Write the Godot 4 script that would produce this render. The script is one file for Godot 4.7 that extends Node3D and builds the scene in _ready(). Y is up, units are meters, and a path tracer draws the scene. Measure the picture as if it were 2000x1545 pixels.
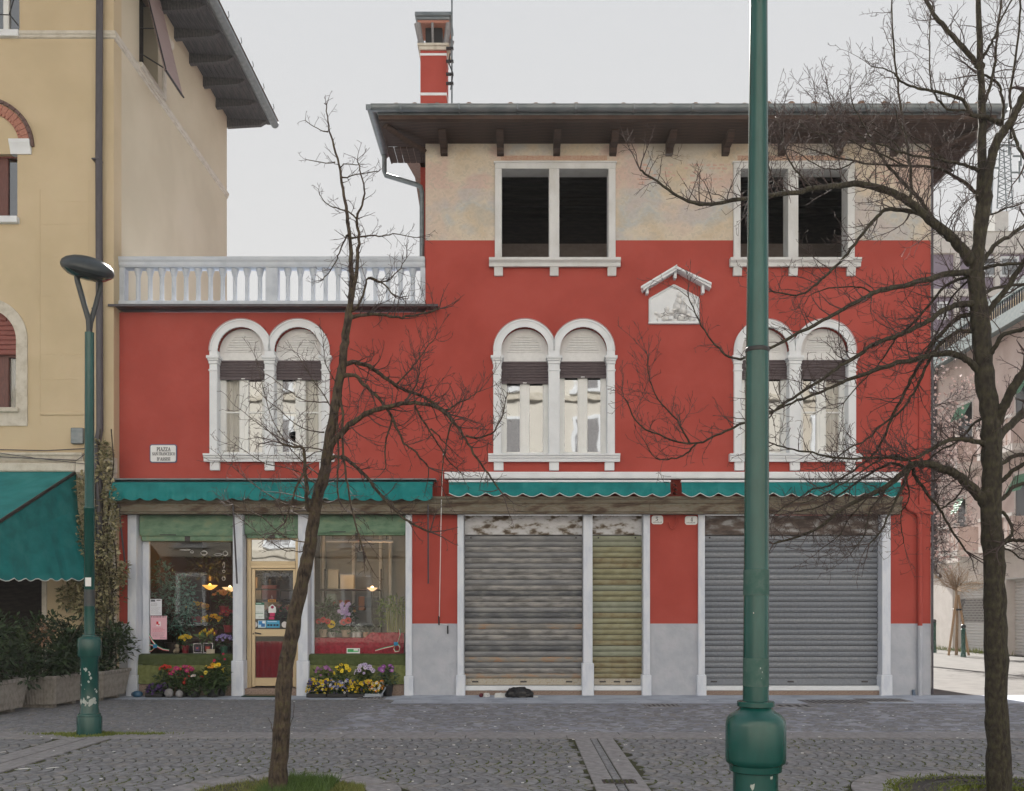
extends Node3D

# Picture measures (2000 x 1545) on the plane of the red front (z = 0) become metres: camera at z = 18, eye height 1.55.
const F := 1890.0
const CX := 1016.0
const CY := 1195.0
const EYE := 1.55
const CZ := 18.0

var M := {}
var used := {}
var rng := RandomNumberGenerator.new()
var bumps := {}
var joints := []

class MB:
	var v := PackedVector3Array()
	var n := PackedVector3Array()
	var c := PackedColorArray()
	var uv := PackedVector2Array()
	var ix := PackedInt32Array()
	var col := Color(1, 1, 1)

	func vert(p: Vector3, nn: Vector3, t := Vector2.ZERO) -> void:
		v.append(p)
		n.append(nn)
		c.append(col)
		uv.append(t)

	func tri(a: Vector3, b: Vector3, d: Vector3) -> void:
		var nn := (b - a).cross(d - a).normalized()
		var k := v.size()
		vert(a, nn)
		vert(b, nn)
		vert(d, nn)
		ix.append_array(PackedInt32Array([k, k + 2, k + 1]))

	func quad(a: Vector3, b: Vector3, d: Vector3, e: Vector3) -> void:
		var nn := (d - a).cross(e - b).normalized()
		var k := v.size()
		vert(a, nn, Vector2(0, 1))
		vert(b, nn, Vector2(1, 1))
		vert(d, nn, Vector2(1, 0))
		vert(e, nn, Vector2(0, 0))
		ix.append_array(PackedInt32Array([k, k + 2, k + 1, k, k + 3, k + 2]))

	func box(x0: float, x1: float, y0: float, y1: float, z0: float, z1: float) -> void:
		cbox(x0, x1, y0, y1, z0, z1, 0.0)

	func cbox(x0: float, x1: float, y0: float, y1: float, z0: float, z1: float, ch: float, xf := Transform3D()) -> void:
		var lo := Vector3(x0, y0, z0)
		var hi := Vector3(x1, y1, z1)
		var p := []   # p[corner][axis]: the corner as it lies on the face across that axis
		for i in 8:
			var s := [i & 1, (i >> 1) & 1, (i >> 2) & 1]
			var three := []
			for ax in 3:
				var q := Vector3()
				for k in 3:
					var e: float = (hi[k] if s[k] else lo[k])
					if k != ax:
						e += -ch if s[k] else ch
					q[k] = e
				three.append(xf * q)
			p.append(three)
		var faces := [[0, 4, 6, 2, 0], [1, 3, 7, 5, 0], [0, 1, 5, 4, 1], [2, 6, 7, 3, 1], [0, 2, 3, 1, 2], [4, 5, 7, 6, 2]]
		for f in faces:
			quad(p[f[0]][f[4]], p[f[1]][f[4]], p[f[2]][f[4]], p[f[3]][f[4]])
		if ch <= 0.0:
			return
		var mid := xf * ((lo + hi) * 0.5)
		for ax in 3:
			var o1 := (ax + 1) % 3
			var o2 := (ax + 2) % 3
			for q in 4:
				var a := ((q & 1) << o1) | ((q >> 1) << o2)
				var b := a | (1 << ax)
				out_quad(p[a][o1], p[b][o1], p[b][o2], p[a][o2], mid)
		for i in 8:
			var a: Vector3 = p[i][0]
			var b: Vector3 = p[i][1]
			var d: Vector3 = p[i][2]
			if (b - a).cross(d - a).dot(a - mid) < 0.0:
				tri(a, d, b)
			else:
				tri(a, b, d)

	func out_quad(a: Vector3, b: Vector3, d: Vector3, e: Vector3, mid: Vector3) -> void:
		if (d - a).cross(e - b).dot((a + d) * 0.5 - mid) < 0.0:
			quad(a, e, d, b)
		else:
			quad(a, b, d, e)

	func tube(p: PackedVector3Array, r: PackedFloat32Array, sides: int, cap := false, wob := 0.0) -> void:
		var k0 := v.size()
		var m := p.size()
		var t := (p[1] - p[0]).normalized()
		var s := t.cross(Vector3.UP if absf(t.y) < 0.9 else Vector3.RIGHT).normalized()
		for i in m:
			var t2 := (p[mini(i + 1, m - 1)] - p[maxi(i - 1, 0)]).normalized()
			s = (s - t2 * s.dot(t2)).normalized()
			var b := t2.cross(s)
			for j in sides:
				var a := TAU * j / sides
				var d := s * cos(a) + b * sin(a)
				var rr := r[i]
				if wob > 0.0:
					rr *= 1.0 + wob * (sin(j * 2.1 + i * 0.55) * 0.5 + sin(j * 5.3 + i * 1.7 + p[i].y * 9.0) * 0.5)
				vert(p[i] + d * rr, d, Vector2(float(j) / sides, i))
		for i in m - 1:
			for j in sides:
				var a := k0 + i * sides + j
				var b := k0 + i * sides + (j + 1) % sides
				ix.append_array(PackedInt32Array([a, b + sides, b, a, a + sides, b + sides]))
		if cap:
			for e in 2:
				var i := 0 if e == 0 else m - 1
				var nn := (p[0] - p[1]).normalized() if e == 0 else (p[m - 1] - p[m - 2]).normalized()
				var k := v.size()
				for j in sides:
					vert(v[k0 + i * sides + j], nn)
				for j in range(1, sides - 1):
					if e == 1:
						ix.append_array(PackedInt32Array([k, k + j + 1, k + j]))
					else:
						ix.append_array(PackedInt32Array([k, k + j, k + j + 1]))

	func bar(a: Vector3, b: Vector3, r: float, sides := 8) -> void:
		tube(PackedVector3Array([a, b]), PackedFloat32Array([r, r]), sides, true)

	func path(p: Array, r: float, sides := 8) -> void:
		var q := PackedVector3Array(p)
		var rr := PackedFloat32Array()
		rr.resize(q.size())
		rr.fill(r)
		tube(q, rr, sides, true)

	# profile: (radius, height) pairs from the bottom up
	func lathe(pr: PackedVector2Array, sides: int, xf := Transform3D()) -> void:
		for i in pr.size() - 1:
			var a := pr[i]
			var b := pr[i + 1]
			if a.is_equal_approx(b):
				continue
			var own := Vector2(b.y - a.y, a.x - b.x).normalized()
			var na := own
			var nb := own
			if i > 0:
				var o := Vector2(a.y - pr[i - 1].y, pr[i - 1].x - a.x).normalized()
				if o.dot(own) > 0.7:
					na = (o + own).normalized()
			if i < pr.size() - 2:
				var o := Vector2(pr[i + 2].y - b.y, b.x - pr[i + 2].x).normalized()
				if o.dot(own) > 0.7:
					nb = (o + own).normalized()
			var k := v.size()
			for j in sides + 1:
				var an := TAU * j / sides
				var d := Vector3(cos(an), 0, -sin(an))
				vert(xf * (d * a.x + Vector3(0, a.y, 0)), (xf.basis * (d * na.x + Vector3(0, na.y, 0))).normalized(), Vector2(float(j) / sides, 1))
				vert(xf * (d * b.x + Vector3(0, b.y, 0)), (xf.basis * (d * nb.x + Vector3(0, nb.y, 0))).normalized(), Vector2(float(j) / sides, 0))
			for j in sides:
				var q := k + j * 2
				ix.append_array(PackedInt32Array([q, q + 3, q + 2, q, q + 1, q + 3]))

	func extrude(poly_in: PackedVector2Array, xf: Transform3D, depth: float) -> void:
		var poly := poly_in.duplicate()
		if Geometry2D.is_polygon_clockwise(poly):
			poly.reverse()
		var m := poly.size()
		for i in m:
			var a := poly[i]
			var b := poly[(i + 1) % m]
			quad(xf * Vector3(a.x, a.y, 0), xf * Vector3(b.x, b.y, 0), xf * Vector3(b.x, b.y, depth), xf * Vector3(a.x, a.y, depth))
		var t := Geometry2D.triangulate_polygon(poly)
		for i in range(0, t.size(), 3):
			var a := poly[t[i]]
			var b := poly[t[i + 1]]
			var d := poly[t[i + 2]]
			if (b - a).cross(d - a) < 0.0:
				var h := b
				b = d
				d = h
			tri(xf * Vector3(a.x, a.y, depth), xf * Vector3(b.x, b.y, depth), xf * Vector3(d.x, d.y, depth))
			tri(xf * Vector3(a.x, a.y, 0), xf * Vector3(d.x, d.y, 0), xf * Vector3(b.x, b.y, 0))

	func plate(poly: PackedVector2Array, z0: float, z1: float) -> void:
		extrude(poly, Transform3D(Basis(), Vector3(0, 0, z0)), z1 - z0)

	# a moulding that runs along x; the profile is in (z, y)
	func run_x(poly: PackedVector2Array, x0: float, x1: float) -> void:
		extrude(poly, Transform3D(Basis(Vector3(0, 0, 1), Vector3(0, 1, 0), Vector3(-1, 0, 0)), Vector3(x1, 0, 0)), x1 - x0)

	# a moulding that runs along z; the profile is in (x, y)
	func run_z(poly: PackedVector2Array, z0: float, z1: float) -> void:
		plate(poly, z0, z1)

	func sheet(x0: float, x1: float, z0: float, z1: float, y: float) -> void:
		quad(Vector3(x0, y, z1), Vector3(x1, y, z1), Vector3(x1, y, z0), Vector3(x0, y, z0))

	func front(x0: float, x1: float, y0: float, y1: float, z: float) -> void:
		quad(Vector3(x0, y0, z), Vector3(x1, y0, z), Vector3(x1, y1, z), Vector3(x0, y1, z))

	func ball(p: Vector3, r: Vector3, rows := 5, sides := 8) -> void:
		var pr := PackedVector2Array()
		for i in rows + 1:
			var a := -PI / 2 + PI * i / rows
			pr.append(Vector2(cos(a), sin(a)))
		lathe(pr, sides, Transform3D(Basis().scaled(r), p))

	# holes: [x0, x1, y0, y1, arched]; a wall of real thickness with the sides of its openings
	func wall(x0: float, x1: float, y0: float, y1: float, zf: float, zb: float, holes: Array) -> void:
		var xs := [x0, x1]
		var ys := [y0, y1]
		for h in holes:
			for e in [h[0], h[1]]:
				if e > x0 and e < x1 and not xs.has(e):
					xs.append(e)
			for e in [h[2], h[3]]:
				if e > y0 and e < y1 and not ys.has(e):
					ys.append(e)
		xs.sort()
		ys.sort()
		var nx := xs.size() - 1
		var ny := ys.size() - 1
		var full := func(i: int, j: int) -> bool:
			if i < 0 or j < 0 or i >= nx or j >= ny:
				return false
			var mx: float = (xs[i] + xs[i + 1]) * 0.5
			var my: float = (ys[j] + ys[j + 1]) * 0.5
			for h in holes:
				if mx > h[0] and mx < h[1] and my > h[2] and my < h[3]:
					return false
			return true
		for i in nx:
			for j in ny:
				if not full.call(i, j):
					continue
				var a: float = xs[i]
				var b: float = xs[i + 1]
				var d: float = ys[j]
				var e: float = ys[j + 1]
				front(a, b, d, e, zf)
				quad(Vector3(b, d, zb), Vector3(a, d, zb), Vector3(a, e, zb), Vector3(b, e, zb))
				if not full.call(i - 1, j):
					quad(Vector3(a, d, zb), Vector3(a, d, zf), Vector3(a, e, zf), Vector3(a, e, zb))
				if not full.call(i + 1, j):
					quad(Vector3(b, d, zf), Vector3(b, d, zb), Vector3(b, e, zb), Vector3(b, e, zf))
				if not full.call(i, j - 1):
					quad(Vector3(a, d, zb), Vector3(b, d, zb), Vector3(b, d, zf), Vector3(a, d, zf))
				if not full.call(i, j + 1):
					quad(Vector3(a, e, zf), Vector3(b, e, zf), Vector3(b, e, zb), Vector3(a, e, zb))
		for h in holes:
			if h.size() > 4 and h[4] and h[3] < y1:
				var r: float = (h[1] - h[0]) * 0.5
				var cx: float = (h[0] + h[1]) * 0.5
				var cy: float = h[3] - r
				for k in 20:
					var t0 := PI * k / 20.0
					var t1 := PI * (k + 1) / 20.0
					var p := Vector3(cx + r * cos(t0), cy + r * sin(t0), zf)
					var q := Vector3(cx + r * cos(t1), cy + r * sin(t1), zf)
					var cn := Vector3(cx + (r if k < 10 else -r), cy + r, zf)
					tri(p, cn, q)
					var back := Vector3(0, 0, zb - zf)
					quad(p, q, q + back, p + back)

	func leaf(p: Vector3, dir: Vector3, up: Vector3, l: float, w: float) -> void:
		var s := dir.cross(up).normalized() * w * 0.5
		var m := p + dir * l * 0.5
		var e := p + dir * l - up * l * 0.12
		var m2 := m + up * w * 0.15
		tri(p, m2 - s, e)
		tri(p, e, m2 + s)

	func mesh() -> ArrayMesh:
		var a := []
		a.resize(Mesh.ARRAY_MAX)
		a[Mesh.ARRAY_VERTEX] = v
		a[Mesh.ARRAY_NORMAL] = n
		a[Mesh.ARRAY_COLOR] = c
		a[Mesh.ARRAY_TEX_UV] = uv
		a[Mesh.ARRAY_INDEX] = ix
		var m := ArrayMesh.new()
		m.add_surface_from_arrays(Mesh.PRIMITIVE_TRIANGLES, a)
		return m


func ux(u: float, z := 0.0) -> float:
	return (u - CX) * (CZ - z) / F

func vy(w: float, z := 0.0) -> float:
	return EYE - (w - CY) * (CZ - z) / F

func P(u: float, w: float, z := 0.0) -> Vector3:
	return Vector3(ux(u, z), vy(w, z), z)

func numbered(called: String) -> String:
	var k: int = used.get(called, 0)
	used[called] = k + 1
	return called if k == 0 else "%s_%03d" % [called, k]

func tag(o: Node, label: String, category: String, group := "") -> Node:
	o.set_meta("label", label)
	o.set_meta("category", category)
	if group != "":
		o.set_meta("group", group)
	return o

func thing(called: String, label: String, category: String, where := Vector3.ZERO, group := "") -> Node3D:
	var o := Node3D.new()
	o.name = numbered(called)
	add_child(o, true)
	o.position = where
	tag(o, label, category, group)
	return o

# a mesh built in world places, hung under its thing or part
func part(parent: Node3D, called: String, mb: MB, m: Material, kind := "") -> MeshInstance3D:
	var o := MeshInstance3D.new()
	o.name = called
	o.mesh = mb.mesh()
	o.material_override = m
	parent.add_child(o, true)
	var off := Vector3.ZERO
	var up: Node = parent
	while up != self:
		off += (up as Node3D).position
		up = up.get_parent()
	o.position = -off
	if kind != "":
		o.set_meta("kind", kind)
	return o

# the same mesh again at a place, given in world axes
func again(parent: Node3D, called: String, mesh: Mesh, m: Material, where: Transform3D) -> MeshInstance3D:
	var o := MeshInstance3D.new()
	o.name = called
	o.mesh = mesh
	o.material_override = m
	parent.add_child(o, true)
	var off := Vector3.ZERO
	var up: Node = parent
	while up != self:
		off += (up as Node3D).position
		up = up.get_parent()
	o.transform = Transform3D(where.basis, where.origin - off)
	return o

func single(called: String, mb: MB, m: Material, label: String, category: String, group := "") -> MeshInstance3D:
	var o := MeshInstance3D.new()
	o.name = numbered(called)
	o.mesh = mb.mesh()
	o.material_override = m
	add_child(o, true)
	tag(o, label, category, group)
	return o

func struct(called: String, mb: MB, m: Material, kind := "structure") -> MeshInstance3D:
	var o := MeshInstance3D.new()
	o.name = numbered(called)
	o.mesh = mb.mesh()
	o.material_override = m
	add_child(o, true)
	o.set_meta("kind", kind)
	return o

# ---------- materials ----------
func noise_tex(sd: int, freq: float, ramp: Array, size := 256, oct := 5, warp := 0.0) -> NoiseTexture2D:
	var f := FastNoiseLite.new()
	f.seed = sd
	f.noise_type = FastNoiseLite.TYPE_SIMPLEX_SMOOTH
	f.frequency = freq
	f.fractal_octaves = oct
	f.fractal_gain = 0.55
	if warp > 0.0:
		f.domain_warp_enabled = true
		f.domain_warp_amplitude = warp
		f.domain_warp_frequency = freq
	var t := NoiseTexture2D.new()
	t.width = size
	t.height = size
	t.seamless = true
	t.noise = f
	if ramp.size() > 0:
		var g := Gradient.new()
		var offs := PackedFloat32Array()
		var cols := PackedColorArray()
		for i in ramp.size():
			offs.append(0.22 + 0.56 * i / maxf(1.0, ramp.size() - 1.0))
			cols.append((ramp[i] as Color).linear_to_srgb())
		g.offsets = offs
		g.colors = cols
		t.color_ramp = g
	return t

func bump(kind: String) -> Texture2D:
	if not bumps.has(kind):
		match kind:
			"grain": bumps[kind] = noise_tex(5, 0.09, [], 256, 4)
			"stucco": bumps[kind] = noise_tex(6, 0.035, [], 256, 5)
			"wave": bumps[kind] = noise_tex(7, 0.012, [], 256, 2)
			"bark": bumps[kind] = noise_tex(8, 0.03, [], 256, 5, 12.0)
	return bumps[kind]

# ramp: linear base colours; tile: metres per repeat (a Vector3 stretches it)
func mk(called: String, ramp: Array, rough: float, tile := Vector3(1, 1, 1), freq := 0.02, relief := "", cm := 0.0, metal := 0.0, sd := 1) -> StandardMaterial3D:
	var m := StandardMaterial3D.new()
	m.resource_name = called
	m.roughness = rough
	m.metallic = metal
	m.uv1_triplanar = true
	m.uv1_world_triplanar = true
	m.uv1_scale = Vector3(1.0 / tile.x, 1.0 / tile.y, 1.0 / tile.z)
	if ramp.size() == 1:
		m.albedo_color = (ramp[0] as Color).linear_to_srgb()
	else:
		m.albedo_texture = noise_tex(sd + called.hash() % 1000, freq, ramp)
	if relief != "":
		m.heightmap_enabled = true
		m.heightmap_texture = bump(relief)
		m.heightmap_scale = cm
	M[called] = m
	return m

func flat(called: String, col: Color, rough := 0.6, metal := 0.0) -> StandardMaterial3D:
	var m := StandardMaterial3D.new()
	m.resource_name = called
	m.albedo_color = col.linear_to_srgb()
	m.roughness = rough
	m.metallic = metal
	M[called] = m
	return m

func tinted(called: String, rough := 0.7, back := 0.0) -> StandardMaterial3D:
	var m := StandardMaterial3D.new()
	m.resource_name = called
	m.vertex_color_use_as_albedo = true
	m.roughness = rough
	if back > 0.0:
		m.backlight_enabled = true
		m.backlight = Color(back, back, back)
	M[called] = m
	return m

# printed matter: coloured rectangles [x, y, w, h, colour] in fractions of the sheet
func printed(w: int, h: int, ground: Color, marks: Array) -> StandardMaterial3D:
	var im := Image.create(w, h, false, Image.FORMAT_RGB8)
	im.fill(ground)
	for k in marks:
		im.fill_rect(Rect2i(int(k[0] * w), int(k[1] * h), maxi(1, int(k[2] * w)), maxi(1, int(k[3] * h))), k[4])
	var m := StandardMaterial3D.new()
	m.albedo_texture = ImageTexture.create_from_image(im)
	m.roughness = 0.6
	return m

func text_lines(x: float, y: float, w: float, rows: int, gap: float, thick: float, col: Color, sd: int) -> Array:
	var r := RandomNumberGenerator.new()
	r.seed = sd
	var out := []
	for i in rows:
		var at := x
		var stop := x + w * r.randf_range(0.7, 1.0)
		while at < stop:
			var l := r.randf_range(0.03, 0.1)
			out.append([at, y + i * gap, minf(l, stop - at), thick, col])
			at += l + 0.02
	return out

func lettering(parent: Node3D, s: String, where: Vector3, height: float, width: float, font: String, m: Material) -> void:
	var t := TextMesh.new()
	var f := SystemFont.new()
	f.font_names = PackedStringArray([font])
	f.font_weight = 700
	t.font = f
	t.text = s
	t.font_size = 64
	t.pixel_size = 0.01
	t.depth = 0.02
	t.curve_step = 2.0
	var box := t.get_aabb()
	var o := MeshInstance3D.new()
	o.name = "lettering"
	o.mesh = t
	o.material_override = m
	parent.add_child(o, true)
	var sx := width / maxf(box.size.x, 0.01)
	var sy := height / maxf(box.size.y, 0.01)
	var mid := box.position + box.size * 0.5
	o.transform = Transform3D(Basis().scaled(Vector3(sx, sy, 0.2)), where - parent.position - Vector3(mid.x * sx, mid.y * sy, 0))

func _ready() -> void:
	rng.seed = 7
	# camera: level, lens shifted upwards as the upright walls show
	var cam := Camera3D.new()
	cam.name = "camera"
	add_child(cam)
	cam.position = Vector3(0, EYE, CZ)
	cam.near = 0.1
	cam.far = 600.0
	cam.projection = Camera3D.PROJECTION_FRUSTUM
	cam.size = 2.0 * 0.1 * 772.5 / F
	cam.frustum_offset = Vector2(0.1 * (1000.0 - CX) / F, 0.1 * (CY - 772.5) / F)
	cam.current = true
	# sky: thin bright overcast
	var sky := ProceduralSkyMaterial.new()
	sky.sky_top_color = Color(0.140, 0.172, 0.225).linear_to_srgb()
	sky.sky_horizon_color = Color(0.250, 0.246, 0.240).linear_to_srgb()
	sky.sky_curve = 2.0
	sky.ground_horizon_color = Color(0.2, 0.2, 0.2).linear_to_srgb()
	sky.ground_bottom_color = Color(0.12, 0.12, 0.12).linear_to_srgb()
	sky.sun_angle_max = 1.0
	var env := Environment.new()
	env.background_mode = Environment.BG_SKY
	env.sky = Sky.new()
	env.sky.sky_material = sky
	env.tonemap_mode = Environment.TONE_MAPPER_LINEAR
	env.tonemap_exposure = 3.0
	env.fog_enabled = true
	env.fog_density = 0.0006
	env.fog_light_color = Color(0.94, 0.94, 0.94)
	env.sdfgi_enabled = true
	env.ssao_enabled = true
	env.ssil_enabled = true
	var we := WorldEnvironment.new()
	we.name = "world_environment"
	we.environment = env
	add_child(we)
	# sun: low behind the red house, so that the front lies in shade and the street on the right is lit
	var sun := DirectionalLight3D.new()
	sun.name = "sun"
	add_child(sun)
	sun.light_energy = 1.6
	sun.light_color = Color(1.0, 0.98, 0.945)
	sun.light_angular_distance = 0.5
	sun.shadow_enabled = true
	sun.look_at_from_position(Vector3.ZERO, Vector3(0.07, -0.56, 0.83), Vector3.UP)
	materials()
	paving()
	red_house()
	yellow_house()
	far_street()
	opposite_side()
	awnings()
	lamps()
	trees()
	shop()
	plants()
	small_things()

func materials() -> void:
	mk("red_stucco", [Color(0.345, 0.056, 0.042), Color(0.37, 0.062, 0.047), Color(0.39, 0.069, 0.053)], 0.9, Vector3(3.1, 3.1, 3.1), 0.008, "stucco", 0.35)
	mk("grey_plinth", [Color(0.385, 0.405, 0.455), Color(0.415, 0.435, 0.48), Color(0.44, 0.455, 0.50)], 0.9, Vector3(1.6, 1.6, 1.6), 0.014, "stucco", 0.7)
	mk("white_trim", [Color(0.66, 0.685, 0.715), Color(0.70, 0.725, 0.755), Color(0.72, 0.745, 0.775)], 0.75, Vector3(1.7, 1.7, 1.7), 0.012, "grain", 0.12)
	mk("weathered_trim", [Color(0.54, 0.54, 0.535), Color(0.585, 0.59, 0.595), Color(0.62, 0.625, 0.63)], 0.8, Vector3(1.4, 2.4, 1.4), 0.012, "grain", 0.2)
	mk("balustrade_paint", [Color(0.43, 0.47, 0.53), Color(0.49, 0.53, 0.59), Color(0.52, 0.555, 0.61)], 0.8, Vector3(1.4, 1.4, 1.4), 0.012, "grain", 0.15)
	mk("pilaster_paint", [Color(0.56, 0.60, 0.68), Color(0.63, 0.665, 0.735), Color(0.66, 0.69, 0.745)], 0.7, Vector3(0.8, 2.2, 0.8), 0.016, "grain", 0.12)
	mk("casement_paint", [Color(0.700, 0.714, 0.704), Color(0.760, 0.765, 0.756)], 0.5, Vector3(1.3, 1.3, 1.3), 0.01)
	mk("louvre_paint", [Color(0.66, 0.66, 0.66), Color(0.69, 0.69, 0.69), Color(0.71, 0.71, 0.71)], 0.8, Vector3(0.5, 0.5, 0.5), 0.02)
	mk("roller_brown", [Color(0.075, 0.055, 0.062), Color(0.095, 0.072, 0.078)], 0.6, Vector3(0.7, 0.2, 0.7), 0.02)
	mk("soffit_wood", [Color(0.031, 0.018, 0.014), Color(0.053, 0.030, 0.022), Color(0.071, 0.042, 0.031)], 0.85, Vector3(2.0, 0.5, 0.12), 0.012, "grain", 0.3)
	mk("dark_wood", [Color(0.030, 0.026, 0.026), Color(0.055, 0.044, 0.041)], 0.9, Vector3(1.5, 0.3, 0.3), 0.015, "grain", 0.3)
	mk("zinc", [Color(0.13, 0.155, 0.17), Color(0.17, 0.195, 0.21), Color(0.21, 0.23, 0.24)], 0.45, Vector3(1.6, 0.6, 0.6), 0.012, "", 0.0, 0.4)
	mk("dark_pipe", [Color(0.055, 0.05, 0.06), Color(0.075, 0.068, 0.08)], 0.5, Vector3(0.5, 1.5, 0.5), 0.02)
	mk("roof_tile", [Color(0.16, 0.10, 0.08), Color(0.24, 0.15, 0.11), Color(0.20, 0.16, 0.14)], 0.9, Vector3(0.7, 0.7, 0.7), 0.03)
	mk("attic_wall", [Color(0.30, 0.245, 0.225), Color(0.36, 0.30, 0.275)], 0.95, Vector3(1.5, 1.0, 1.5), 0.02)
	mk("fascia_wood", [Color(0.075, 0.05, 0.035), Color(0.135, 0.105, 0.075), Color(0.165, 0.155, 0.12), Color(0.15, 0.12, 0.085), Color(0.19, 0.165, 0.13)], 0.85, Vector3(3.1, 0.8, 0.8), 0.014, "grain", 0.4)
	mk("stone_step", [Color(0.20, 0.14, 0.11), Color(0.28, 0.21, 0.17), Color(0.32, 0.25, 0.21)], 0.85, Vector3(0.4, 0.2, 0.4), 0.04, "grain", 0.2)
	mk("yellow_stucco", [Color(0.49, 0.395, 0.255), Color(0.52, 0.42, 0.275), Color(0.545, 0.44, 0.295)], 0.92, Vector3(4.3, 4.3, 4.3), 0.007, "stucco", 0.3)
	mk("old_timber", [Color(0.035, 0.036, 0.040), Color(0.060, 0.058, 0.062), Color(0.085, 0.078, 0.078)], 0.9, Vector3(0.2, 0.5, 2.0), 0.015, "grain", 0.3)
	mk("yellow_side", [Color(0.525, 0.463, 0.348), Color(0.557, 0.496, 0.376), Color(0.583, 0.518, 0.399)], 0.92, Vector3(5.1, 5.1, 5.1), 0.006, "stucco", 0.3)
	mk("pale_stone", [Color(0.46, 0.42, 0.35), Color(0.54, 0.50, 0.43), Color(0.58, 0.54, 0.47)], 0.85, Vector3(0.9, 0.9, 0.9), 0.015, "grain", 0.2)
	mk("brick_red", [Color(0.33, 0.14, 0.10), Color(0.42, 0.20, 0.15)], 0.9, Vector3(0.35, 0.35, 0.35), 0.03, "grain", 0.2)
	mk("brick_dark", [Color(0.10, 0.06, 0.055), Color(0.16, 0.10, 0.09)], 0.9, Vector3(0.35, 0.35, 0.35), 0.03, "grain", 0.2)
	mk("blind_red", [Color(0.20, 0.055, 0.045), Color(0.25, 0.075, 0.06)], 0.6, Vector3(0.8, 0.2, 0.8), 0.02)
	mk("window_wood", [Color(0.10, 0.035, 0.028), Color(0.14, 0.05, 0.04)], 0.5, Vector3(0.2, 1.0, 0.2), 0.02)
	mk("teal_cloth", [Color(0.001, 0.145, 0.150), Color(0.002, 0.17, 0.175), Color(0.005, 0.19, 0.193), Color(0.02, 0.21, 0.21)], 0.85, Vector3(2.2, 1.5, 2.2), 0.015, "wave", 1.0)
	M.teal_cloth.cull_mode = BaseMaterial3D.CULL_DISABLED
	mk("white_cloth", [Color(0.62, 0.62, 0.60), Color(0.70, 0.70, 0.68)], 0.8, Vector3(0.6, 0.6, 0.6), 0.02)
	mk("lamp_green", [Color(0.003, 0.050, 0.043), Color(0.005, 0.062, 0.054), Color(0.009, 0.072, 0.065)], 0.24, Vector3(0.5, 1.6, 0.5), 0.01)
	mk("lamp_green_worn", [Color(0.004, 0.060, 0.046), Color(0.005, 0.066, 0.050), Color(0.005, 0.066, 0.050), Color(0.006, 0.070, 0.054), Color(0.006, 0.070, 0.054), Color(0.007, 0.075, 0.058), Color(0.007, 0.075, 0.058), Color(0.008, 0.08, 0.06), Color(0.010, 0.085, 0.066), Color(0.42, 0.47, 0.44)], 0.4, Vector3(0.4, 0.5, 0.4), 0.03)
	mk("lamp_grey", [Color(0.021, 0.027, 0.032), Color(0.030, 0.038, 0.042)], 0.4, Vector3(0.5, 0.5, 0.5), 0.02)
	mk("bark_left", [Color(0.017, 0.012, 0.010), Color(0.051, 0.037, 0.029), Color(0.064, 0.048, 0.034), Color(0.098, 0.071, 0.053), Color(0.081, 0.073, 0.034)], 0.95, Vector3(0.22, 0.7, 0.22), 0.022, "bark", 3.0)
	mk("bark_right", [Color(0.016, 0.013, 0.010), Color(0.029, 0.024, 0.018), Color(0.040, 0.034, 0.025), Color(0.045, 0.042, 0.020), Color(0.065, 0.056, 0.045)], 0.95, Vector3(0.25, 0.6, 0.25), 0.022, "bark", 1.5)
	mk("twig", [Color(0.062, 0.043, 0.041)], 0.85)
	mk("cobble_grey", [Color(0.143, 0.145, 0.154), Color(0.182, 0.185, 0.199), Color(0.213, 0.217, 0.232), Color(0.261, 0.263, 0.275)], 0.85, Vector3(0.9, 0.9, 0.9), 0.03, "grain", 0.3)
	mk("cobble_dark", [Color(0.131, 0.136, 0.145), Color(0.172, 0.174, 0.189), Color(0.208, 0.214, 0.227)], 0.85, Vector3(0.9, 0.9, 0.9), 0.03, "grain", 0.3)
	mk("cobble_brown", [Color(0.165, 0.162, 0.162), Color(0.206, 0.200, 0.199), Color(0.245, 0.242, 0.238)], 0.85, Vector3(0.9, 0.9, 0.9), 0.03, "grain", 0.3)
	mk("joint_moss", [Color(0.024, 0.024, 0.013), Color(0.034, 0.036, 0.017), Color(0.050, 0.058, 0.016), Color(0.036, 0.036, 0.020)], 1.0, Vector3(1.4, 1.4, 1.4), 0.02, "grain", 0.5)
	mk("joint_sand", [Color(0.212, 0.220, 0.258), Color(0.267, 0.278, 0.322), Color(0.323, 0.331, 0.373)], 0.95, Vector3(2.6, 2.6, 2.6), 0.012, "grain", 0.3)
	mk("footpath", [Color(0.311, 0.338, 0.397), Color(0.384, 0.416, 0.485), Color(0.435, 0.469, 0.530)], 0.9, Vector3(1.9, 1.9, 1.9), 0.012, "grain", 0.25)
	mk("slab", [Color(0.198, 0.190, 0.197), Color(0.242, 0.237, 0.244), Color(0.279, 0.271, 0.278)], 0.85, Vector3(0.8, 0.8, 0.8), 0.025, "grain", 0.3)
	mk("street_ground", [Color(0.089, 0.085, 0.082), Color(0.111, 0.105, 0.101), Color(0.122, 0.115, 0.111)], 0.95, Vector3(2.3, 2.3, 2.3), 0.012, "grain", 0.3)
	mk("far_ground", [Color(0.13, 0.127, 0.124), Color(0.16, 0.156, 0.153)], 0.95, Vector3(3, 3, 3), 0.02)
	mk("iron", [Color(0.045, 0.042, 0.045), Color(0.075, 0.068, 0.066)], 0.6, Vector3(0.3, 0.3, 0.3), 0.03, "", 0.0, 0.3)
	mk("soil", [Color(0.04, 0.032, 0.022), Color(0.075, 0.065, 0.045), Color(0.06, 0.062, 0.028)], 1.0, Vector3(0.4, 0.4, 0.4), 0.03, "grain", 1.0)
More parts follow.
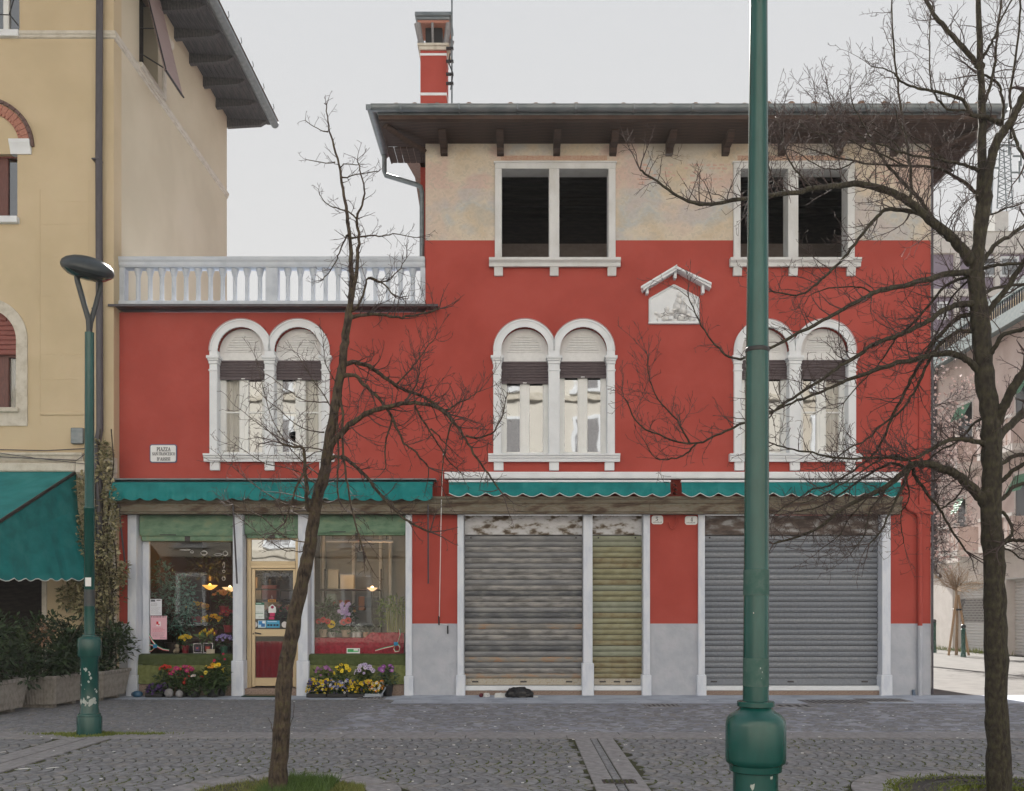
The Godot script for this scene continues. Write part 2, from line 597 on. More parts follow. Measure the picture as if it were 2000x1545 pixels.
	flat("steel_dark", Color(0.03, 0.03, 0.035), 0.4, 0.5)
	flat("black_line", Color(0.012, 0.011, 0.013), 0.6)
	flat("black_plastic", Color(0.012, 0.012, 0.014), 0.45)
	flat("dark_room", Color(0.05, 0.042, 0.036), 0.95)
	flat("ink", Color(0.02, 0.024, 0.035), 0.6)
	flat("gold_metal", Color(0.52, 0.41, 0.26), 0.35, 0.35)
	flat("chrome", Color(0.5, 0.5, 0.52), 0.25, 0.9)
	flat("enamel", Color(0.66, 0.67, 0.68), 0.3)
	flat("enamel_blue", Color(0.06, 0.07, 0.16), 0.3)
	flat("white_plastic", Color(0.7, 0.7, 0.7), 0.5)
	flat("curtain", Color(0.62, 0.60, 0.55), 0.9)
	var g := flat("glass", Color(0.02, 0.025, 0.025), 0.02)
	g.transparency = BaseMaterial3D.TRANSPARENCY_ALPHA
	g.albedo_color.a = 0.07
	g.metallic_specular = 0.42
	var mg := flat("mirror_glass", Color(0.235, 0.24, 0.245), 0.02, 1.0)
	mg.heightmap_enabled = true
	mg.heightmap_texture = bump("wave")
	mg.heightmap_scale = 0.05
	mg.uv1_triplanar = true
	mg.uv1_world_triplanar = true
	mg.uv1_scale = Vector3(0.5, 0.5, 0.5)
	tinted("leaf_mat", 0.6, 0.15)
	tinted("petal_mat", 0.7, 0.2)
	tinted("painted", 0.7)

# ---------- ground ----------
const BAND0 := 5.54
const BAND1 := 6.12
const RING_A := Vector2(-2.06, 9.75)
const RING_B := Vector2(4.1, 9.78)

func on_cobbles(x: float, z: float) -> bool:
	if x > -2.25 and z < 1.65:
		return false
	if z > BAND0 - 0.04 and z < BAND1 + 0.04:
		return false
	if z > BAND1 and ((x > -5.64 and x < -4.98) or (x > 0.62 and x < 1.18)):
		return false
	if Vector2(x, z).distance_to(RING_A) < 1.06 or Vector2(x, z).distance_to(RING_B) < 1.24:
		return false
	return true

func paving() -> void:
	var gr := MB.new()
	gr.sheet(-300, 300, -300, 300, -0.045)
	struct("ground", gr, M.far_ground)
	var st := MB.new()
	st.sheet(7.2, 17.3, -60, 2.2, -0.014)
	struct("street", st, M.street_ground)
	var pv := MB.new()
	pv.sheet(-14, 14, 1.0, 14, -0.012)
	var pave := struct("pavement", pv, M.joint_moss)
	var sand := MB.new()
	sand.sheet(-2.6, 14, 1.6, BAND0, -0.0008)
	sand.sheet(-14, -2.6, 0.9, BAND0, -0.006)
	part(pave, "worn_mortar", sand, M.joint_sand)
	var fp := MB.new()
	fp.sheet(-2.2, 14, 0.0, 1.6, 0.0)
	fp.sheet(-14, -2.2, 0.0, 1.0, -0.008)
	struct("footpath", fp, M.footpath)
	# cobbles in nested arcs that run sideways, band after band
	var shapes := []
	for k in 3:
		var mb := MB.new()
		var r := RandomNumberGenerator.new()
		r.seed = 40 + k
		var q := []
		for e in [Vector2(-1, 1), Vector2(1, 1), Vector2(1, -1), Vector2(-1, -1)]:
			q.append(Vector2(e.x * r.randf_range(0.48, 0.498), e.y * r.randf_range(0.48, 0.498)))
		for i in 4:
			var a: Vector2 = q[i]
			var b: Vector2 = q[(i + 1) % 4]
			mb.quad(Vector3(a.x, -0.02, a.y), Vector3(b.x, -0.02, b.y), Vector3(b.x * 0.955, 0.0, b.y * 0.955), Vector3(a.x * 0.955, 0.0, a.y * 0.955))
		mb.quad(Vector3(q[0].x, 0, q[0].y) * 0.955, Vector3(q[1].x, 0, q[1].y) * 0.955, Vector3(q[2].x, 0, q[2].y) * 0.955, Vector3(q[3].x, 0, q[3].y) * 0.955)
		shapes.append(mb.mesh())
	var all := []
	var moss_noise := FastNoiseLite.new()
	moss_noise.seed = 3
	moss_noise.frequency = 0.5
	var span := 0.56
	var step := 0.118
	var n := 5
	for band in 17:
		var zc := 0.9 + span * (band + 0.5)
		if band * span + 0.9 > BAND0:
			zc += 0.12
		var shift := rng.randf() * step
		for i in 190:
			var x0 := -11.4 + shift + i * step
			if absf(x0) > 11.2:
				continue
			for j in 14:
				var t2 := (j + rng.randf()) / 14.0 * 2.0 - 1.0
				var q := Vector3(x0 + step * 0.5 + 0.14 * (1.0 - t2 * t2), -0.004, zc + t2 * span * 0.5)
				if q.z > 6.2 and q.z < 10.2 and on_cobbles(q.x, q.z) and moss_noise.get_noise_2d(q.x, q.z) + (q.z - 8.0) * 0.08 > rng.randf_range(-0.15, 0.55):
					joints.append(q)
			for j in n:
				var t := (j + 0.5) / n * 2.0 - 1.0
				var bow := 0.14 * (1.0 - t * t)
				var p := Vector3(x0 + bow + rng.randf_range(-0.004, 0.004), rng.randf_range(-0.003, 0.003), zc + t * span * 0.5)
				if not on_cobbles(p.x, p.z) or p.z > 10.6:
					continue
				var turn := atan2(-2.0 * 0.14 * t / (span * 0.5), 1.0)
				var bs := Basis(Vector3.UP, turn) * Basis().scaled(Vector3(step * cos(turn) * 0.915, 1.0, span / n / cos(turn) * 1.015))
				all.append([p, Transform3D(bs, p), rng.randi() % 3, [0, 0, 0, 1, 1, 2][rng.randi() % 6]])
	all.sort_custom(func(a, b): return a[0].z > b[0].z)
	# the nearest ones that lie inside the picture stand singly
	var stones := [M.cobble_grey, M.cobble_dark, M.cobble_brown]
	var count := 0
	var rest := [[], [], []]
	for a in all:
		var half: float = (CZ - a[0].z) * 0.53
		if count < 300 and absf(a[0].x) < half and a[0].z < 9.75:
			again(pave, "cobblestone", shapes[a[2]], stones[a[3]], a[1])
			count += 1
		else:
			rest[a[3]].append(a)
	for k in 3:
		var mm := MultiMesh.new()
		mm.transform_format = MultiMesh.TRANSFORM_3D
		mm.mesh = shapes[k]
		mm.instance_count = rest[k].size()
		for i in rest[k].size():
			mm.set_instance_transform(i, rest[k][i][1])
		var mi := MultiMeshInstance3D.new()
		mi.name = "cobblestones"
		mi.multimesh = mm
		mi.material_override = stones[k]
		pave.add_child(mi, true)
		mi.set_meta("kind", "stuff")
	# bands of long slabs
	var x := -11.0
	while x < 11.0:
		var l := rng.randf_range(1.0, 1.7)
		for row in 2:
			var s := MB.new()
			var z0 := BAND0 + row * 0.29
			var dx := row * 0.4
			s.cbox(x + dx + 0.004, x + dx + l - 0.004, -0.03, 0.001 + rng.randf() * 0.002, z0 + 0.005, z0 + 0.285, 0.004)
			part(pave, "paving_slab", s, M.slab)
		x += l
	for strip in [[-5.6, -5.32], [-5.3, -5.02], [0.66, 0.855], [0.945, 1.14]]:
		var z := BAND1 + 0.01
		while z < 12.0:
			var l := rng.randf_range(0.7, 1.1)
			var s := MB.new()
			s.cbox(strip[0] + 0.003, strip[1] - 0.003, -0.03, 0.002, z, z + l - 0.008, 0.004)
			part(pave, "paving_slab", s, M.slab)
			z += l
	var zz := BAND1 + 0.02
	while zz < 12.0:
		var s := MB.new()
		s.cbox(0.862, 0.938, -0.03, -0.004, zz, zz + 0.11, 0.006)
		part(pave, "channel_stone", s, M.cobble_grey)
		zz += 0.125
	# stone rings round the trees
	for c in [RING_A, RING_B]:
		var inner := 0.74 if c == RING_A else 0.88
		var outer := inner + (0.3 if c == RING_A else 0.34)
		var disc := MB.new()
		for i in 40:
			var a := TAU * i / 40
			var b := TAU * (i + 1) / 40
			disc.tri(Vector3(c.x, -0.004, c.y), Vector3(c.x + cos(b) * 0.9, -0.008, c.y + sin(b) * 0.9), Vector3(c.x + cos(a) * 0.9, -0.008, c.y + sin(a) * 0.9))
		part(pave, "tree_pit", disc, M.soil)
		for i in 12:
			var a := TAU * (i + 0.04) / 12
			var b := TAU * (i + 0.96) / 12
			var poly := PackedVector2Array()
			for k in 7:
				var t := lerpf(a, b, k / 6.0)
				poly.append(Vector2(cos(t), sin(t)) * outer)
			for k in 7:
				var t := lerpf(b, a, k / 6.0)
				poly.append(Vector2(cos(t), sin(t)) * inner)
			var s := MB.new()
			s.extrude(poly, Transform3D(Basis(Vector3(1, 0, 0), Vector3(0, 0, -1), Vector3(0, 1, 0)), Vector3(c.x, -0.03, c.y)), 0.034)
			part(pave, "ring_stone", s, M.slab)
	# drain gratings let into the ground
	grate(ux(1560, 1.1), ux(1680, 1.1), 1.0, 1.75, 0.1, "wide iron drain grating in front of the large grey shutter")
	grate(ux(1668, 0.8), ux(1760, 0.8), 0.75, 1.35, 0.1, "pale iron drain grating near the right corner of the red house")
	grate(ux(1255, 2.0), ux(1328, 2.0), 1.75, 2.25, 0.08, "small iron grating in the road below the house number plates")
	grate(ux(1500, 2.0), ux(1585, 2.0), 1.85, 2.3, 0.14, "dark iron grating beside the large green lamp post")
	grate(ux(700, 0.6), ux(752, 0.6), 0.45, 0.85, 0.06, "narrow grating in the pavement in front of the pansy tray")
	var dr := thing("channel_drain", "small mossy drain cover across the slab strip at the front", "drain", Vector3(0.9, 0, 9.18))
	var f := MB.new()
	f.cbox(0.75, 1.06, -0.02, 0.006, 9.08, 9.28, 0.003)
	part(dr, "frame", f, M.iron)
	for i in 6:
		var s := MB.new()
		s.cbox(0.775 + i * 0.046, 0.80 + i * 0.046, 0.004, 0.011, 9.1, 9.26, 0.002)
		part(dr, "bar", s, M.joint_moss)
	# iron tree grating on the right
	var tg := thing("tree_grate", "mossy ring shaped grating round the foot of the right tree", "tree grate", Vector3(RING_B.x, 0, RING_B.y))
	for k in 3:
		var ring := MB.new()
		var pts := []
		for i in 41:
			pts.append(Vector3(RING_B.x + cos(TAU * i / 40) * (0.42 + k * 0.2), 0.006, RING_B.y + sin(TAU * i / 40) * (0.42 + k * 0.2)))
		ring.path(pts, 0.014, 6)
		part(tg, "ring", ring, M.iron)
	for i in 72:
		var a := TAU * i / 72
		var d := Vector3(cos(a), 0, sin(a))
		var o := Vector3(RING_B.x, 0.006, RING_B.y)
		var s := MB.new()
		s.bar(o + d * 0.42, o + d * 0.82, 0.009, 5)
		part(tg, "bar", s, M.iron)

func grate(x0: float, x1: float, z0: float, z1: float, pitch: float, label: String) -> void:
	var g := thing("drain_grating", label, "drain grating", Vector3((x0 + x1) / 2, 0, (z0 + z1) / 2))
	var f := MB.new()
	f.sheet(x0, x1, z0, z1, 0.0025)
	part(g, "pit", f, M.black_line)
	var fr := MB.new()
	for e in [[x0, x1, z0, z0 + 0.03], [x0, x1, z1 - 0.03, z1], [x0, x0 + 0.03, z0 + 0.03, z1 - 0.03], [x1 - 0.03, x1, z0 + 0.03, z1 - 0.03]]:
		fr.box(e[0], e[1], -0.01, 0.008, e[2], e[3])
	part(g, "frame", fr, M.slab)
	var x := x0 + pitch * 0.6
	while x < x1 - pitch * 0.5:
		var s := MB.new()
		s.box(x, x + pitch * 0.45, 0.003, 0.007, z0 + 0.03, z1 - 0.03)
		part(g, "bar", s, M.slab)
		x += pitch

# ---------- the red house ----------
const HOLE_WINDOWS := [[472.0, 583.0], [1025.0, 1139.0], [1494.0, 1609.0]]

func red_house() -> void:
	var h := thing("red_house", "terracotta red house with white arched windows and shuttered shops", "house", Vector3(-0.05, 0, -0.1))
	var L := ux(230)
	var mid := ux(831)
	var R := ux(1818)
	var holes := []
	for w in HOLE_WINDOWS:
		for cx in w:
			holes.append([ux(cx) - 0.4476, ux(cx) + 0.4476, vy(889), vy(686) + 0.4476, true])
	for u in [[976.0, 1192.0], [1443.0, 1656.0]]:
		holes.append([ux(u[0]), ux(u[1]), vy(510), vy(326)])
	for u in [[266.0, 797.0], [903.0, 1262.0], [1373.0, 1724.0]]:
		holes.append([ux(u[0]), ux(u[1]), -0.5, vy(990)])
	var wl := MB.new()
	wl.wall(L, R, vy(1218), vy(610), 0.0, -0.3, holes)
	wl.wall(mid, R, vy(610), vy(469.5), 0.0, -0.3, holes)
	wl.quad(Vector3(R, -0.1, -0.3), Vector3(R, -0.1, -11), Vector3(R, 10.4, -11), Vector3(R, 10.4, -0.3))
	wl.box(-1.93, R - 0.01, vy(610), 10.2, -11.0, -9.8)
	wl.box(-1.93, -1.65, vy(600), 10.15, -9.8, -0.72)
	part(h, "wall", wl, M.red_stucco)
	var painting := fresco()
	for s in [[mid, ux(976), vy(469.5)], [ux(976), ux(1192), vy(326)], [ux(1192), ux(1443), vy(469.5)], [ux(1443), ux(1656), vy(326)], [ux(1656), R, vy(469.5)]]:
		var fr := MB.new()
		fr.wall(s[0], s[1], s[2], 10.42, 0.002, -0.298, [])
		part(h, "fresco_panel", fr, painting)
	for s in [[L, ux(266)], [ux(797), ux(903)], [ux(1262), ux(1373)], [ux(1724), R]]:
		var pl := MB.new()
		pl.wall(s[0], s[1], -0.1, vy(1218), 0.0, -0.3, [])
		part(h, "plinth", pl, M.grey_plinth)
	# faded painted band and small frieze ornaments under the eaves
	var band := MB.new()
	for u in [[978.0, 1186.0], [1440.0, 1650.0]]:
		band.front(ux(u[0]), ux(u[1]), vy(313), vy(304), 0.005)
	part(h, "painted_stripe", band, mk("faded_red", [Color(0.42, 0.25, 0.19), Color(0.50, 0.38, 0.29), Color(0.38, 0.19, 0.15)], 0.95, Vector3(0.5, 0.5, 0.5), 0.04))
	var orn := MB.new()
	for i in 8:
		diamond(orn, ux(1263 + i * 11.5), vy(306), 0.045)
	for u in [865.0, 1395.0, 1700.0, 1770.0]:
		diamond(orn, ux(u), vy(303), 0.05)
	part(h, "painted_ornament", orn, mk("faded_dark", [Color(0.30, 0.25, 0.20), Color(0.45, 0.38, 0.30)], 0.95, Vector3(0.4, 0.4, 0.4), 0.04))
	var bw := MB.new()
	var pr := RandomNumberGenerator.new()
	pr.seed = 8
	for e in [[1242.0, 1420.0, 320.0, 362.0], [1700.0, 1800.0, 335.0, 360.0]]:
		var w: float = e[2]
		var row := 0
		while w < e[3]:
			var u: float = e[0] + (row % 2) * 6.0
			while u < e[1]:
				if pr.randf() < 0.5:
					bw.front(ux(u), ux(u + pr.randf_range(8.0, 11.0)), vy(w + pr.randf_range(3.5, 5.0)), vy(w), 0.0055)
				u += 12.5
			w += 7.0
			row += 1
	part(h, "painted_brickwork", bw, mk("faded_pink", [Color(0.56, 0.46, 0.38), Color(0.54, 0.39, 0.33), Color(0.52, 0.34, 0.29), Color(0.55, 0.43, 0.36)], 0.95, Vector3(0.9, 0.9, 0.9), 0.02), "stuff")
	# rooms behind the openings
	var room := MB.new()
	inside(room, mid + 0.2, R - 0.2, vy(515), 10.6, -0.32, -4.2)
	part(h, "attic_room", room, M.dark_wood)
	var low := MB.new()
	low.box(mid + 0.25, R - 0.25, vy(514), vy(476, -3.4), -3.5, -3.4)
	part(h, "attic_parapet", low, M.attic_wall)
	for i in 8:
		var bm := MB.new()
		bm.cbox(mid + 0.3, R - 0.3, 10.42, 10.58, -0.75 - i * 0.42, -0.62 - i * 0.42, 0.01)
		part(h, "attic_beam", bm, M.dark_wood)
	for w in 3:
		arch_window(h, HOLE_WINDOWS[w][0], HOLE_WINDOWS[w][1], [[739.0, 739.0], [747.0, 735.5], [738.0, 738.0]][w], w != 1)
	loggia(h, 966.5, 1202.0, 955.6, 1211.0)
	loggia(h, 1432.0, 1668.0, 1424.0, 1678.0)
	eaves(h, mid, R)
	balustrade(h)
	shopfronts(h)
	chimney(h)
	pipes(h, R)

func diamond(mb: MB, x: float, y: float, r: float) -> void:
	for k in 2:
		var a := r if k == 0 else r * 0.45
		var q := [Vector3(x, y - a, 0), Vector3(x + a, y, 0), Vector3(x, y + a, 0), Vector3(x - a, y, 0)]
		var w := r * 0.22
		for i in 4:
			var b := Vector3(0, 0, 0.005)
			var o := Vector3(x, y, 0)
			var p0: Vector3 = q[i]
			var p1: Vector3 = q[(i + 1) % 4]
			mb.quad(p0 + b, p1 + b, o + (p1 - o) * (1 - w / a) + b, o + (p0 - o) * (1 - w / a) + b)

func inside(mb: MB, x0: float, x1: float, y0: float, y1: float, zf: float, zb: float) -> void:
	mb.front(x0, x1, y0, y1, zb)
	mb.quad(Vector3(x0, y0, zf), Vector3(x0, y0, zb), Vector3(x0, y1, zb), Vector3(x0, y1, zf))
	mb.quad(Vector3(x1, y0, zb), Vector3(x1, y0, zf), Vector3(x1, y1, zf), Vector3(x1, y1, zb))
	mb.sheet(x0, x1, zb, zf, y0)
	mb.quad(Vector3(x0, y1, zb), Vector3(x1, y1, zb), Vector3(x1, y1, zf), Vector3(x0, y1, zf))

# worn wall painting: cream plaster with faded pink, ochre and blue-grey patches
func fresco() -> StandardMaterial3D:
	var w := 1024
	var hh := 256
	var im := Image.create(w, hh, false, Image.FORMAT_RGB8)
	var a := FastNoiseLite.new()
	a.seed = 31
	a.frequency = 0.005
	a.fractal_octaves = 5
	var b := FastNoiseLite.new()
	b.seed = 77
	b.frequency = 0.006
	b.fractal_octaves = 4
	b.domain_warp_enabled = true
	b.domain_warp_amplitude = 40.0
	b.domain_warp_frequency = 0.01
	var d := FastNoiseLite.new()
	d.seed = 5
	d.frequency = 0.06
	d.fractal_octaves = 3
	for y in hh:
		for x in w:
			var c := Color(0.57, 0.495, 0.405)
			var n1 := a.get_noise_2d(x, y)
			var n2 := b.get_noise_2d(x, y)
			var n3 := d.get_noise_2d(x, y)
			c = c.lerp(Color(0.44, 0.445, 0.44), clampf(0.4 + n1 * 5.0, 0, 1))
			c = c.lerp(Color(0.56, 0.41, 0.36), clampf(n2 * 4.0, 0, 1) * (0.8 if y < 130 else 0.35))
			c = c.lerp(Color(0.50, 0.39, 0.255), clampf(-n2 * 4.5 - 0.5, 0, 1) * 0.45)
			c = c.lerp(Color(0.60, 0.52, 0.40), clampf((absf(n2) * -14.0 + 1.0), 0, 1) * 0.5)
			c = c * (1.0 + n3 * 0.14)
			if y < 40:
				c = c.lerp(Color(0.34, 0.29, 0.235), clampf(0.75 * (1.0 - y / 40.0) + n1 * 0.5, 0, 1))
			if n3 > 0.28:
				c = c.lerp(Color(0.40, 0.36, 0.30), 0.5)
			im.set_pixel(x, y, Color(c.r, c.g, c.b).linear_to_srgb())
	var m := StandardMaterial3D.new()
	m.resource_name = "fresco"
	m.albedo_texture = ImageTexture.create_from_image(im)
	m.uv1_triplanar = true
	m.uv1_world_triplanar = true
	m.uv1_scale = Vector3(1.0 / 9.4, 1.0 / 2.0, 1.0 / 9.4)
	m.uv1_offset = Vector3(0.187, 0.78, 0)
	m.roughness = 0.95
	m.heightmap_enabled = true
	m.heightmap_texture = bump("stucco")
	m.heightmap_scale = 0.3
	return m

func ring(cx: float, cy: float, r0: float, r1: float, lo: float, hi: float) -> PackedVector2Array:
	var p := PackedVector2Array()
	for i in 29:
		var t := PI * i / 28.0
		p.append(Vector2(clampf(cx + r1 * cos(t), lo, hi), cy + r1 * sin(t)))
	for i in 29:
		var t := PI - PI * i / 28.0
		p.append(Vector2(cx + r0 * cos(t), cy + r0 * sin(t)))
	return p

func arch_window(h: Node3D, c1: float, c2: float, shut: Array, bars: bool) -> void:
	var cy := vy(686)
	var r0 := 0.4476
	var r1 := 0.586
	var x1 := ux(c1)
	var x2 := ux(c2)
	var xm := (x1 + x2) / 2
	var wm := (x2 - x1) / 2
	var sill := vy(888)
	var w := MB.new()
	w.plate(ring(x1, cy, r0, r1, x1 - 1, xm - 0.002), -0.02, 0.055)
	w.plate(ring(x2, cy, r0, r1, xm + 0.002, x2 + 1), -0.02, 0.055)
	w.plate(ring(x1, cy, r1 - 0.035, r1 + 0.008, x1 - 1, xm - 0.002), 0.053, 0.075)
	w.plate(ring(x2, cy, r1 - 0.035, r1 + 0.008, xm + 0.002, x2 + 1), 0.053, 0.075)
	w.plate(ring(x1, cy, r0 - 0.012, r0 + 0.02, x1 - 1, xm - 0.002), 0.053, 0.066)
	w.plate(ring(x2, cy, r0 - 0.012, r0 + 0.02, xm + 0.002, x2 + 1), 0.053, 0.066)
	var win := part(h, "window", w, M.white_trim)
	var jl := x1 - r1
	var jr := x2 + r1
	for e in [[jl, x1 - r0 + 0.01], [x1 + r0 - 0.01, x2 - r0 + 0.01], [x2 + r0 - 0.01, jr]]:
		var p := MB.new()
		p.cbox(e[0], e[1], sill, vy(712), -0.2, 0.06, 0.012)
		p.cbox(e[0] - 0.012, e[1] + 0.012, vy(726), vy(723), 0.0, 0.078, 0.004)
		p.cbox(e[0] - 0.01, e[1] + 0.01, vy(712), vy(706), -0.18, 0.07, 0.006)
		p.cbox(e[0] - 0.025, e[1] + 0.025, vy(706), vy(702), -0.18, 0.09, 0.006)
		p.cbox(e[0] - 0.045, e[1] + 0.045, vy(702), vy(696.5), -0.18, 0.11, 0.006)
		p.cbox(e[0], e[1], vy(696.5), cy + 0.002, -0.18, 0.052, 0.002)
		part(win, "pilaster", p, M.white_trim)
	var s := MB.new()
	var yt := vy(888)
	s.run_x(PackedVector2Array([Vector2(-0.22, yt - 0.05), Vector2(0.06, yt - 0.145), Vector2(0.10, yt - 0.145), Vector2(0.105, yt - 0.09), Vector2(0.125, yt - 0.075), Vector2(0.13, yt - 0.045), Vector2(0.155, yt - 0.03), Vector2(0.155, yt), Vector2(-0.22, yt + 0.012)]), jl - 0.09, jr + 0.09)
	part(win, "sill", s, M.white_trim)
	for x in [jl + 0.1, xm, jr - 0.1]:
		var b := MB.new()
		b.cbox(x - 0.09, x + 0.09, yt - 0.30, yt - 0.145, -0.01, 0.06, 0.008)
		part(win, "bracket", b, M.white_trim)
	for k in 2:
		var cx: float = [x1, x2][k]
		var a := cx - r0
		var b := cx + r0
		# solid head of the arch with its louvre
		var t := MB.new()
		var poly := PackedVector2Array()
		for i in 25:
			poly.append(Vector2(cx + (r0 + 0.01) * cos(PI * i / 24.0), cy + (r0 + 0.01) * sin(PI * i / 24.0)))
		poly.append(Vector2(a - 0.01, vy(703)))
		poly.append(Vector2(b + 0.01, vy(703)))
		t.plate(poly, -0.14, -0.11)
		t.plate(ring(cx, cy + 0.03, 0.30, 0.34, -99, 99), -0.11, -0.098)
		t.cbox(cx - 0.34, cx + 0.34, cy + 0.005, cy + 0.03, -0.112, -0.098, 0.003)
		part(win, "arch_panel", t, M.louvre_paint)
		for i in 6:
			var y := cy + 0.05 + i * 0.047
			var half := sqrt(maxf(0.0, 0.30 * 0.30 - pow(y - cy - 0.03, 2))) - 0.004
			var l := MB.new()
			l.run_x(PackedVector2Array([Vector2(-0.111, y), Vector2(-0.088, y - 0.004), Vector2(-0.086, y + 0.006), Vector2(-0.111, y + 0.034)]), cx - half, cx + half)
			part(win, "louvre", l, M.louvre_paint)
		# roller shutter drawn part of the way down
		var yb := vy(shut[k])
		var rs := MB.new()
		var pr := PackedVector2Array([Vector2(-0.14, vy(700))])
		var y := yb + 0.06
		pr.append(Vector2(-0.14, yb))
		pr.append(Vector2(-0.098, yb))
		pr.append(Vector2(-0.098, yb + 0.055))
		while y < vy(703):
			pr.append(Vector2(-0.112, y))
			pr.append(Vector2(-0.100, y + 0.012))
			pr.append(Vector2(-0.100, y + 0.032))
			pr.append(Vector2(-0.112, y + 0.044))
			y += 0.052
		pr.append(Vector2(-0.112, maxf(y, vy(700))))
		rs.run_x(pr, a + 0.012, b - 0.012)
		var roll := part(win, "roller_shutter", rs, M.roller_brown)
		roll.set_meta("label", "brown roller shutter drawn part of the way down")
		var tab := MB.new()
		tab.cbox(cx - 0.035, cx + 0.035, yb + 0.004, yb + 0.022, -0.1, -0.09, 0.003)
		part(win, "shutter_handle", tab, M.white_plastic)
		# casement
		var f := MB.new()
		var zf := -0.155
		var yo := vy(880)
		var px := [a + 0.10, a + 0.365, cx + 0.08, b - 0.10]
		f.cbox(a, px[0], sill, vy(703), zf - 0.06, zf, 0.006)
		f.cbox(px[1], px[2], sill, vy(703), zf - 0.06, zf, 0.006)
		f.cbox(px[3], b, sill, vy(703), zf - 0.06, zf, 0.006)
		f.cbox(cx - 0.035, cx + 0.015, sill, vy(703), zf - 0.001, zf + 0.012, 0.004)
		for e in [[px[0], px[1]], [px[2], px[3]]]:
			f.cbox(e[0], e[1], sill, yo, zf - 0.06, zf - 0.002, 0.005)
			f.cbox(e[0], e[0] + 0.012, yo, vy(703), zf - 0.05, zf - 0.012, 0.003)
			f.cbox(e[1] - 0.012, e[1], yo, vy(703), zf - 0.05, zf - 0.012, 0.003)
			if bars:
				f.cbox(e[0] + 0.012, e[1] - 0.012, vy(803.5), vy(800.5), zf - 0.04, zf - 0.014, 0.003)
		part(win, "casement", f, M.casement_paint)
		for e in [[px[0], px[1]], [px[2], px[3]]]:
			var g := MB.new()
			g.box(e[0], e[1], yo, vy(705), zf - 0.036, zf - 0.030)
			var at_edge: bool = (e[0] == px[0]) == (k == 0)
			if bars and at_edge:
				g = MB.new()
				g.front(e[0], e[1], yo, vy(705), zf - 0.03)
				var cu := MB.new()
				for i in 8:
					var xa := lerpf(e[0] - 0.03, e[1] + 0.03, i / 8.0)
					var xb := lerpf(e[0] - 0.03, e[1] + 0.03, (i + 1) / 8.0)
					var za := zf - 0.11 - 0.025 * (i % 2)
					var zb := zf - 0.11 - 0.025 * ((i + 1) % 2)
					cu.quad(Vector3(xa, yo - 0.02, za), Vector3(xb, yo - 0.02, zb), Vector3(xb, vy(700), zb), Vector3(xa, vy(700), za))
				part(win, "curtain", cu, M.curtain)
			part(win, "pane", g, M.glass if bars and at_edge else M.mirror_glass)

func loggia(h: Node3D, u0: float, u1: float, s0: float, s1: float) -> void:
	var a := ux(u0)
	var b := ux(u1)
	var um := (u0 + u1) / 2 - 2.0
	var bot := vy(508)
	var w := MB.new()
	w.cbox(a, b, vy(331.5), vy(319), -0.32, 0.05, 0.008)
	w.cbox(a - 0.02, b + 0.02, vy(321), vy(317.5), -0.02, 0.075, 0.006)
	var win := part(h, "window", w, M.weathered_trim)
	win.set_meta("label", "open unglazed double window of the attic floor")
	for e in [[u0, u0 + 13.5], [um - 10.0, um + 10.0], [u1 - 14.0, u1]]:
		var p := MB.new()
		p.cbox(ux(e[0]), ux(e[1]), bot, vy(331.5) - 0.002, -0.3, 0.05, 0.008)
		part(win, "jamb", p, M.weathered_trim)
		var br := MB.new()
		var x := clampf((ux(e[0]) + ux(e[1])) / 2, a + 0.07, b - 0.07)
		br.extrude(PackedVector2Array([Vector2(-0.01, vy(540)), Vector2(0.05, vy(540)), Vector2(0.06, vy(533)), Vector2(0.085, vy(524)), Vector2(-0.01, vy(524))]), Transform3D(Basis(Vector3(0, 0, 1), Vector3(0, 1, 0), Vector3(-1, 0, 0)), Vector3(x + 0.08, 0, 0)), 0.16)
		part(win, "bracket", br, M.weathered_trim)
	var s := MB.new()
	s.run_x(PackedVector2Array([Vector2(-0.32, bot - 0.06), Vector2(0.07, vy(524)), Vector2(0.10, vy(524)), Vector2(0.105, vy(517)), Vector2(0.13, vy(515)), Vector2(0.155, vy(513)), Vector2(0.155, bot), Vector2(-0.32, bot + 0.02)]), ux(s0), ux(s1))
	part(win, "sill", s, M.weathered_trim)

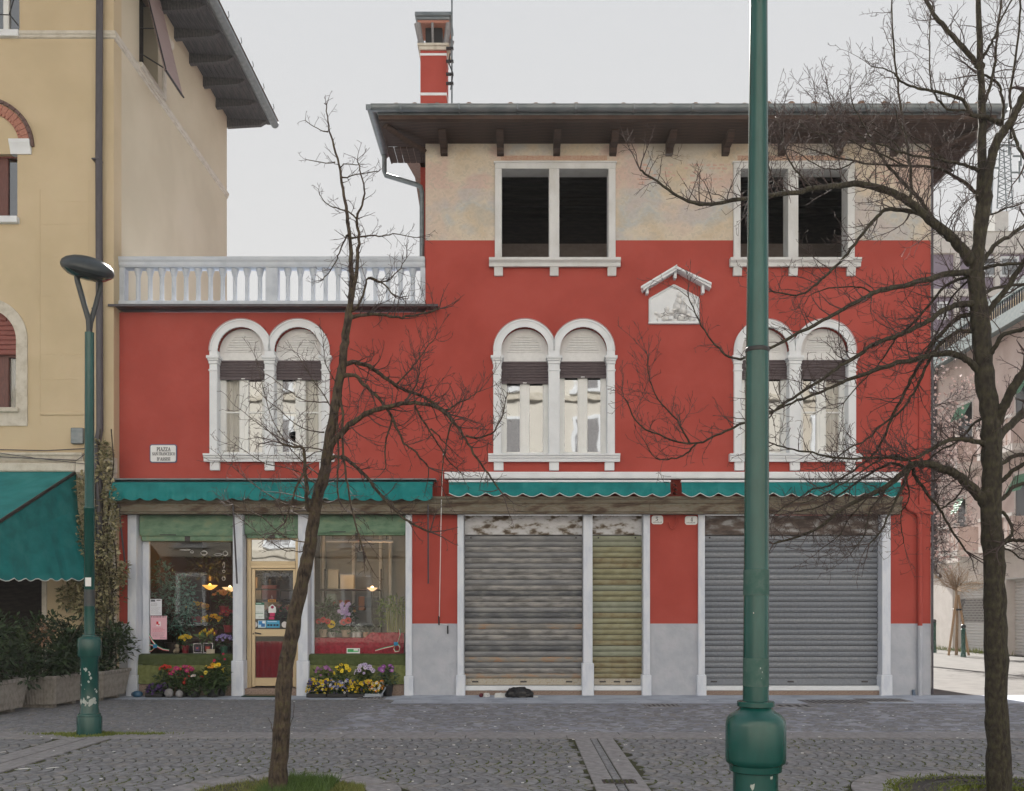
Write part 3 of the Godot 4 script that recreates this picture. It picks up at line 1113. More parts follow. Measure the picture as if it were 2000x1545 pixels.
func eaves(h: Node3D, mid: float, R: float) -> void:
	var x0 := -2.5
	var x1 := 8.40
	var zo := 0.92
	var yo := 10.33        # top of the fascia at the outer edge
	var slope := 0.16
	var rf := MB.new()
	var up := func(z: float) -> float: return yo + (zo - z) * 0.26
	rf.quad(Vector3(x0, yo + 0.02, zo), Vector3(x1, yo + 0.02, zo), Vector3(x1, up.call(-5.0), -5.0), Vector3(x0, up.call(-5.0), -5.0))
	rf.quad(Vector3(x1, up.call(-5.0), -5.0), Vector3(x1, yo, -11.5), Vector3(x0, yo, -11.5), Vector3(x0, up.call(-5.0), -5.0))
	rf.tri(Vector3(x1, yo, -11.5), Vector3(x1, up.call(-5.0), -5.0), Vector3(x1, yo, zo))
	rf.tri(Vector3(mid - 0.2, yo, zo), Vector3(mid - 0.2, up.call(-5.0), -5.0), Vector3(mid - 0.2, yo, -11.5))
	var roof := part(h, "roof", rf, M.roof_tile)
	var tl := MB.new()
	tl.tube(PackedVector3Array([Vector3(0, 0, 0.06), Vector3(0, 0.1, -0.34)]), PackedFloat32Array([0.075, 0.06]), 10, true)
	var tm := tl.mesh()
	for i in 26:
		var x := x0 + 0.3 + i * 0.41 + (0.0 if i > 15 else rng.randf_range(-0.1, 0.1))
		again(roof, "tile", tm, M.roof_tile, Transform3D(Basis(), Vector3(x, yo + (0.125 if i > 15 else 0.10) + rng.randf_range(-0.015, 0.01), zo)))
	# boarded underside, sloping down outwards is slight
	var sf := MB.new()
	sf.box(x0, x1, yo - 0.10, yo - 0.08, zo - 0.03, zo)
	sf.box(x0, x0 + 0.03, yo - 0.10, yo - 0.08, -0.75, zo - 0.03)
	var so := part(h, "soffit", sf, M.soffit_wood)
	var n := 9
	for i in n:
		var a := zo - 0.02 - i * 0.115
		var y0 := yo - 0.115 + i * 0.006
		var b := MB.new()
		b.cbox(x0, x1, y0, y0 + 0.03, a - 0.109, a, 0.004)
		part(so, "plank", b, M.soffit_wood)
	for i in 6:
		var b := MB.new()
		b.cbox(x0 + 0.02 + i * 0.12, x0 + 0.13 + i * 0.12, yo - 0.10, yo - 0.07, -0.72, -0.12, 0.004)
		part(so, "plank", b, M.soffit_wood)
	for i in 7:
		var b := MB.new()
		b.cbox(R + 0.02 + i * 0.11, R + 0.125 + i * 0.11, yo - 0.10, yo - 0.07, -11.3, -0.12, 0.004)
		part(so, "plank", b, M.soffit_wood)
	# carved rafter ends
	var pr := PackedVector2Array([Vector2(-0.05, 10.02), Vector2(0.13, 10.02), Vector2(0.17, 10.05), Vector2(0.19, 10.09), Vector2(0.3, 10.09), Vector2(0.42, 10.1), Vector2(0.5, 10.13), Vector2(0.56, 10.17), Vector2(0.62, 10.2), Vector2(0.62, 10.24), Vector2(-0.05, 10.25)])
	for i in 9:
		var x := ux(868) + i * 1.043
		var b := MB.new()
		b.run_x(pr, x - 0.062, x + 0.062)
		part(h, "rafter_end", b, M.soffit_wood)
	for i in 9:
		var z := -0.6 - i * 1.1
		var b := MB.new()
		var q := PackedVector2Array()
		for p in pr:
			q.append(Vector2(R + p.x, p.y))
		b.plate(q, z - 0.06, z + 0.06)
		part(h, "rafter_end", b, M.soffit_wood)
	for e in [[mid - 0.02, x0 + 0.1], [R + 0.02, x1 - 0.1]]:
		var hip := MB.new()
		hip.path([Vector3(e[0], 10.12, 0.0), Vector3(lerpf(e[0], e[1], 0.5), 10.13, 0.4), Vector3(e[1], 10.19, 0.8)], 0.065, 4)
		part(h, "rafter_end", hip, M.soffit_wood)
	# outer board and half round gutter
	var fb := MB.new()
	fb.cbox(x0, x1, yo - 0.1, yo + 0.0, zo, zo + 0.025, 0.004)
	part(h, "fascia_board", fb, M.soffit_wood)
	var gp := PackedVector2Array()
	for i in 13:
		var t := PI + PI * i / 12.0
		gp.append(Vector2(cos(t) * 0.085, sin(t) * 0.085))
	for i in 13:
		var t := TAU - PI * i / 12.0
		gp.append(Vector2(cos(t) * 0.078, sin(t) * 0.078))
	var gt := MB.new()
	var gy := yo + 0.075
	var gz := zo + 0.11
	var front := PackedVector2Array()
	for p in gp:
		front.append(Vector2(gz + p.x, gy + p.y))
	gt.run_x(front, x0 - 0.11, x1 + 0.11)
	gt.run_x(PackedVector2Array([Vector2(gz + 0.078, gy - 0.005), Vector2(gz + 0.095, gy - 0.005), Vector2(gz + 0.098, gy + 0.012), Vector2(gz + 0.078, gy + 0.012)]), x0 - 0.11, x1 + 0.11)
	gt.run_x(PackedVector2Array([Vector2(zo + 0.026, gy - 0.1), Vector2(zo + 0.034, gy - 0.1), Vector2(zo + 0.034, gy + 0.09), Vector2(zo + 0.026, gy + 0.09)]), x0 - 0.02, x1 + 0.02)
	for side in 2:
		var xx := x0 - 0.11 if side == 0 else x1 + 0.11
		var q := PackedVector2Array()
		for p in gp:
			q.append(Vector2(xx + p.x, gy + p.y))
		gt.run_z(q, -0.72 if side == 0 else -11.4, gz + 0.05)
	gt.box(x0 - 0.195, x0 - 0.11, gy - 0.08, gy + 0.003, gz + 0.04, gz + 0.085)
	part(h, "gutter", gt, M.zinc)
	for i in 11:
		var b := MB.new()
		b.box(x0 + 0.4 + i * 1.02, x0 + 0.425 + i * 1.02, gy - 0.088, gy + 0.016, gz - 0.088, gz + 0.101)
		part(h, "gutter_strap", b, M.zinc)

func balustrade(h: Node3D) -> void:
	var a := ux(230)
	var b := ux(831) - 0.01
	var m := MB.new()
	m.cbox(a - 0.03, b, vy(603), vy(588), -0.22, 0.04, 0.01)
	m.run_x(PackedVector2Array([Vector2(-0.2, vy(522)), Vector2(0.01, vy(522)), Vector2(0.03, vy(518)), Vector2(0.03, vy(513)), Vector2(0.055, vy(509)), Vector2(0.06, vy(503)), Vector2(-0.25, vy(503))]), a - 0.02, b)
	var bal := part(h, "balustrade", m, M.balustrade_paint)
	for u in [[232.0, 243.0], [518.5, 542.0], [821.0, 830.8]]:
		var p := MB.new()
		p.cbox(ux(u[0]), ux(u[1]), vy(588), vy(522), -0.19, 0.0, 0.006)
		part(bal, "pier", p, M.balustrade_paint)
	var y0 := vy(588)
	var hh := vy(522) - y0
	var pr := PackedVector2Array([Vector2(0.064, 0), Vector2(0.064, 0.03), Vector2(0.058, 0.038), Vector2(0.046, 0.05), Vector2(0.042, 0.075), Vector2(0.041, hh * 0.5), Vector2(0.040, hh - 0.14), Vector2(0.05, hh - 0.135), Vector2(0.05, hh - 0.12), Vector2(0.054, hh - 0.10), Vector2(0.060, hh - 0.065), Vector2(0.07, hh - 0.05), Vector2(0.07, hh)])
	var one := MB.new()
	one.lathe(pr, 14)
	var mesh := one.mesh()
	var us := [266.0, 289.5, 312.5, 336.0, 360.0, 384.0, 408.0, 432.0, 456.0, 480.0, 505.0, 560.0, 584.5, 609.5, 634.0, 658.5, 683.0, 708.0, 732.0, 756.5, 781.0, 805.0]
	for u in us:
		again(bal, "baluster", mesh, M.balustrade_paint, Transform3D(Basis(), Vector3(ux(u), y0, -0.1)))
	var led := MB.new()
	led.cbox(a - 0.06, ux(858), vy(605.5), vy(603.4), -0.01, 0.30, 0.003)
	led.box(a - 0.06, ux(858), vy(608), vy(605.5), 0.285, 0.30)
	part(h, "drip_ledge", led, M.dark_pipe)
	var tb := MB.new()
	tb.box(a, b - 0.02, 7.0, vy(600), -6.5, -0.25)
	tb.box(a, b - 0.02, -0.1, 7.0, -7.0, -6.5)
	part(h, "terrace", tb, M.footpath)

func chimney(h: Node3D) -> void:
	var z := -3.0
	var a := ux(821, z)
	var b := ux(872, z)
	var t := 0.55
	var y := func(w: float) -> float: return vy(w, z)
	var c := MB.new()
	c.cbox(a, b, 9.5, y.call(98), z - t, z, 0.01)
	var ch := part(h, "chimney", c, M.red_stucco)
	for w in [[104.0, 108.5], [181.0, 186.5]]:
		var s := MB.new()
		s.cbox(a - 0.008, b + 0.008, y.call(w[1]), y.call(w[0]), z - t - 0.008, z + 0.008, 0.004)
		part(ch, "white_band", s, M.white_trim)
	var cap := MB.new()
	cap.cbox(a - 0.03, b + 0.03, y.call(98), y.call(91), z - t - 0.03, z + 0.03, 0.01)
	cap.cbox(a - 0.06, b + 0.06, y.call(91), y.call(86), z - t - 0.06, z + 0.06, 0.01)
	part(ch, "collar", cap, M.pale_stone)
	# flaring head with flue openings
	var y0: float = y.call(86)
	var y1: float = y.call(48)
	for e in [[-1, -1], [1, -1], [-1, 1], [1, 1], [-0.05, 1.05]]:
		var cx: float = (a + b) / 2
		var cz := z - t / 2
		var p := MB.new()
		var bx: float = cx + e[0] * ((b - a) / 2 - 0.02)
		var bz: float = cz + e[1] * (t / 2 - 0.03)
		var tx: float = cx + e[0] * ((b - a) / 2 + 0.06)
		var tz: float = cz + e[1] * (t / 2 + 0.05)
		var r := 0.06 if e[0] != -0.05 else 0.025
		p.tube(PackedVector3Array([Vector3(bx, y0, bz), Vector3(tx, y1, tz)]), PackedFloat32Array([r, r * 1.2]), 4, true)
		part(ch, "head_post", p, M.slab)
	var core := MB.new()
	core.box(a + 0.1, b - 0.1, y0, y1, z - t + 0.1, z - 0.12)
	part(ch, "flue", core, M.black_line)
	var top := MB.new()
	top.cbox(a - 0.06, b + 0.06, y1, y.call(42), z - t - 0.06, z + 0.06, 0.01)
	part(ch, "brick_course", top, M.brick_red)
	var t2 := MB.new()
	t2.cbox(a - 0.08, b + 0.08, y.call(42), y.call(36), z - t - 0.08, z + 0.08, 0.01)
	t2.cbox(a - 0.11, b + 0.11, y.call(36), y.call(28), z - t - 0.11, z + 0.11, 0.012)
	part(ch, "cap", t2, M.zinc)
	var an := thing("aerial_pole", "thin grey aerial pole rising beside the red chimney", "aerial", Vector3(b + 0.12, 11, z + 0.05))
	var pm := MB.new()
	pm.bar(Vector3(b + 0.125, 11.2, z + 0.1), Vector3(b + 0.125, 17.0, z + 0.1), 0.018)
	part(an, "pole", pm, M.zinc)
	var cl := MB.new()
	for w in [100.0, 125.0, 150.0, 168.0]:
		cl.cbox(b, b + 0.16, y.call(w) - 0.02, y.call(w) + 0.02, z + 0.06, z + 0.14, 0.004)
	cl.path([Vector3(b + 0.09, y.call(110), z + 0.1), Vector3(b + 0.06, y.call(130), z + 0.14), Vector3(b + 0.15, y.call(150), z + 0.12), Vector3(b + 0.1, y.call(180), z + 0.1)], 0.014, 5)
	part(an, "bracket", cl, M.steel_dark)

func pipes(h: Node3D, R: float) -> void:
	var d := MB.new()
	d.path([Vector3(-2.61, 10.33, -0.6), Vector3(-2.61, 10.02, -0.6), Vector3(-2.58, 9.93, -0.58), Vector3(-1.96, 9.62, -0.28), Vector3(-1.88, 9.56, -0.24), Vector3(-1.85, 9.46, -0.22), Vector3(-1.85, vy(503), -0.22)], 0.045, 12)
	part(h, "downpipe", d, M.zinc)
	var e := MB.new()
	e.path([Vector3(R + 0.02, 10.2, 0.02), Vector3(R + 0.02, 0.02, 0.02)], 0.022, 8)
	part(h, "corner_pipe", e, M.dark_pipe)
	var f := MB.new()
	f.path([P(1768, 985, 0.05), P(1776, 994, 0.05), P(1790, 1000, 0.05), P(1796, 1010, 0.05), Vector3(ux(1797, 0.05), vy(1222), 0.05)], 0.042, 10)
	f.path([P(1796, 1012, 0.04), P(1803, 1000, 0.04), P(1822, 1003, 0.04)], 0.03, 8)
	part(h, "red_pipe", f, M.red_stucco)
	var g := MB.new()
	g.path([Vector3(ux(1797, 0.05), vy(1222), 0.05), Vector3(ux(1797, 0.05), 0.0, 0.05)], 0.042, 10)
	part(h, "grey_pipe", g, M.grey_plinth)
	var k := MB.new()
	k.path([P(1784, 1347, 0.03), P(1786, 1364, 0.05)], 0.03, 8)
	part(h, "pipe_stub", k, flat("blue_grey", Color(0.10, 0.14, 0.2), 0.5))
	var w := MB.new()
	var rc := MB.new()
	rc.path([P(1795, 640, 0.015), P(1796, 985, 0.015)], 0.016, 6)
	part(h, "red_conduit", rc, M.red_stucco)
	w.path([P(866, 880, 0.02), P(862, 985, 0.32), P(858, 1205, 0.02)], 0.007, 5)
	w.path([P(858, 1218, 0.012), P(874, 1220, 0.012)], 0.005, 5)
	part(h, "wire", w, M.white_plastic)
	var w2 := MB.new()
	w2.path([P(857, 1203, 0.02), P(857.5, 1221, 0.02)], 0.014, 6)
	w2.path([P(874.5, 1222, 0.02), P(874.5, 1238, 0.02)], 0.014, 6)
	part(h, "cable_end", w2, M.black_plastic)
	# hook and awning cranks
	var hk := MB.new()
	hk.path([P(1321, 992, 0.03), P(1321, 1022, 0.03), P(1318, 1030, 0.03), P(1313, 1034, 0.03), P(1308, 1030, 0.03), P(1306, 1020, 0.03)], 0.014, 8)
	part(h, "iron_hook", hk, M.red_stucco)
	for u in [[836.0, 836.5, 985.0, 1140.0], [455.0, 463.0, 985.0, 1140.0], [231.0, 244.0, 985.0, 1100.0]]:
		var cr := MB.new()
		cr.path([P(u[0], u[2], 0.32), P(u[1], u[3], 0.14)], 0.016, 6)
		part(h, "awning_crank", cr, M.dark_pipe)

# ---------- shop fronts of the red house ----------
func shopfronts(h: Node3D) -> void:
	# weathered timber fascia over all the shops
	var seams := [225.0, 520.0, 850.0, 1158.0, 1268.0, 1600.0, 1762.0]
	for i in seams.size() - 1:
		var b := MB.new()
		var z := 0.26
		b.run_x(PackedVector2Array([Vector2(0.0, vy(1003, z)), Vector2(z - 0.02, vy(1003, z)), Vector2(z - 0.02, vy(1000, z)), Vector2(z, vy(999, z)), Vector2(z, vy(984, z)), Vector2(z + 0.02, vy(982, z)), Vector2(z + 0.03, vy(977, z)), Vector2(z + 0.06, vy(974, z)), Vector2(z + 0.06, vy(970, z)), Vector2(0.0, vy(966, z))]), ux(seams[i], z) + 0.002, ux(seams[i + 1], z) - 0.002)
		part(h, "shop_fascia", b, M.fascia_wood)
	# white pilasters
	var top := vy(1003)
	for u in [[251.0, 268.0, 1318.0], [456.0, 475.0, 1290.0], [583.0, 602.0, 1290.0], [792.5, 805.0, 1320.0], [893.5, 906.0, 1318.0], [1139.0, 1157.0, 1295.0], [1256.0, 1269.0, 1318.0], [1363.0, 1376.0, 1318.0], [1721.0, 1738.0, 1318.0]]:
		var p := MB.new()
		p.cbox(ux(u[0]), ux(u[1]), vy(u[2]), top, -0.26, 0.05, 0.008)
		p.cbox(ux(u[0]) - 0.025, ux(u[1]) + 0.025, -0.02, vy(u[2]), -0.27, 0.075, 0.012)
		part(h, "shop_pilaster", p, M.pilaster_paint)
	# three closed steel shutters
	var grey := mk("steel_grey", [Color(0.169, 0.174, 0.185), Color(0.221, 0.224, 0.231), Color(0.260, 0.260, 0.258)], 0.55, Vector3(1.9, 0.7, 0.7), 0.014, "grain", 0.1, 0.2, 3)
	var dk := mk("steel_dark_streak", [Color(0.069, 0.073, 0.083), Color(0.112, 0.117, 0.125), Color(0.188, 0.188, 0.185)], 0.5, Vector3(1.7, 0.6, 0.7), 0.014, "grain", 0.1, 0.2, 5)
	var mid_grey := mk("steel_mid", [Color(0.143, 0.139, 0.136), Color(0.247, 0.244, 0.242), Color(0.325, 0.310, 0.292)], 0.55, Vector3(1.5, 0.5, 0.7), 0.012, "grain", 0.1, 0.2, 33)
	var rust := mk("steel_rust", [Color(0.195, 0.191, 0.184), Color(0.260, 0.244, 0.224), Color(0.286, 0.251, 0.211), Color(0.377, 0.224, 0.136)], 0.65, Vector3(1.8, 0.8, 0.7), 0.012, "grain", 0.1, 0.15, 9)
	var olive := mk("steel_olive", [Color(0.228, 0.216, 0.126), Color(0.282, 0.270, 0.162), Color(0.300, 0.300, 0.198)], 0.6, Vector3(1.2, 0.7, 0.7), 0.014, "grain", 0.1, 0.1, 4)
	var olive2 := mk("steel_olive_brown", [Color(0.204, 0.162, 0.090), Color(0.252, 0.222, 0.126), Color(0.282, 0.264, 0.168)], 0.6, Vector3(1.1, 0.5, 0.7), 0.014, "grain", 0.1, 0.1, 8)
	var olive3 := mk("steel_olive_grey", [Color(0.240, 0.258, 0.186), Color(0.288, 0.300, 0.228)], 0.6, Vector3(1.1, 0.5, 0.7), 0.014, "grain", 0.1, 0.1, 38)
	var blue := mk("steel_blue", [Color(0.168, 0.187, 0.216), Color(0.188, 0.206, 0.238), Color(0.209, 0.224, 0.252)], 0.5, Vector3(0.5, 0.5, 0.5), 0.03, "", 0.0, 0.25, 6)
	var blue2 := mk("steel_blue_light", [Color(0.188, 0.206, 0.238), Color(0.215, 0.232, 0.259), Color(0.255, 0.269, 0.295)], 0.5, Vector3(0.5, 0.5, 0.5), 0.03, "", 0.0, 0.25, 61)
	var peel := mk("peeling_white", [Color(0.09, 0.07, 0.05), Color(0.15, 0.12, 0.09), Color(0.30, 0.28, 0.26), Color(0.46, 0.46, 0.47), Color(0.52, 0.52, 0.53), Color(0.55, 0.55, 0.57), Color(0.57, 0.57, 0.59)], 0.85, Vector3(1.6, 0.9, 0.9), 0.018, "grain", 0.2, 0.0, 12)
	var peelr := mk("peeling_rust", [Color(0.07, 0.055, 0.05), Color(0.10, 0.08, 0.07), Color(0.12, 0.09, 0.08), Color(0.15, 0.13, 0.12), Color(0.22, 0.21, 0.21), Color(0.34, 0.34, 0.35)], 0.85, Vector3(2.2, 0.9, 0.9), 0.016, "grain", 0.2, 0.0, 14)
	var pale := mk("steel_pale", [Color(0.30, 0.26, 0.20), Color(0.42, 0.38, 0.31), Color(0.36, 0.34, 0.30)], 0.65, Vector3(0.5, 0.3, 0.4), 0.03)
	garage(h, 906.0, 1139.0, [grey, grey, mid_grey, mid_grey, rust, dk], peel, pale, "scratched grey steel roller shutter with rust streaks", 21)
	garage(h, 1157.0, 1256.0, [olive, olive, olive3, olive2], peel, pale, "narrow olive green steel roller shutter", 22)
	garage(h, 1376.0, 1721.0, [blue, blue, blue2], peelr, blue, "wide even blue-grey steel roller shutter", 23)

func garage(h: Node3D, u0: float, u1: float, mats: Array, head: Material, foot: Material, label: String, sd: int) -> void:
	var z := -0.16
	var a := ux(u0) + 0.004
	var b := ux(u1) - 0.004
	var r := RandomNumberGenerator.new()
	r.seed = sd
	var hd := MB.new()
	hd.cbox(a, b, vy(1043.5), vy(1005), z - 0.1, z + 0.03, 0.006)
	var sh := part(h, "shop_shutter", hd, head)
	sh.set_meta("label", label)
	var pitch := 10.85 / 105.0
	var s := MB.new()
	s.run_x(PackedVector2Array([Vector2(z - 0.03, 0.0), Vector2(z - 0.012, 0.0), Vector2(z - 0.012, 0.012), Vector2(z + 0.004, 0.018), Vector2(z + 0.010, 0.04), Vector2(z + 0.010, 0.07), Vector2(z + 0.004, 0.086), Vector2(z - 0.004, pitch - 0.011), Vector2(z - 0.03, pitch - 0.011)]), a, b)
	var mesh := s.mesh()
	for i in 26:
		again(sh, "slat", mesh, mats[r.randi() % mats.size()], Transform3D(Basis(), Vector3(0, vy(1044) - (i + 1) * pitch, r.randf_range(-0.002, 0.002))))
	var bk := MB.new()
	bk.box(a, b, vy(1340), vy(1044), z - 0.06, z - 0.031)
	part(sh, "backing", bk, M.black_line)
	var ft := MB.new()
	var yb := vy(1044) - 26 * pitch
	ft.cbox(a, b, vy(1339), yb - 0.004, z - 0.03, z + 0.012, 0.006)
	part(sh, "bottom_rail", ft, foot)
	var si := MB.new()
	si.cbox(a, b, vy(1349), vy(1340), -0.3, -0.02, 0.006)
	part(sh, "white_sill", si, M.white_trim)
	var st := MB.new()
	st.cbox(a, b, -0.03, vy(1349.4), -0.3, -0.035, 0.006)
	part(sh, "stone_base", st, M.stone_step)
	var bl := MB.new()
	for x in [a + 0.12, b - 0.12]:
		bl.ball(Vector3(x, vy(1049), z + 0.012), Vector3(0.018, 0.018, 0.012), 4, 6)
	for x in [a + 0.2, (a + b) / 2, b - 0.25]:
		bl.cbox(x - 0.06, x + 0.06, vy(1334), vy(1331), z + 0.008, z + 0.02, 0.004)
	part(sh, "lock", bl, M.iron)

# ---------- the yellow house on the left ----------
const YZ := 0.25

func yellow_house() -> void:
	var C := ux(222, YZ)       # its right front corner
	var L := -22.0
	var zb := -6.6
	var h := thing("yellow_house", "ochre yellow stucco house with deep eaves at the left edge", "house", Vector3(C - 3, 0, YZ))
	var y := func(w: float) -> float: return vy(w, YZ)
	var x := func(u: float) -> float: return ux(u, YZ)
	var band: float = y.call(68)
	# openings: top window, two arched windows, shop below the awning
	var holes := [
		[x.call(-110), x.call(38), y.call(62), y.call(-160)],
		[x.call(-88), x.call(34), y.call(426), y.call(303) + 0.02],
		[x.call(-90), x.call(33), y.call(797), y.call(603), true],
		[x.call(-700), x.call(82), -0.5, y.call(985)],
	]
	var w := MB.new()
	w.wall(L, C, y.call(913), 14.35, YZ, YZ - 0.35, holes)
	w.wall(L, C, -0.1, y.call(913), YZ, YZ - 0.35, holes)
	# side towards the terrace, with one window near the front
	var wz0 := -0.94
	var wz1 := -1.92
	var wy0: float = 12.27
	var sd := MB.new()
	for e in [[zb, wz1, -0.1, 14.35], [wz1, wz0, -0.1, wy0], [wz1, wz0, 13.9, 14.35], [wz0, YZ - 0.35, -0.1, 14.35]]:
		sd.quad(Vector3(C, e[2], e[1]), Vector3(C, e[2], e[0]), Vector3(C, e[3], e[0]), Vector3(C, e[3], e[1]))
	sd.quad(Vector3(C, wy0, wz0), Vector3(C - 0.3, wy0, wz0), Vector3(C - 0.3, 14.0, wz0), Vector3(C, 14.0, wz0))
	sd.quad(Vector3(C, wy0, wz1), Vector3(C, 14.0, wz1), Vector3(C - 0.3, 14.0, wz1), Vector3(C - 0.3, wy0, wz1))
	sd.quad(Vector3(C - 0.3, wy0, wz0), Vector3(C, wy0, wz0), Vector3(C, wy0, wz1), Vector3(C - 0.3, wy0, wz1))
	part(h, "side_wall", sd, M.yellow_side)
	w.quad(Vector3(C, -0.1, zb), Vector3(L, -0.1, zb), Vector3(L, 14.2, zb), Vector3(C, 14.2, zb))
	part(h, "wall", w, M.yellow_stucco)
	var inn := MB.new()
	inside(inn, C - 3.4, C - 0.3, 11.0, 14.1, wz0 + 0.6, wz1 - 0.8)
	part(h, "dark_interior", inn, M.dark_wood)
	# string course, front and side
	var pr := [Vector2(0, -0.075), Vector2(0.03, -0.06), Vector2(0.03, -0.02), Vector2(0.05, 0.0), Vector2(0.055, 0.05), Vector2(0.0, 0.06)]
	var sc := MB.new()
	var pf := PackedVector2Array()
	var ps := PackedVector2Array()
	for p in pr:
		pf.append(Vector2(YZ + p.x, band + p.y))
		ps.append(Vector2(C + p.x, band + p.y))
	sc.run_x(pf, L, C + 0.05)
	sc.run_z(ps, zb - 0.02, YZ)
	part(h, "string_course", sc, M.pale_stone)
	# faint score lines in the plaster
	var sl := MB.new()
	for e in [[172.0, 173.5, 352.0, 600.0], [77.5, 78.5, 370.0, 830.0]]:
		sl.cbox(x.call(e[0]), x.call(e[1]), y.call(e[3]), y.call(e[2]), YZ - 0.01, YZ + 0.004, 0.001)
	for e in [[110.0, 172.0, 393.0], [78.0, 172.0, 437.0], [78.0, 172.0, 501.0], [78.0, 172.0, 579.0], [78.0, 160.0, 692.0], [80.0, 150.0, 740.0]]:
		sl.cbox(x.call(e[0]), x.call(e[1]), y.call(e[2] + 1.0), y.call(e[2]), YZ - 0.01, YZ + 0.003, 0.001)
	sl.cbox(x.call(80), x.call(168), y.call(811), y.call(805), YZ - 0.01, YZ + 0.02, 0.006)
	sl.cbox(C - 0.1, C + 0.004, vy(600), y.call(375), YZ - 0.30, YZ - 0.285, 0.001)
	part(h, "plaster_joint", sl, M.yellow_stucco)
	# top window
	var tf := MB.new()
	tf.cbox(x.call(-110), x.call(40), y.call(75), y.call(62), YZ - 0.3, YZ + 0.09, 0.01)
	var tw := part(h, "window", tf, M.white_trim)
	var t2 := MB.new()
	t2.cbox(x.call(-2), x.call(9), y.call(62), y.call(-160), YZ - 0.22, YZ - 0.14, 0.008)
	t2.cbox(x.call(34), x.call(38), y.call(62), y.call(-160), YZ - 0.22, YZ - 0.14, 0.008)
	part(tw, "frame", t2, M.casement_paint)
	var t3 := MB.new()
	t3.box(x.call(9), x.call(34), y.call(60), y.call(-160), YZ - 0.2, YZ - 0.19)
	t3.box(x.call(-110), x.call(-2), y.call(60), y.call(-160), YZ - 0.2, YZ - 0.19)
	part(tw, "pane", t3, M.mirror_glass)
	var t4 := MB.new()
	t4.path([P(-20, 28, YZ + 0.1), P(18, 29, YZ + 0.1), P(30, -12, YZ + 0.1)], 0.012, 5)
	t4.path([P(18, 28, YZ + 0.1), P(36, 50, YZ + 0.05)], 0.012, 5)
	part(tw, "stay", t4, M.steel_dark)
	# brick arched window
	var bx: float = x.call(-29)
	var by: float = y.call(288)
	var kw := MB.new()
	kw.box(x.call(-88), x.call(-20), y.call(436), y.call(300), YZ - 0.34, YZ - 0.33)
	kw.cbox(x.call(-90), x.call(38), y.call(438), y.call(425), YZ - 0.3, YZ + 0.10, 0.012)
	var bw := part(h, "window", kw, M.white_trim)
	bw.set_meta("label", "window under a round arch of red bricks")
	for i in 22:
		var t0 := PI * (i + 0.04) / 22.0
		var t1 := PI * (i + 0.96) / 22.0
		for lay in 2:
			var r0 := 0.64 if lay == 0 else 0.845
			var r1 := 0.83 if lay == 0 else 0.905
			var q := PackedVector2Array()
			for k in 3:
				var t := lerpf(t0, t1, k / 2.0)
				q.append(Vector2(bx + cos(t) * r1, by + sin(t) * r1))
			for k in 3:
				var t := lerpf(t1, t0, k / 2.0)
				q.append(Vector2(bx + cos(t) * r0, by + sin(t) * r0))
			var b := MB.new()
			b.plate(q, YZ - 0.02, YZ + (0.03 if lay == 0 else 0.06))
			part(bw, "brick", b, M.brick_red if lay == 0 else M.brick_dark)
	for i in 30:
		var t := PI * (i + 0.5) / 30.0
		var b := MB.new()
		b.cbox(-0.02, 0.02, -0.022, 0.022, 0.0, 0.05, 0.004, Transform3D(Basis(Vector3(0, 0, 1), t), Vector3(bx + cos(t) * 0.665, by + sin(t) * 0.665, YZ)))
		part(bw, "dentil", b, M.brick_red)
	var im := MB.new()
	var edge: float = x.call(62)
	im.run_x(PackedVector2Array([Vector2(YZ - 0.25, y.call(302)), Vector2(YZ + 0.03, y.call(302)), Vector2(YZ + 0.05, y.call(294)), Vector2(YZ + 0.07, y.call(288)), Vector2(YZ + 0.1, y.call(282)), Vector2(YZ + 0.11, y.call(276)), Vector2(YZ - 0.25, y.call(275))]), x.call(22), edge)
	part(bw, "impost", im, M.white_trim)
	var head := MB.new()
	var hp := PackedVector2Array()
	for i in 17:
		hp.append(Vector2(bx + cos(PI * i / 16.0) * 0.645, by + sin(PI * i / 16.0) * 0.645))
	hp.append(Vector2(bx - 0.645, y.call(303)))
	hp.append(Vector2(bx + 0.645, y.call(303)))
	head.plate(hp, YZ - 0.14, YZ - 0.1)
	part(bw, "blind", head, M.blind_red)
	for i in 9:
		var yy: float = y.call(300) + i * 0.085
		var dx := yy - by
		var half := sqrt(maxf(0.01, 0.64 * 0.64 - maxf(dx, 0.0) * maxf(dx, 0.0))) - 0.02
		var b := MB.new()
		b.cbox(bx - half, bx + half, yy, yy + 0.075, YZ - 0.105, YZ - 0.08, 0.008)
		part(bw, "blind_slat", b, M.blind_red)
	var fr := MB.new()
	fr.cbox(x.call(-20), x.call(8.5), y.call(426), y.call(302), YZ - 0.2, YZ - 0.13, 0.008)
	fr.cbox(x.call(-88), x.call(34), y.call(426), y.call(423), YZ - 0.2, YZ - 0.13, 0.004)
	part(bw, "frame", fr, M.window_wood)
	var gl := MB.new()
	gl.box(x.call(8.5), x.call(34), y.call(423), y.call(303), YZ - 0.175, YZ - 0.168)
	part(bw, "pane", gl, M.mirror_glass)
	# lower arched window with a flat pale surround
	var ax: float = x.call(-28.5)
	var r := 0.578
	var ay: float = y.call(603) - r
	var sr := MB.new()
	var q2 := ring(ax, ay, r - 0.005, r + 0.20, -99, 99)
	var full := PackedVector2Array()
	for i in 29:
		full.append(q2[i])
	full.append(Vector2(ax - r - 0.2, y.call(832)))
	full.append(Vector2(ax + r + 0.2, y.call(832)))
	var inner := PackedVector2Array()
	for i in 29:
		inner.append(q2[29 + i])
	inner.append(Vector2(ax + r, y.call(806)))
	inner.append(Vector2(ax - r, y.call(806)))
	# two halves, so that each outline is simple
	var right_half := PackedVector2Array()
	for i in 15:
		right_half.append(q2[i])
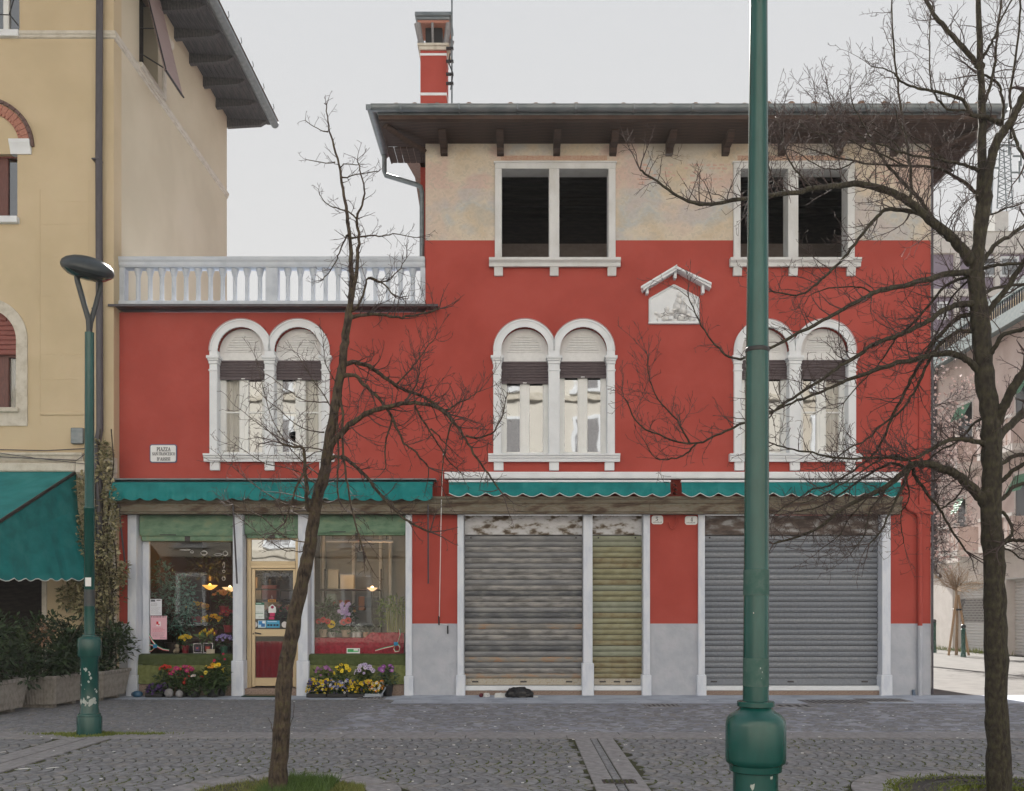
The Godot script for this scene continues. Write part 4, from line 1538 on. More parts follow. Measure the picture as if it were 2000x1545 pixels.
	for i in 15:
		right_half.append(q2[43 + i])
	sr.plate(right_half, YZ - 0.02, YZ + 0.025)
	var left_half := PackedVector2Array()
	for i in range(14, 29):
		left_half.append(q2[i])
	for i in 15:
		left_half.append(q2[29 + i])
	sr.plate(left_half, YZ - 0.02, YZ + 0.025)
	sr.box(ax + r - 0.005, ax + r + 0.2, y.call(832), ay, YZ - 0.02, YZ + 0.025)
	sr.box(ax - r - 0.2, ax - r + 0.005, y.call(832), ay, YZ - 0.02, YZ + 0.025)
	sr.box(ax - r, ax + r, y.call(832), y.call(806), YZ - 0.02, YZ + 0.025)
	var lw := part(h, "window", sr, M.pale_stone)
	lw.set_meta("label", "arched window in a flat pale plaster surround")
	var ls := MB.new()
	ls.cbox(x.call(-95), x.call(39), y.call(806), y.call(797), YZ - 0.3, YZ + 0.09, 0.012)
	part(lw, "sill", ls, M.pale_stone)
	var ht := MB.new()
	var hq := PackedVector2Array()
	for i in 17:
		hq.append(Vector2(ax + cos(PI * i / 16.0) * r, ay + sin(PI * i / 16.0) * r))
	hq.append(Vector2(ax - r, y.call(690)))
	hq.append(Vector2(ax + r, y.call(690)))
	ht.plate(hq, YZ - 0.16, YZ - 0.12)
	part(lw, "blind", ht, M.blind_red)
	for i in 15:
		var yy: float = y.call(690) + 0.01 + i * 0.088
		var dx := yy + 0.08 - ay
		var half := sqrt(maxf(0.002, r * r - maxf(dx, 0.0) * maxf(dx, 0.0))) - 0.01
		if half < 0.1 or dx > r:
			continue
		var b := MB.new()
		b.cbox(ax - half, ax + half, yy, yy + 0.078, YZ - 0.125, YZ - 0.10, 0.008)
		part(lw, "blind_slat", b, M.blind_red)
	var lf := MB.new()
	lf.cbox(x.call(-30), x.call(8), y.call(797), y.call(690), YZ - 0.24, YZ - 0.16, 0.008)
	lf.cbox(x.call(8), x.call(33), y.call(797), y.call(793), YZ - 0.24, YZ - 0.16, 0.004)
	lf.cbox(x.call(-30), x.call(33), y.call(694), y.call(689), YZ - 0.24, YZ - 0.16, 0.004)
	part(lw, "frame", lf, M.window_wood)
	var cu := MB.new()
	for i in 10:
		var u0 := 8.0 + i * 2.6
		cu.quad(P(u0, 796, YZ - 0.27 - 0.02 * (i % 2)), P(u0 + 2.6, 796, YZ - 0.27 - 0.02 * ((i + 1) % 2)), P(u0 + 2.6, 692, YZ - 0.27 - 0.02 * ((i + 1) % 2)), P(u0, 692, YZ - 0.27 - 0.02 * (i % 2)))
	part(lw, "curtain", cu, M.curtain)
	var lg := MB.new()
	lg.box(x.call(8), x.call(33), y.call(793), y.call(694), YZ - 0.20, YZ - 0.195)
	part(lw, "pane", lg, M.glass)
	# cornice above the shop, cables, small box
	var co := MB.new()
	co.run_x(PackedVector2Array([Vector2(YZ - 0.02, y.call(913)), Vector2(YZ + 0.04, y.call(913)), Vector2(YZ + 0.05, y.call(905)), Vector2(YZ + 0.09, y.call(900)), Vector2(YZ + 0.1, y.call(893)), Vector2(YZ + 0.13, y.call(890)), Vector2(YZ + 0.13, y.call(886)), Vector2(YZ - 0.02, y.call(885))]), L, x.call(166))
	co.run_x(PackedVector2Array([Vector2(YZ - 0.02, y.call(925)), Vector2(YZ + 0.03, y.call(925)), Vector2(YZ + 0.06, y.call(910)), Vector2(YZ + 0.12, y.call(904)), Vector2(YZ + 0.13, y.call(896)), Vector2(YZ - 0.02, y.call(895))]), x.call(203), C + 0.06)
	part(h, "cornice", co, M.pale_stone)
	var pil := MB.new()
	pil.cbox(x.call(206), C + 0.02, -0.02, y.call(924), YZ - 0.1, YZ + 0.04, 0.01)
	part(h, "corner_pilaster", pil, M.pale_stone)
	var cb := MB.new()
	cb.path([P(-5, 892, YZ + 0.15), P(60, 895, YZ + 0.15), P(150, 899, YZ + 0.15), P(170, 884, YZ + 0.1)], 0.009, 5)
	cb.path([P(-5, 878, YZ + 0.05), P(90, 880, YZ + 0.05), P(168, 876, YZ + 0.05)], 0.009, 5)
	cb.path([P(-5, 884, YZ + 0.16), P(70, 895, YZ + 0.16), P(165, 906, YZ + 0.16)], 0.006, 5)
	part(h, "cable", cb, M.dark_pipe)
	var jb := MB.new()
	jb.cbox(x.call(142), x.call(166), y.call(868), y.call(837), YZ, YZ + 0.09, 0.01)
	part(h, "meter_box", jb, M.zinc)
	# downpipe
	var dp := MB.new()
	dp.path([P(195.5, -200, YZ + 0.1), P(193, 300, YZ + 0.1), P(195, 840, YZ + 0.1), P(188, 875, YZ + 0.12), P(187, 905, YZ + 0.16), P(194, 925, YZ + 0.12), P(193, 1290, YZ + 0.1)], 0.062, 12)
	part(h, "downpipe", dp, M.dark_pipe)
	for v in [316.0, 606.0]:
		var cl := MB.new()
		cl.cbox(x.call(186), x.call(202), y.call(v + 3.0), y.call(v), YZ, YZ + 0.17, 0.006)
		part(h, "pipe_clip", cl, M.dark_pipe)
	# shop room under the awning
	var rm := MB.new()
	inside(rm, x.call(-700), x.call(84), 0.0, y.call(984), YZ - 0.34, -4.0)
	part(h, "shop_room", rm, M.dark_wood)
	var dj := MB.new()
	dj.cbox(x.call(82), x.call(92), -0.01, y.call(985), YZ - 0.3, YZ + 0.02, 0.01)
	part(h, "door_jamb", dj, M.pale_stone)
	# side window with its open awning shutter
	var sw := MB.new()
	sw.cbox(C - 0.02, C + 0.1, wy0 - 0.1, wy0 - 0.005, wz1 - 0.1, wz0 + 0.1, 0.01)
	var side := part(h, "window", sw, M.pale_stone)
	side.set_meta("label", "side window with its hinged shutter pushed out")
	var shp := MB.new()
	var top_y := 14.1
	for i in 9:
		var f0 := i / 9.0
		var f1 := (i + 0.92) / 9.0
		var q0 := Vector3(C + 0.06 + 0.46 * f0, top_y - 1.95 * f0, 0)
		var q1 := Vector3(C + 0.06 + 0.46 * f1, top_y - 1.95 * f1, 0)
		for zz in [0]:
			var a0 := q0 + Vector3(0, 0, wz0)
			var b0 := q1 + Vector3(0, 0, wz0)
			var a1 := q0 + Vector3(0, 0, wz1)
			var b1 := q1 + Vector3(0, 0, wz1)
			shp.quad(b0, b1, a1, a0)
			var th := Vector3(-0.03, -0.014, 0)
			shp.quad(a0 + th, a1 + th, b1 + th, b0 + th)
			shp.quad(b0, a0, a0 + th, b0 + th)
			shp.quad(b1 + th, a1 + th, a1, b1)
	part(side, "shutter", shp, flat("faded_rose", Color(0.33, 0.25, 0.24), 0.8))
	var rod := MB.new()
	rod.path([Vector3(C + 0.02, 12.5, wz0 - 0.05), Vector3(C + 0.5, 12.2, wz0 - 0.05)], 0.014, 5)
	rod.path([Vector3(C + 0.0, 13.0, wz0 - 0.05), Vector3(C + 0.3, 13.0, wz0 - 0.05)], 0.012, 5)
	rod.path([Vector3(C + 0.53, 12.14, wz0), Vector3(C + 0.53, 12.14, wz1)], 0.02, 5)
	rod.path([Vector3(C + 0.06, 14.05, wz0 + 0.02), Vector3(C + 0.53, 12.16, wz0 + 0.02)], 0.015, 5)
	part(side, "rod", rod, M.steel_dark)
	var cap := MB.new()
	cap.cbox(C - 0.02, C + 0.16, 13.4, 13.55, wz1 - 0.5, wz1 - 0.12, 0.02)
	cap.cbox(C - 0.02, C + 0.10, 13.2, 13.4, wz1 - 0.46, wz1 - 0.16, 0.02)
	cap.cbox(C - 0.02, C + 0.04, wy0, 13.2, wz1 - 0.40, wz1 - 0.22, 0.02)
	part(side, "pilaster", cap, M.pale_stone)
	# roof with rafters and boards towards the terrace
	var ov := 1.08
	var y0 := 14.12
	var rf := MB.new()
	rf.quad(Vector3(C + ov + 0.15, y0 + 0.09, 3.0), Vector3(C + ov + 0.15, y0 + 0.09, zb - 0.38), Vector3(C - 6, y0 + 2.2, zb - 0.3), Vector3(C - 6, y0 + 2.2, 3.0))
	rf.quad(Vector3(C - 6, y0 + 2.2, 3.0), Vector3(C - 6, y0 + 2.2, zb - 0.3), Vector3(L, y0, zb - 0.3), Vector3(L, y0, 3.0))
	rf.tri(Vector3(C + ov, y0, zb - 0.3), Vector3(L, y0, zb - 0.3), Vector3(C - 6, y0 + 2.2, zb - 0.3))
	var roof := part(h, "roof", rf, M.roof_tile)
	for i in 8:
		var b := MB.new()
		var xa := C + 0.0 + i * ov / 8.0
		var ya := y0 - 0.02 + (ov - i * ov / 8.0) * 0.06
		b.cbox(xa + 0.004, xa + ov / 8.0 - 0.004, ya - 0.04, ya - 0.015, zb - 0.28, 2.5, 0.004)
		part(roof, "soffit_board", b, M.old_timber)
	for i in 9:
		var z := zb - 0.1 + i * 0.95
		var b := MB.new()
		b.plate(PackedVector2Array([Vector2(C - 0.02, y0 - 0.22), Vector2(C + 0.3, y0 - 0.2), Vector2(C + ov - 0.25, y0 - 0.17), Vector2(C + ov - 0.1, y0 - 0.08), Vector2(C + ov - 0.1, y0 - 0.02), Vector2(C - 0.02, y0 + 0.05)]), z - 0.06, z + 0.06)
		part(roof, "rafter", b, M.old_timber)
	for i in 4:
		var b := MB.new()
		b.cbox(C + 0.2 + i * 0.3, C + 0.21 + i * 0.3, y0 - 0.2, y0 - 0.19, zb, 2.0, 0.001)
	var gut := MB.new()
	gut.path([Vector3(C + ov + 0.06, y0 - 0.02, zb - 0.33), Vector3(C + ov + 0.06, y0 - 0.02, 3.0)], 0.10, 12)
	part(roof, "gutter", gut, M.zinc)
	for i in 8:
		var s := MB.new()
		var z := zb + i * 0.95
		s.path([Vector3(C + ov + 0.05, y0 + 0.1, z), Vector3(C + ov + 0.12, y0 + 0.24, z), Vector3(C + ov + 0.10, y0 + 0.34, z)], 0.008, 4)
		part(roof, "tile_hook", s, M.steel_dark)

# ---------- the street that leaves on the right ----------
const PX := 17.3

func far_street() -> void:
	mk("pink_stucco", [Color(0.515, 0.420, 0.383), Color(0.570, 0.475, 0.439), Color(0.598, 0.510, 0.474)], 0.95, Vector3(3, 3, 3), 0.01)
	mk("pale_plaster", [Color(0.60, 0.57, 0.54), Color(0.66, 0.63, 0.60)], 0.95, Vector3(2, 2, 2), 0.012)
	mk("orange_stucco", [Color(0.50, 0.29, 0.19), Color(0.55, 0.33, 0.22)], 0.95, Vector3(3, 3, 3), 0.01)
	mk("garage_grey", [Color(0.52, 0.52, 0.51), Color(0.58, 0.58, 0.57)], 0.6, Vector3(1, 0.2, 1), 0.02)
	mk("green_blind", [Color(0.10, 0.25, 0.16), Color(0.15, 0.32, 0.21)], 0.7, Vector3(0.5, 0.3, 0.5), 0.02)
	mk("teal_fascia", [Color(0.17, 0.22, 0.23), Color(0.22, 0.27, 0.28)], 0.6, Vector3(1, 1, 1), 0.02)
	mk("beige_wall", [Color(0.52, 0.42, 0.31), Color(0.56, 0.46, 0.34)], 0.95, Vector3(3, 3, 3), 0.01)
	mk("purple_wall", [Color(0.24, 0.20, 0.265), Color(0.28, 0.235, 0.30)], 0.9, Vector3(3, 3, 3), 0.01)
	mk("green_tiles", [Color(0.22, 0.26, 0.255), Color(0.30, 0.34, 0.33)], 0.7, Vector3(1.0, 1.0, 1.0), 0.04)
	var h := thing("pink_house", "pink house with balconies and grey garage shutters along the side street", "house", Vector3(PX + 2, 0, -20))
	# positions along the street: depth d from the camera, z = 18 - d
	var zz := func(u: float) -> float: return CZ - PX * F / (u - CX)
	var z0 := -10.0
	var z1 := -44.0
	var body := MB.new()
	body.box(PX, PX + 9, 3.65, 11.6, z1, z0)
	part(h, "wall", body, M.pink_stucco)
	var base := MB.new()
	base.box(PX - 0.03, PX + 9, 2.75, 3.65, z1, z0)
	base.box(PX - 0.12, PX, 3.5, 3.68, z1, z0)
	for e in [[z1, -22.35], [-20.55, -22.3 + 3.4], [-17.35, -16.25], [-12.0, z0]]:
		pass
	base.box(PX - 0.03, PX + 9, 0.0, 2.75, z1, zz.call(1862.0))
	base.box(PX - 0.03, PX + 9, 0.0, 2.75, zz.call(1945.0), zz.call(1966.0))
	base.box(PX - 0.1, PX - 0.03, 0.0, 3.5, -24.0, -23.3)
	base.box(PX - 0.1, PX - 0.03, 0.0, 3.5, zz.call(1945.0), zz.call(1951.0))
	part(h, "ground_floor", base, M.pale_plaster)
	var plinth := MB.new()
	plinth.box(PX - 0.13, PX - 0.04, 0.0, 1.0, -24.02, -23.28)
	plinth.box(PX - 0.05, PX - 0.035, 0.0, 0.95, z1, -24.1)
	part(h, "plinth", plinth, M.slab)
	# garage shutters set back in their openings
	for g in [[1862.0, 1945.0], [1966.0, 2040.0]]:
		var za: float = zz.call(g[0])
		var zb: float = zz.call(g[1])
		var sh := MB.new()
		sh.box(PX + 0.32, PX + 0.36, 0.0, 2.75, za, zb)
		sh.box(PX - 0.02, PX + 0.36, 2.70, 2.75, za, zb)
		var gp := part(h, "garage_shutter", sh, M.garage_grey)
		for i in 24:
			if g[0] < 1900.0 and i > 9 and i < 18:
				continue
			var s := MB.new()
			s.run_z(PackedVector2Array([Vector2(PX + 0.32, 0.02 + i * 0.113), Vector2(PX + 0.29, 0.04 + i * 0.113), Vector2(PX + 0.29, 0.10 + i * 0.113), Vector2(PX + 0.32, 0.125 + i * 0.113)]), za, zb)
			part(gp, "slat", s, M.garage_grey)
		if g[0] < 1900.0:
			var dk := MB.new()
			dk.box(PX + 0.30, PX + 0.318, 1.16, 2.05, za, zb)
			part(gp, "grille_opening", dk, M.black_line)
			var gr := MB.new()
			var zt := za
			while zt < zb:
				for s in [-1.0, 1.0]:
					gr.bar(Vector3(PX + 0.28, 1.16, zt + 0.25 - s * 0.25), Vector3(PX + 0.28, 2.05, zt + 0.25 + s * 0.25), 0.012, 4)
				zt += 0.11
			part(gp, "diamond_grille", gr, M.garage_grey, "stuff")
	# balconies with slotted parapets, windows with blinds
	for b in [[1878.0, 1916.0, 3.75], [1960.0, 2030.0, 3.75], [1893.0, 1916.0, 7.05], [1957.0, 2030.0, 7.05]]:
		var za: float = zz.call(b[0])
		var zb: float = zz.call(b[1])
		var y: float = b[2]
		var bl := MB.new()
		bl.box(PX - 0.9, PX, y - 0.1, y + 0.12, za, zb)
		bl.box(PX - 0.92, PX - 0.80, y + 1.0, y + 1.12, za, zb)
		var bal := part(h, "balcony", bl, M.pale_plaster)
		var z := za
		while z < zb - 0.1:
			var s := MB.new()
			s.box(PX - 0.9, PX - 0.82, y + 0.12, y + 1.0, z, z + 0.26)
			part(bal, "parapet_panel", s, M.pink_stucco)
			z += 0.36
		for ze in [za, zb - 0.08]:
			var s := MB.new()
			s.box(PX - 0.88, PX, y + 0.12, y + 1.0, ze, ze + 0.08)
			part(bal, "parapet_panel", s, M.pink_stucco)
	for wdw in [[1872.0, 1887.0, 4.3, 6.0], [1873.0, 1900.0, 7.6, 9.6], [1985.0, 2015.0, 3.9, 6.3], [1985.0, 2015.0, 7.2, 9.6], [1826.0, 1832.0, 7.2, 9.0]]:
		var za: float = zz.call(wdw[0])
		var zb: float = zz.call(wdw[1])
		var f := MB.new()
		f.box(PX - 0.05, PX + 0.1, wdw[2] - 0.08, wdw[2], za - 0.1, zb + 0.1)
		f.box(PX - 0.03, PX + 0.1, wdw[2], wdw[3], za - 0.08, za)
		f.box(PX - 0.03, PX + 0.1, wdw[2], wdw[3], zb, zb + 0.08)
		f.box(PX - 0.04, PX + 0.1, wdw[3], wdw[3] + 0.1, za - 0.1, zb + 0.1)
		var fw := part(h, "window", f, M.pale_plaster)
		var pn := MB.new()
		pn.box(PX - 0.012, PX + 0.02, wdw[2], wdw[3], za, zb)
		part(fw, "pane", pn, flat("far_glass", Color(0.05, 0.05, 0.055), 0.15))
		var bd := MB.new()
		for k in 6:
			var xa: float = PX - 0.06 - 0.055 * k
			var ya: float = wdw[3] - 0.02 - 0.10 * k
			bd.quad(Vector3(xa - 0.06, ya - 0.10, za), Vector3(xa - 0.06, ya - 0.10, zb), Vector3(xa, ya, zb), Vector3(xa, ya, za))
			bd.quad(Vector3(xa - 0.06, ya - 0.10, zb), Vector3(xa - 0.06, ya - 0.10, za), Vector3(xa - 0.075, ya - 0.095, za), Vector3(xa - 0.075, ya - 0.095, zb))
		part(fw, "green_blind", bd, M.green_blind)
	# roof edge: grey fascia gutters and a railing, then a set back top floor
	var ed := MB.new()
	ed.box(PX - 0.75, PX + 9, 11.6, 11.75, z1, z0)
	ed.box(PX - 0.8, PX - 0.7, 11.3, 11.75, z1, z0)
	ed.box(PX - 0.75, PX - 0.6, 12.25, 12.6, z1, z0)
	part(h, "eaves", ed, M.teal_fascia)
	var rl := MB.new()
	var z := z1
	while z < z0:
		rl.box(PX - 0.70, PX - 0.66, 11.75, 12.25, z, z + 0.04)
		z += 0.16
	part(h, "eaves_railing", rl, M.steel_dark, "stuff")
	var tp := MB.new()
	tp.box(PX + 1.5, PX + 9, 11.75, 12.5, z1, z0)
	part(h, "top_floor", tp, M.beige_wall)
	var tr := MB.new()
	z = z1
	while z < z0:
		tr.box(PX + 1.5, PX + 1.54, 12.5, 13.4, z, z + 0.05)
		z += 0.2
	tr.box(PX + 1.48, PX + 1.56, 13.4, 13.48, z1, z0)
	part(h, "roof_railing", tr, M.beige_wall, "stuff")
	var dp := MB.new()
	dp.path([Vector3(PX - 0.12, 11.4, zz.call(1831.0)), Vector3(PX - 0.12, 3.2, zz.call(1831.0)), Vector3(PX - 0.12, 3.0, zz.call(1831.0) + 0.5)], 0.09, 8)
	part(h, "downpipe", dp, M.dark_pipe)
	# purple block with a tiled roof far behind
	var zb2 := -44.0
	var p := thing("apartment_block", "tall purple apartment block with white bands behind the pink house", "apartment block", Vector3(38, 0, zb2 - 4))
	var b := MB.new()
	b.box(22, 60, 0, 24.6, zb2 - 10, zb2)
	part(p, "wall", b, M.purple_wall)
	var yv := func(w: float) -> float: return vy(w, zb2)
	var wb := MB.new()
	wb.box(21.7, 60.3, yv.call(497), yv.call(455), zb2 - 10.3, zb2 + 0.3)
	wb.box(21.8, 60.2, yv.call(580), yv.call(566), zb2 - 10.2, zb2 + 0.2)
	wb.box(21.8, 60.2, yv.call(660), yv.call(648), zb2 - 10.2, zb2 + 0.2)
	part(p, "white_band", wb, M.pale_plaster)
	for u in [1862.0, 1940.0]:
		var c := MB.new()
		c.box(ux(u, zb2), ux(u + 10.0, zb2), 0, yv.call(497), zb2 - 0.2, zb2 + 0.25)
		part(p, "white_pilaster", c, M.pale_plaster)
	for w in [[1918.0, 1988.0, 502.0, 542.0], [1830.0, 1850.0, 590.0, 625.0], [1918.0, 1988.0, 590.0, 630.0], [1890.0, 1912.0, 590.0, 625.0]]:
		var f := MB.new()
		f.box(ux(w[0], zb2), ux(w[1], zb2), yv.call(w[3]), yv.call(w[2]), zb2 - 0.1, zb2 + 0.15)
		var fw := part(p, "window", f, M.white_trim)
		var g := MB.new()
		g.box(ux(w[0] + 4.0, zb2), ux((w[0] + w[1]) / 2 - 2.0, zb2), yv.call(w[3] - 4.0), yv.call(w[2] + 5.0), zb2 + 0.1, zb2 + 0.17)
		g.box(ux((w[0] + w[1]) / 2 + 2.0, zb2), ux(w[1] - 4.0, zb2), yv.call(w[3] - 4.0), yv.call(w[2] + 5.0), zb2 + 0.1, zb2 + 0.17)
		part(fw, "pane", g, M.mirror_glass)
	var rf := MB.new()
	rf.quad(Vector3(21.5, yv.call(456), zb2 + 0.4), Vector3(60.5, yv.call(456), zb2 + 0.4), Vector3(60.5, yv.call(412), zb2 - 4), Vector3(21.5, yv.call(412), zb2 - 4))
	rf.quad(Vector3(60.5, yv.call(456), zb2 - 10), Vector3(21.5, yv.call(456), zb2 - 10), Vector3(21.5, yv.call(412), zb2 - 4), Vector3(60.5, yv.call(412), zb2 - 4))
	rf.tri(Vector3(21.5, yv.call(456), zb2 - 10), Vector3(21.5, yv.call(456), zb2 + 0.4), Vector3(21.5, yv.call(412), zb2 - 4))
	part(p, "roof", rf, M.green_tiles)
	var ch := MB.new()
	ch.box(ux(1958, zb2), ux(1985, zb2), yv.call(440), yv.call(400), zb2 - 3, zb2 - 1)
	part(p, "chimney", ch, M.pale_plaster)
	# lattice mast on its roof
	var ms := thing("radio_mast", "lattice radio mast with dishes on the far roof", "mast", Vector3(ux(1957, zb2 - 3), 24.5, zb2 - 3))
	var mm := MB.new()
	var mx := ux(1957, zb2 - 3)
	var my := vy(412, zb2 - 3)
	var mt := vy(285, zb2 - 3)
	for sx in [-0.4, 0.4]:
		for sz in [-0.4, 0.4]:
			mm.bar(Vector3(mx + sx * 1.3, my, zb2 - 3 + sz), Vector3(mx + sx * 0.8, mt, zb2 - 3 + sz), 0.045, 4)
	for i in 12:
		var ya := lerpf(my, mt, i / 12.0)
		var yb := lerpf(my, mt, (i + 1) / 12.0)
		mm.bar(Vector3(mx - 0.45, ya, zb2 - 2.6), Vector3(mx + 0.45, yb, zb2 - 2.6), 0.028, 4)
		mm.bar(Vector3(mx + 0.45, ya, zb2 - 2.6), Vector3(mx - 0.45, yb, zb2 - 2.6), 0.028, 4)
	part(ms, "lattice", mm, M.zinc)
	var ds := MB.new()
	for e in [[-1.0, 0.75], [1.0, 0.8], [0.9, 0.55], [-0.9, 0.62], [0.2, 0.97]]:
		ds.bar(Vector3(mx + e[0] - 0.5, lerpf(my, mt, e[1]), zb2 - 2.6), Vector3(mx + e[0] + 0.5, lerpf(my, mt, e[1]), zb2 - 2.6), 0.06, 6)
		ds.bar(Vector3(mx + e[0], lerpf(my, mt, e[1]) - 0.7, zb2 - 2.5), Vector3(mx + e[0], lerpf(my, mt, e[1]) + 0.7, zb2 - 2.5), 0.07, 6)
	part(ms, "antenna", ds, M.zinc)
	# bollards
	for e in [[15.7, -18.7, 1.27, "dark green bollard nearest the corner of the red house"], [15.25, -15.3, 1.12, "scuffed green bollard to the right of the staked young tree"]]:
		var bo := thing("bollard", e[3], "bollard", Vector3(e[0], 0, e[1]), "bollards along the side street")
		var m1 := MB.new()
		m1.lathe(PackedVector2Array([Vector2(0.09, 0), Vector2(0.09, 0.1), Vector2(0.07, 0.14), Vector2(0.07, e[2] - 0.2), Vector2(0.09, e[2] - 0.18), Vector2(0.06, e[2] - 0.14)]), 12, Transform3D(Basis(), Vector3(e[0], 0, e[1])))
		part(bo, "post", m1, M.lamp_green_worn)
		var m2 := MB.new()
		m2.ball(Vector3(e[0], e[2] - 0.08, e[1]), Vector3(0.085, 0.085, 0.085), 6, 10)
		part(bo, "knob", m2, M.lamp_grey)
	# staked young tree
	var tx := 15.55
	var tz := -16.5
	var st := thing("young_tree", "small bare young tree tied to wooden stakes in the side street", "tree", Vector3(tx, 0, tz))
	var tr2 := MB.new()
	tr2.tube(PackedVector3Array([Vector3(tx, 0, tz), Vector3(tx + 0.03, 1.2, tz), Vector3(tx, 2.3, tz)]), PackedFloat32Array([0.06, 0.05, 0.04]), 8)
	part(st, "trunk", tr2, mk("young_bark", [Color(0.26, 0.19, 0.13), Color(0.34, 0.25, 0.17)], 0.9))
	for e in [[-0.32, 0.1], [0.42, 0.05]]:
		var sk := MB.new()
		sk.bar(Vector3(tx + e[0], 0, tz + e[1]), Vector3(tx + e[0] * 0.1, 2.15, tz + e[1]), 0.045, 8)
		part(st, "stake", sk, mk("stake_wood", [Color(0.36, 0.25, 0.16), Color(0.44, 0.31, 0.2)], 0.85, Vector3(0.1, 0.6, 0.1), 0.02))
	var tie := MB.new()
	tie.cbox(tx - 0.12, tx + 0.14, 1.6, 1.66, tz - 0.02, tz + 0.12, 0.01)
	part(st, "tie", tie, M.black_plastic)
	var cr := MB.new()
	var r := RandomNumberGenerator.new()
	r.seed = 91
	for i in 46:
		var az := r.randf() * TAU
		var el := r.randf_range(0.15, 1.4)
		grow(cr, r, Vector3(tx, 2.25 + r.randf() * 0.2, tz), Vector3(cos(az) * cos(el), sin(el), sin(az) * cos(el)), r.randf_range(0.6, 1.5), 0.012, 1, 0.3)
	part(st, "twigs", cr, M.young_bark, "stuff")
	# blossoming cherry behind the corner
	var ct := thing("cherry_tree", "cherry tree in pale pink blossom behind the red house corner", "tree", Vector3(11.6, 0, -10.5))
	var ck := MB.new()
	var c0 := Vector3(11.6, 0, -10.5)
	ck.tube(PackedVector3Array([c0, c0 + Vector3(0.1, 2, 0), c0 + Vector3(0.25, 5, 0.1), c0 + Vector3(0.4, 8, 0)]), PackedFloat32Array([0.16, 0.13, 0.09, 0.04]), 8, false, 0.1)
	part(ct, "trunk", ck, M.bark_right)
	var cw := MB.new()
	var bl := MB.new()
	r.seed = 17
	for i in 46:
		var y := r.randf_range(2.6, 8.0)
		var az := r.randf() * TAU
		var o := c0 + Vector3(0.05 * y, y, 0)
		var d := Vector3(cos(az) + 0.35, r.randf_range(-0.1, 0.7), sin(az)).normalized()
		var l := r.randf_range(0.8, 1.7)
		grow(cw, r, o, d, l, 0.02, 2, 0.1)
		for k in 26:
			var q := o + d * l * r.randf_range(0.35, 1.1) + Vector3(r.randfn(), r.randfn(), r.randfn()) * 0.2
			bl.col = Color(0.72, 0.55, 0.52).lerp(Color(0.80, 0.70, 0.68), r.randf())
			for s in 3:
				var aa := Vector3(r.randfn(), r.randfn(), r.randfn()).normalized()
				var bb := aa.cross(Vector3(r.randfn(), r.randfn(), r.randfn())).normalized()
				var sz := r.randf_range(0.025, 0.05)
				bl.quad(q - aa * sz, q - bb * sz, q + aa * sz, q + bb * sz)
	part(ct, "branches", cw, M.twig, "stuff")
	part(ct, "blossom", bl, M.petal_mat, "stuff")
	# weeds at the foot of the pink house
	var wd := MB.new()
	for i in 500:
		var z2 := r.randf_range(-25.0, -15.5)
		var o := Vector3(PX - 0.1 - absf(r.randfn()) * 0.25, 0, z2)
		wd.col = Color(0.10, 0.16, 0.03).lerp(Color(0.25, 0.26, 0.08), r.randf())
		var d := Vector3(r.randfn() * 0.5, 1, r.randfn() * 0.5).normalized()
		wd.leaf(o, d, Vector3(d.y, -d.x, 0.2).normalized(), r.randf_range(0.06, 0.25), 0.03)
	var ws := struct("weeds", wd, M.leaf_mat, "stuff")
	ws.set_meta("label", "low green weeds along the foot of the pink house")
	ws.set_meta("category", "weeds")

# ---------- sunlit houses across the square: the panes of the red house mirror them ----------
func opposite_side() -> void:
	var defs := [
		[-46.0, -14.5, 16.0, Color(0.58, 0.545, 0.48), "cream house across the square with white window frames", "mirrored in the windows on the left"],
		[-14.0, 13.0, 17.0, Color(0.63, 0.60, 0.545), "tall ivory house across the square with arched ground floor", "x"],
		[13.5, 46.0, 15.5, Color(0.54, 0.49, 0.42), "sand coloured house across the square with brown shutters", "x"],
	]
	for d in defs:
		var z := 30.0
		var h := thing("facing_house", d[4], "house", Vector3((d[0] + d[1]) / 2, 0, z), "houses across the square")
		var holes := []
		var n := int((d[1] - d[0]) / 3.6)
		var wins := []
		for row in 4:
			for i in n:
				var cx: float = d[0] + (i + 0.5) * (d[1] - d[0]) / n
				var y0 := 1.0 + row * 3.9
				wins.append([cx, y0])
		var b := MB.new()
		b.box(d[0], d[1], 4.25, d[2], z, z + 8)
		part(h, "wall", b, mk("facing_" + str(int(d[2] * 10)), [d[3] * 0.93, d[3]], 0.95, Vector3(4, 4, 4), 0.01))
		var c := MB.new()
		for y in [4.3, 8.2, 12.1, d[2]]:
			c.box(d[0] - 0.1, d[1] + 0.1, y, y + 0.3, z - 0.18, z + 0.1)
		part(h, "cornice", c, M.pale_stone)
		var gf := MB.new()
		gf.box(d[0] - 0.05, d[1] + 0.05, 0, 4.3, z - 0.06, z)
		part(h, "ground_floor", gf, M.brick_dark if d[0] < -20 else M.pale_stone)
		for w in wins:
			var f := MB.new()
			f.box(w[0] - 0.75, w[0] - 0.55, w[1], w[1] + 2.3, z - 0.12, z)
			f.box(w[0] + 0.55, w[0] + 0.75, w[1], w[1] + 2.3, z - 0.12, z)
			f.box(w[0] - 0.8, w[0] + 0.8, w[1] + 2.3, w[1] + 2.5, z - 0.1, z)
			f.box(w[0] - 0.85, w[0] + 0.85, w[1] - 0.15, w[1], z - 0.15, z)
			var win := part(h, "window", f, M.white_trim)
			var g := MB.new()
			g.box(w[0] - 0.55, w[0] + 0.55, w[1], w[1] + 2.3, z - 0.09, z - 0.065)
			part(win, "pane", g, M.window_wood if d[0] > 10 else M.slab)

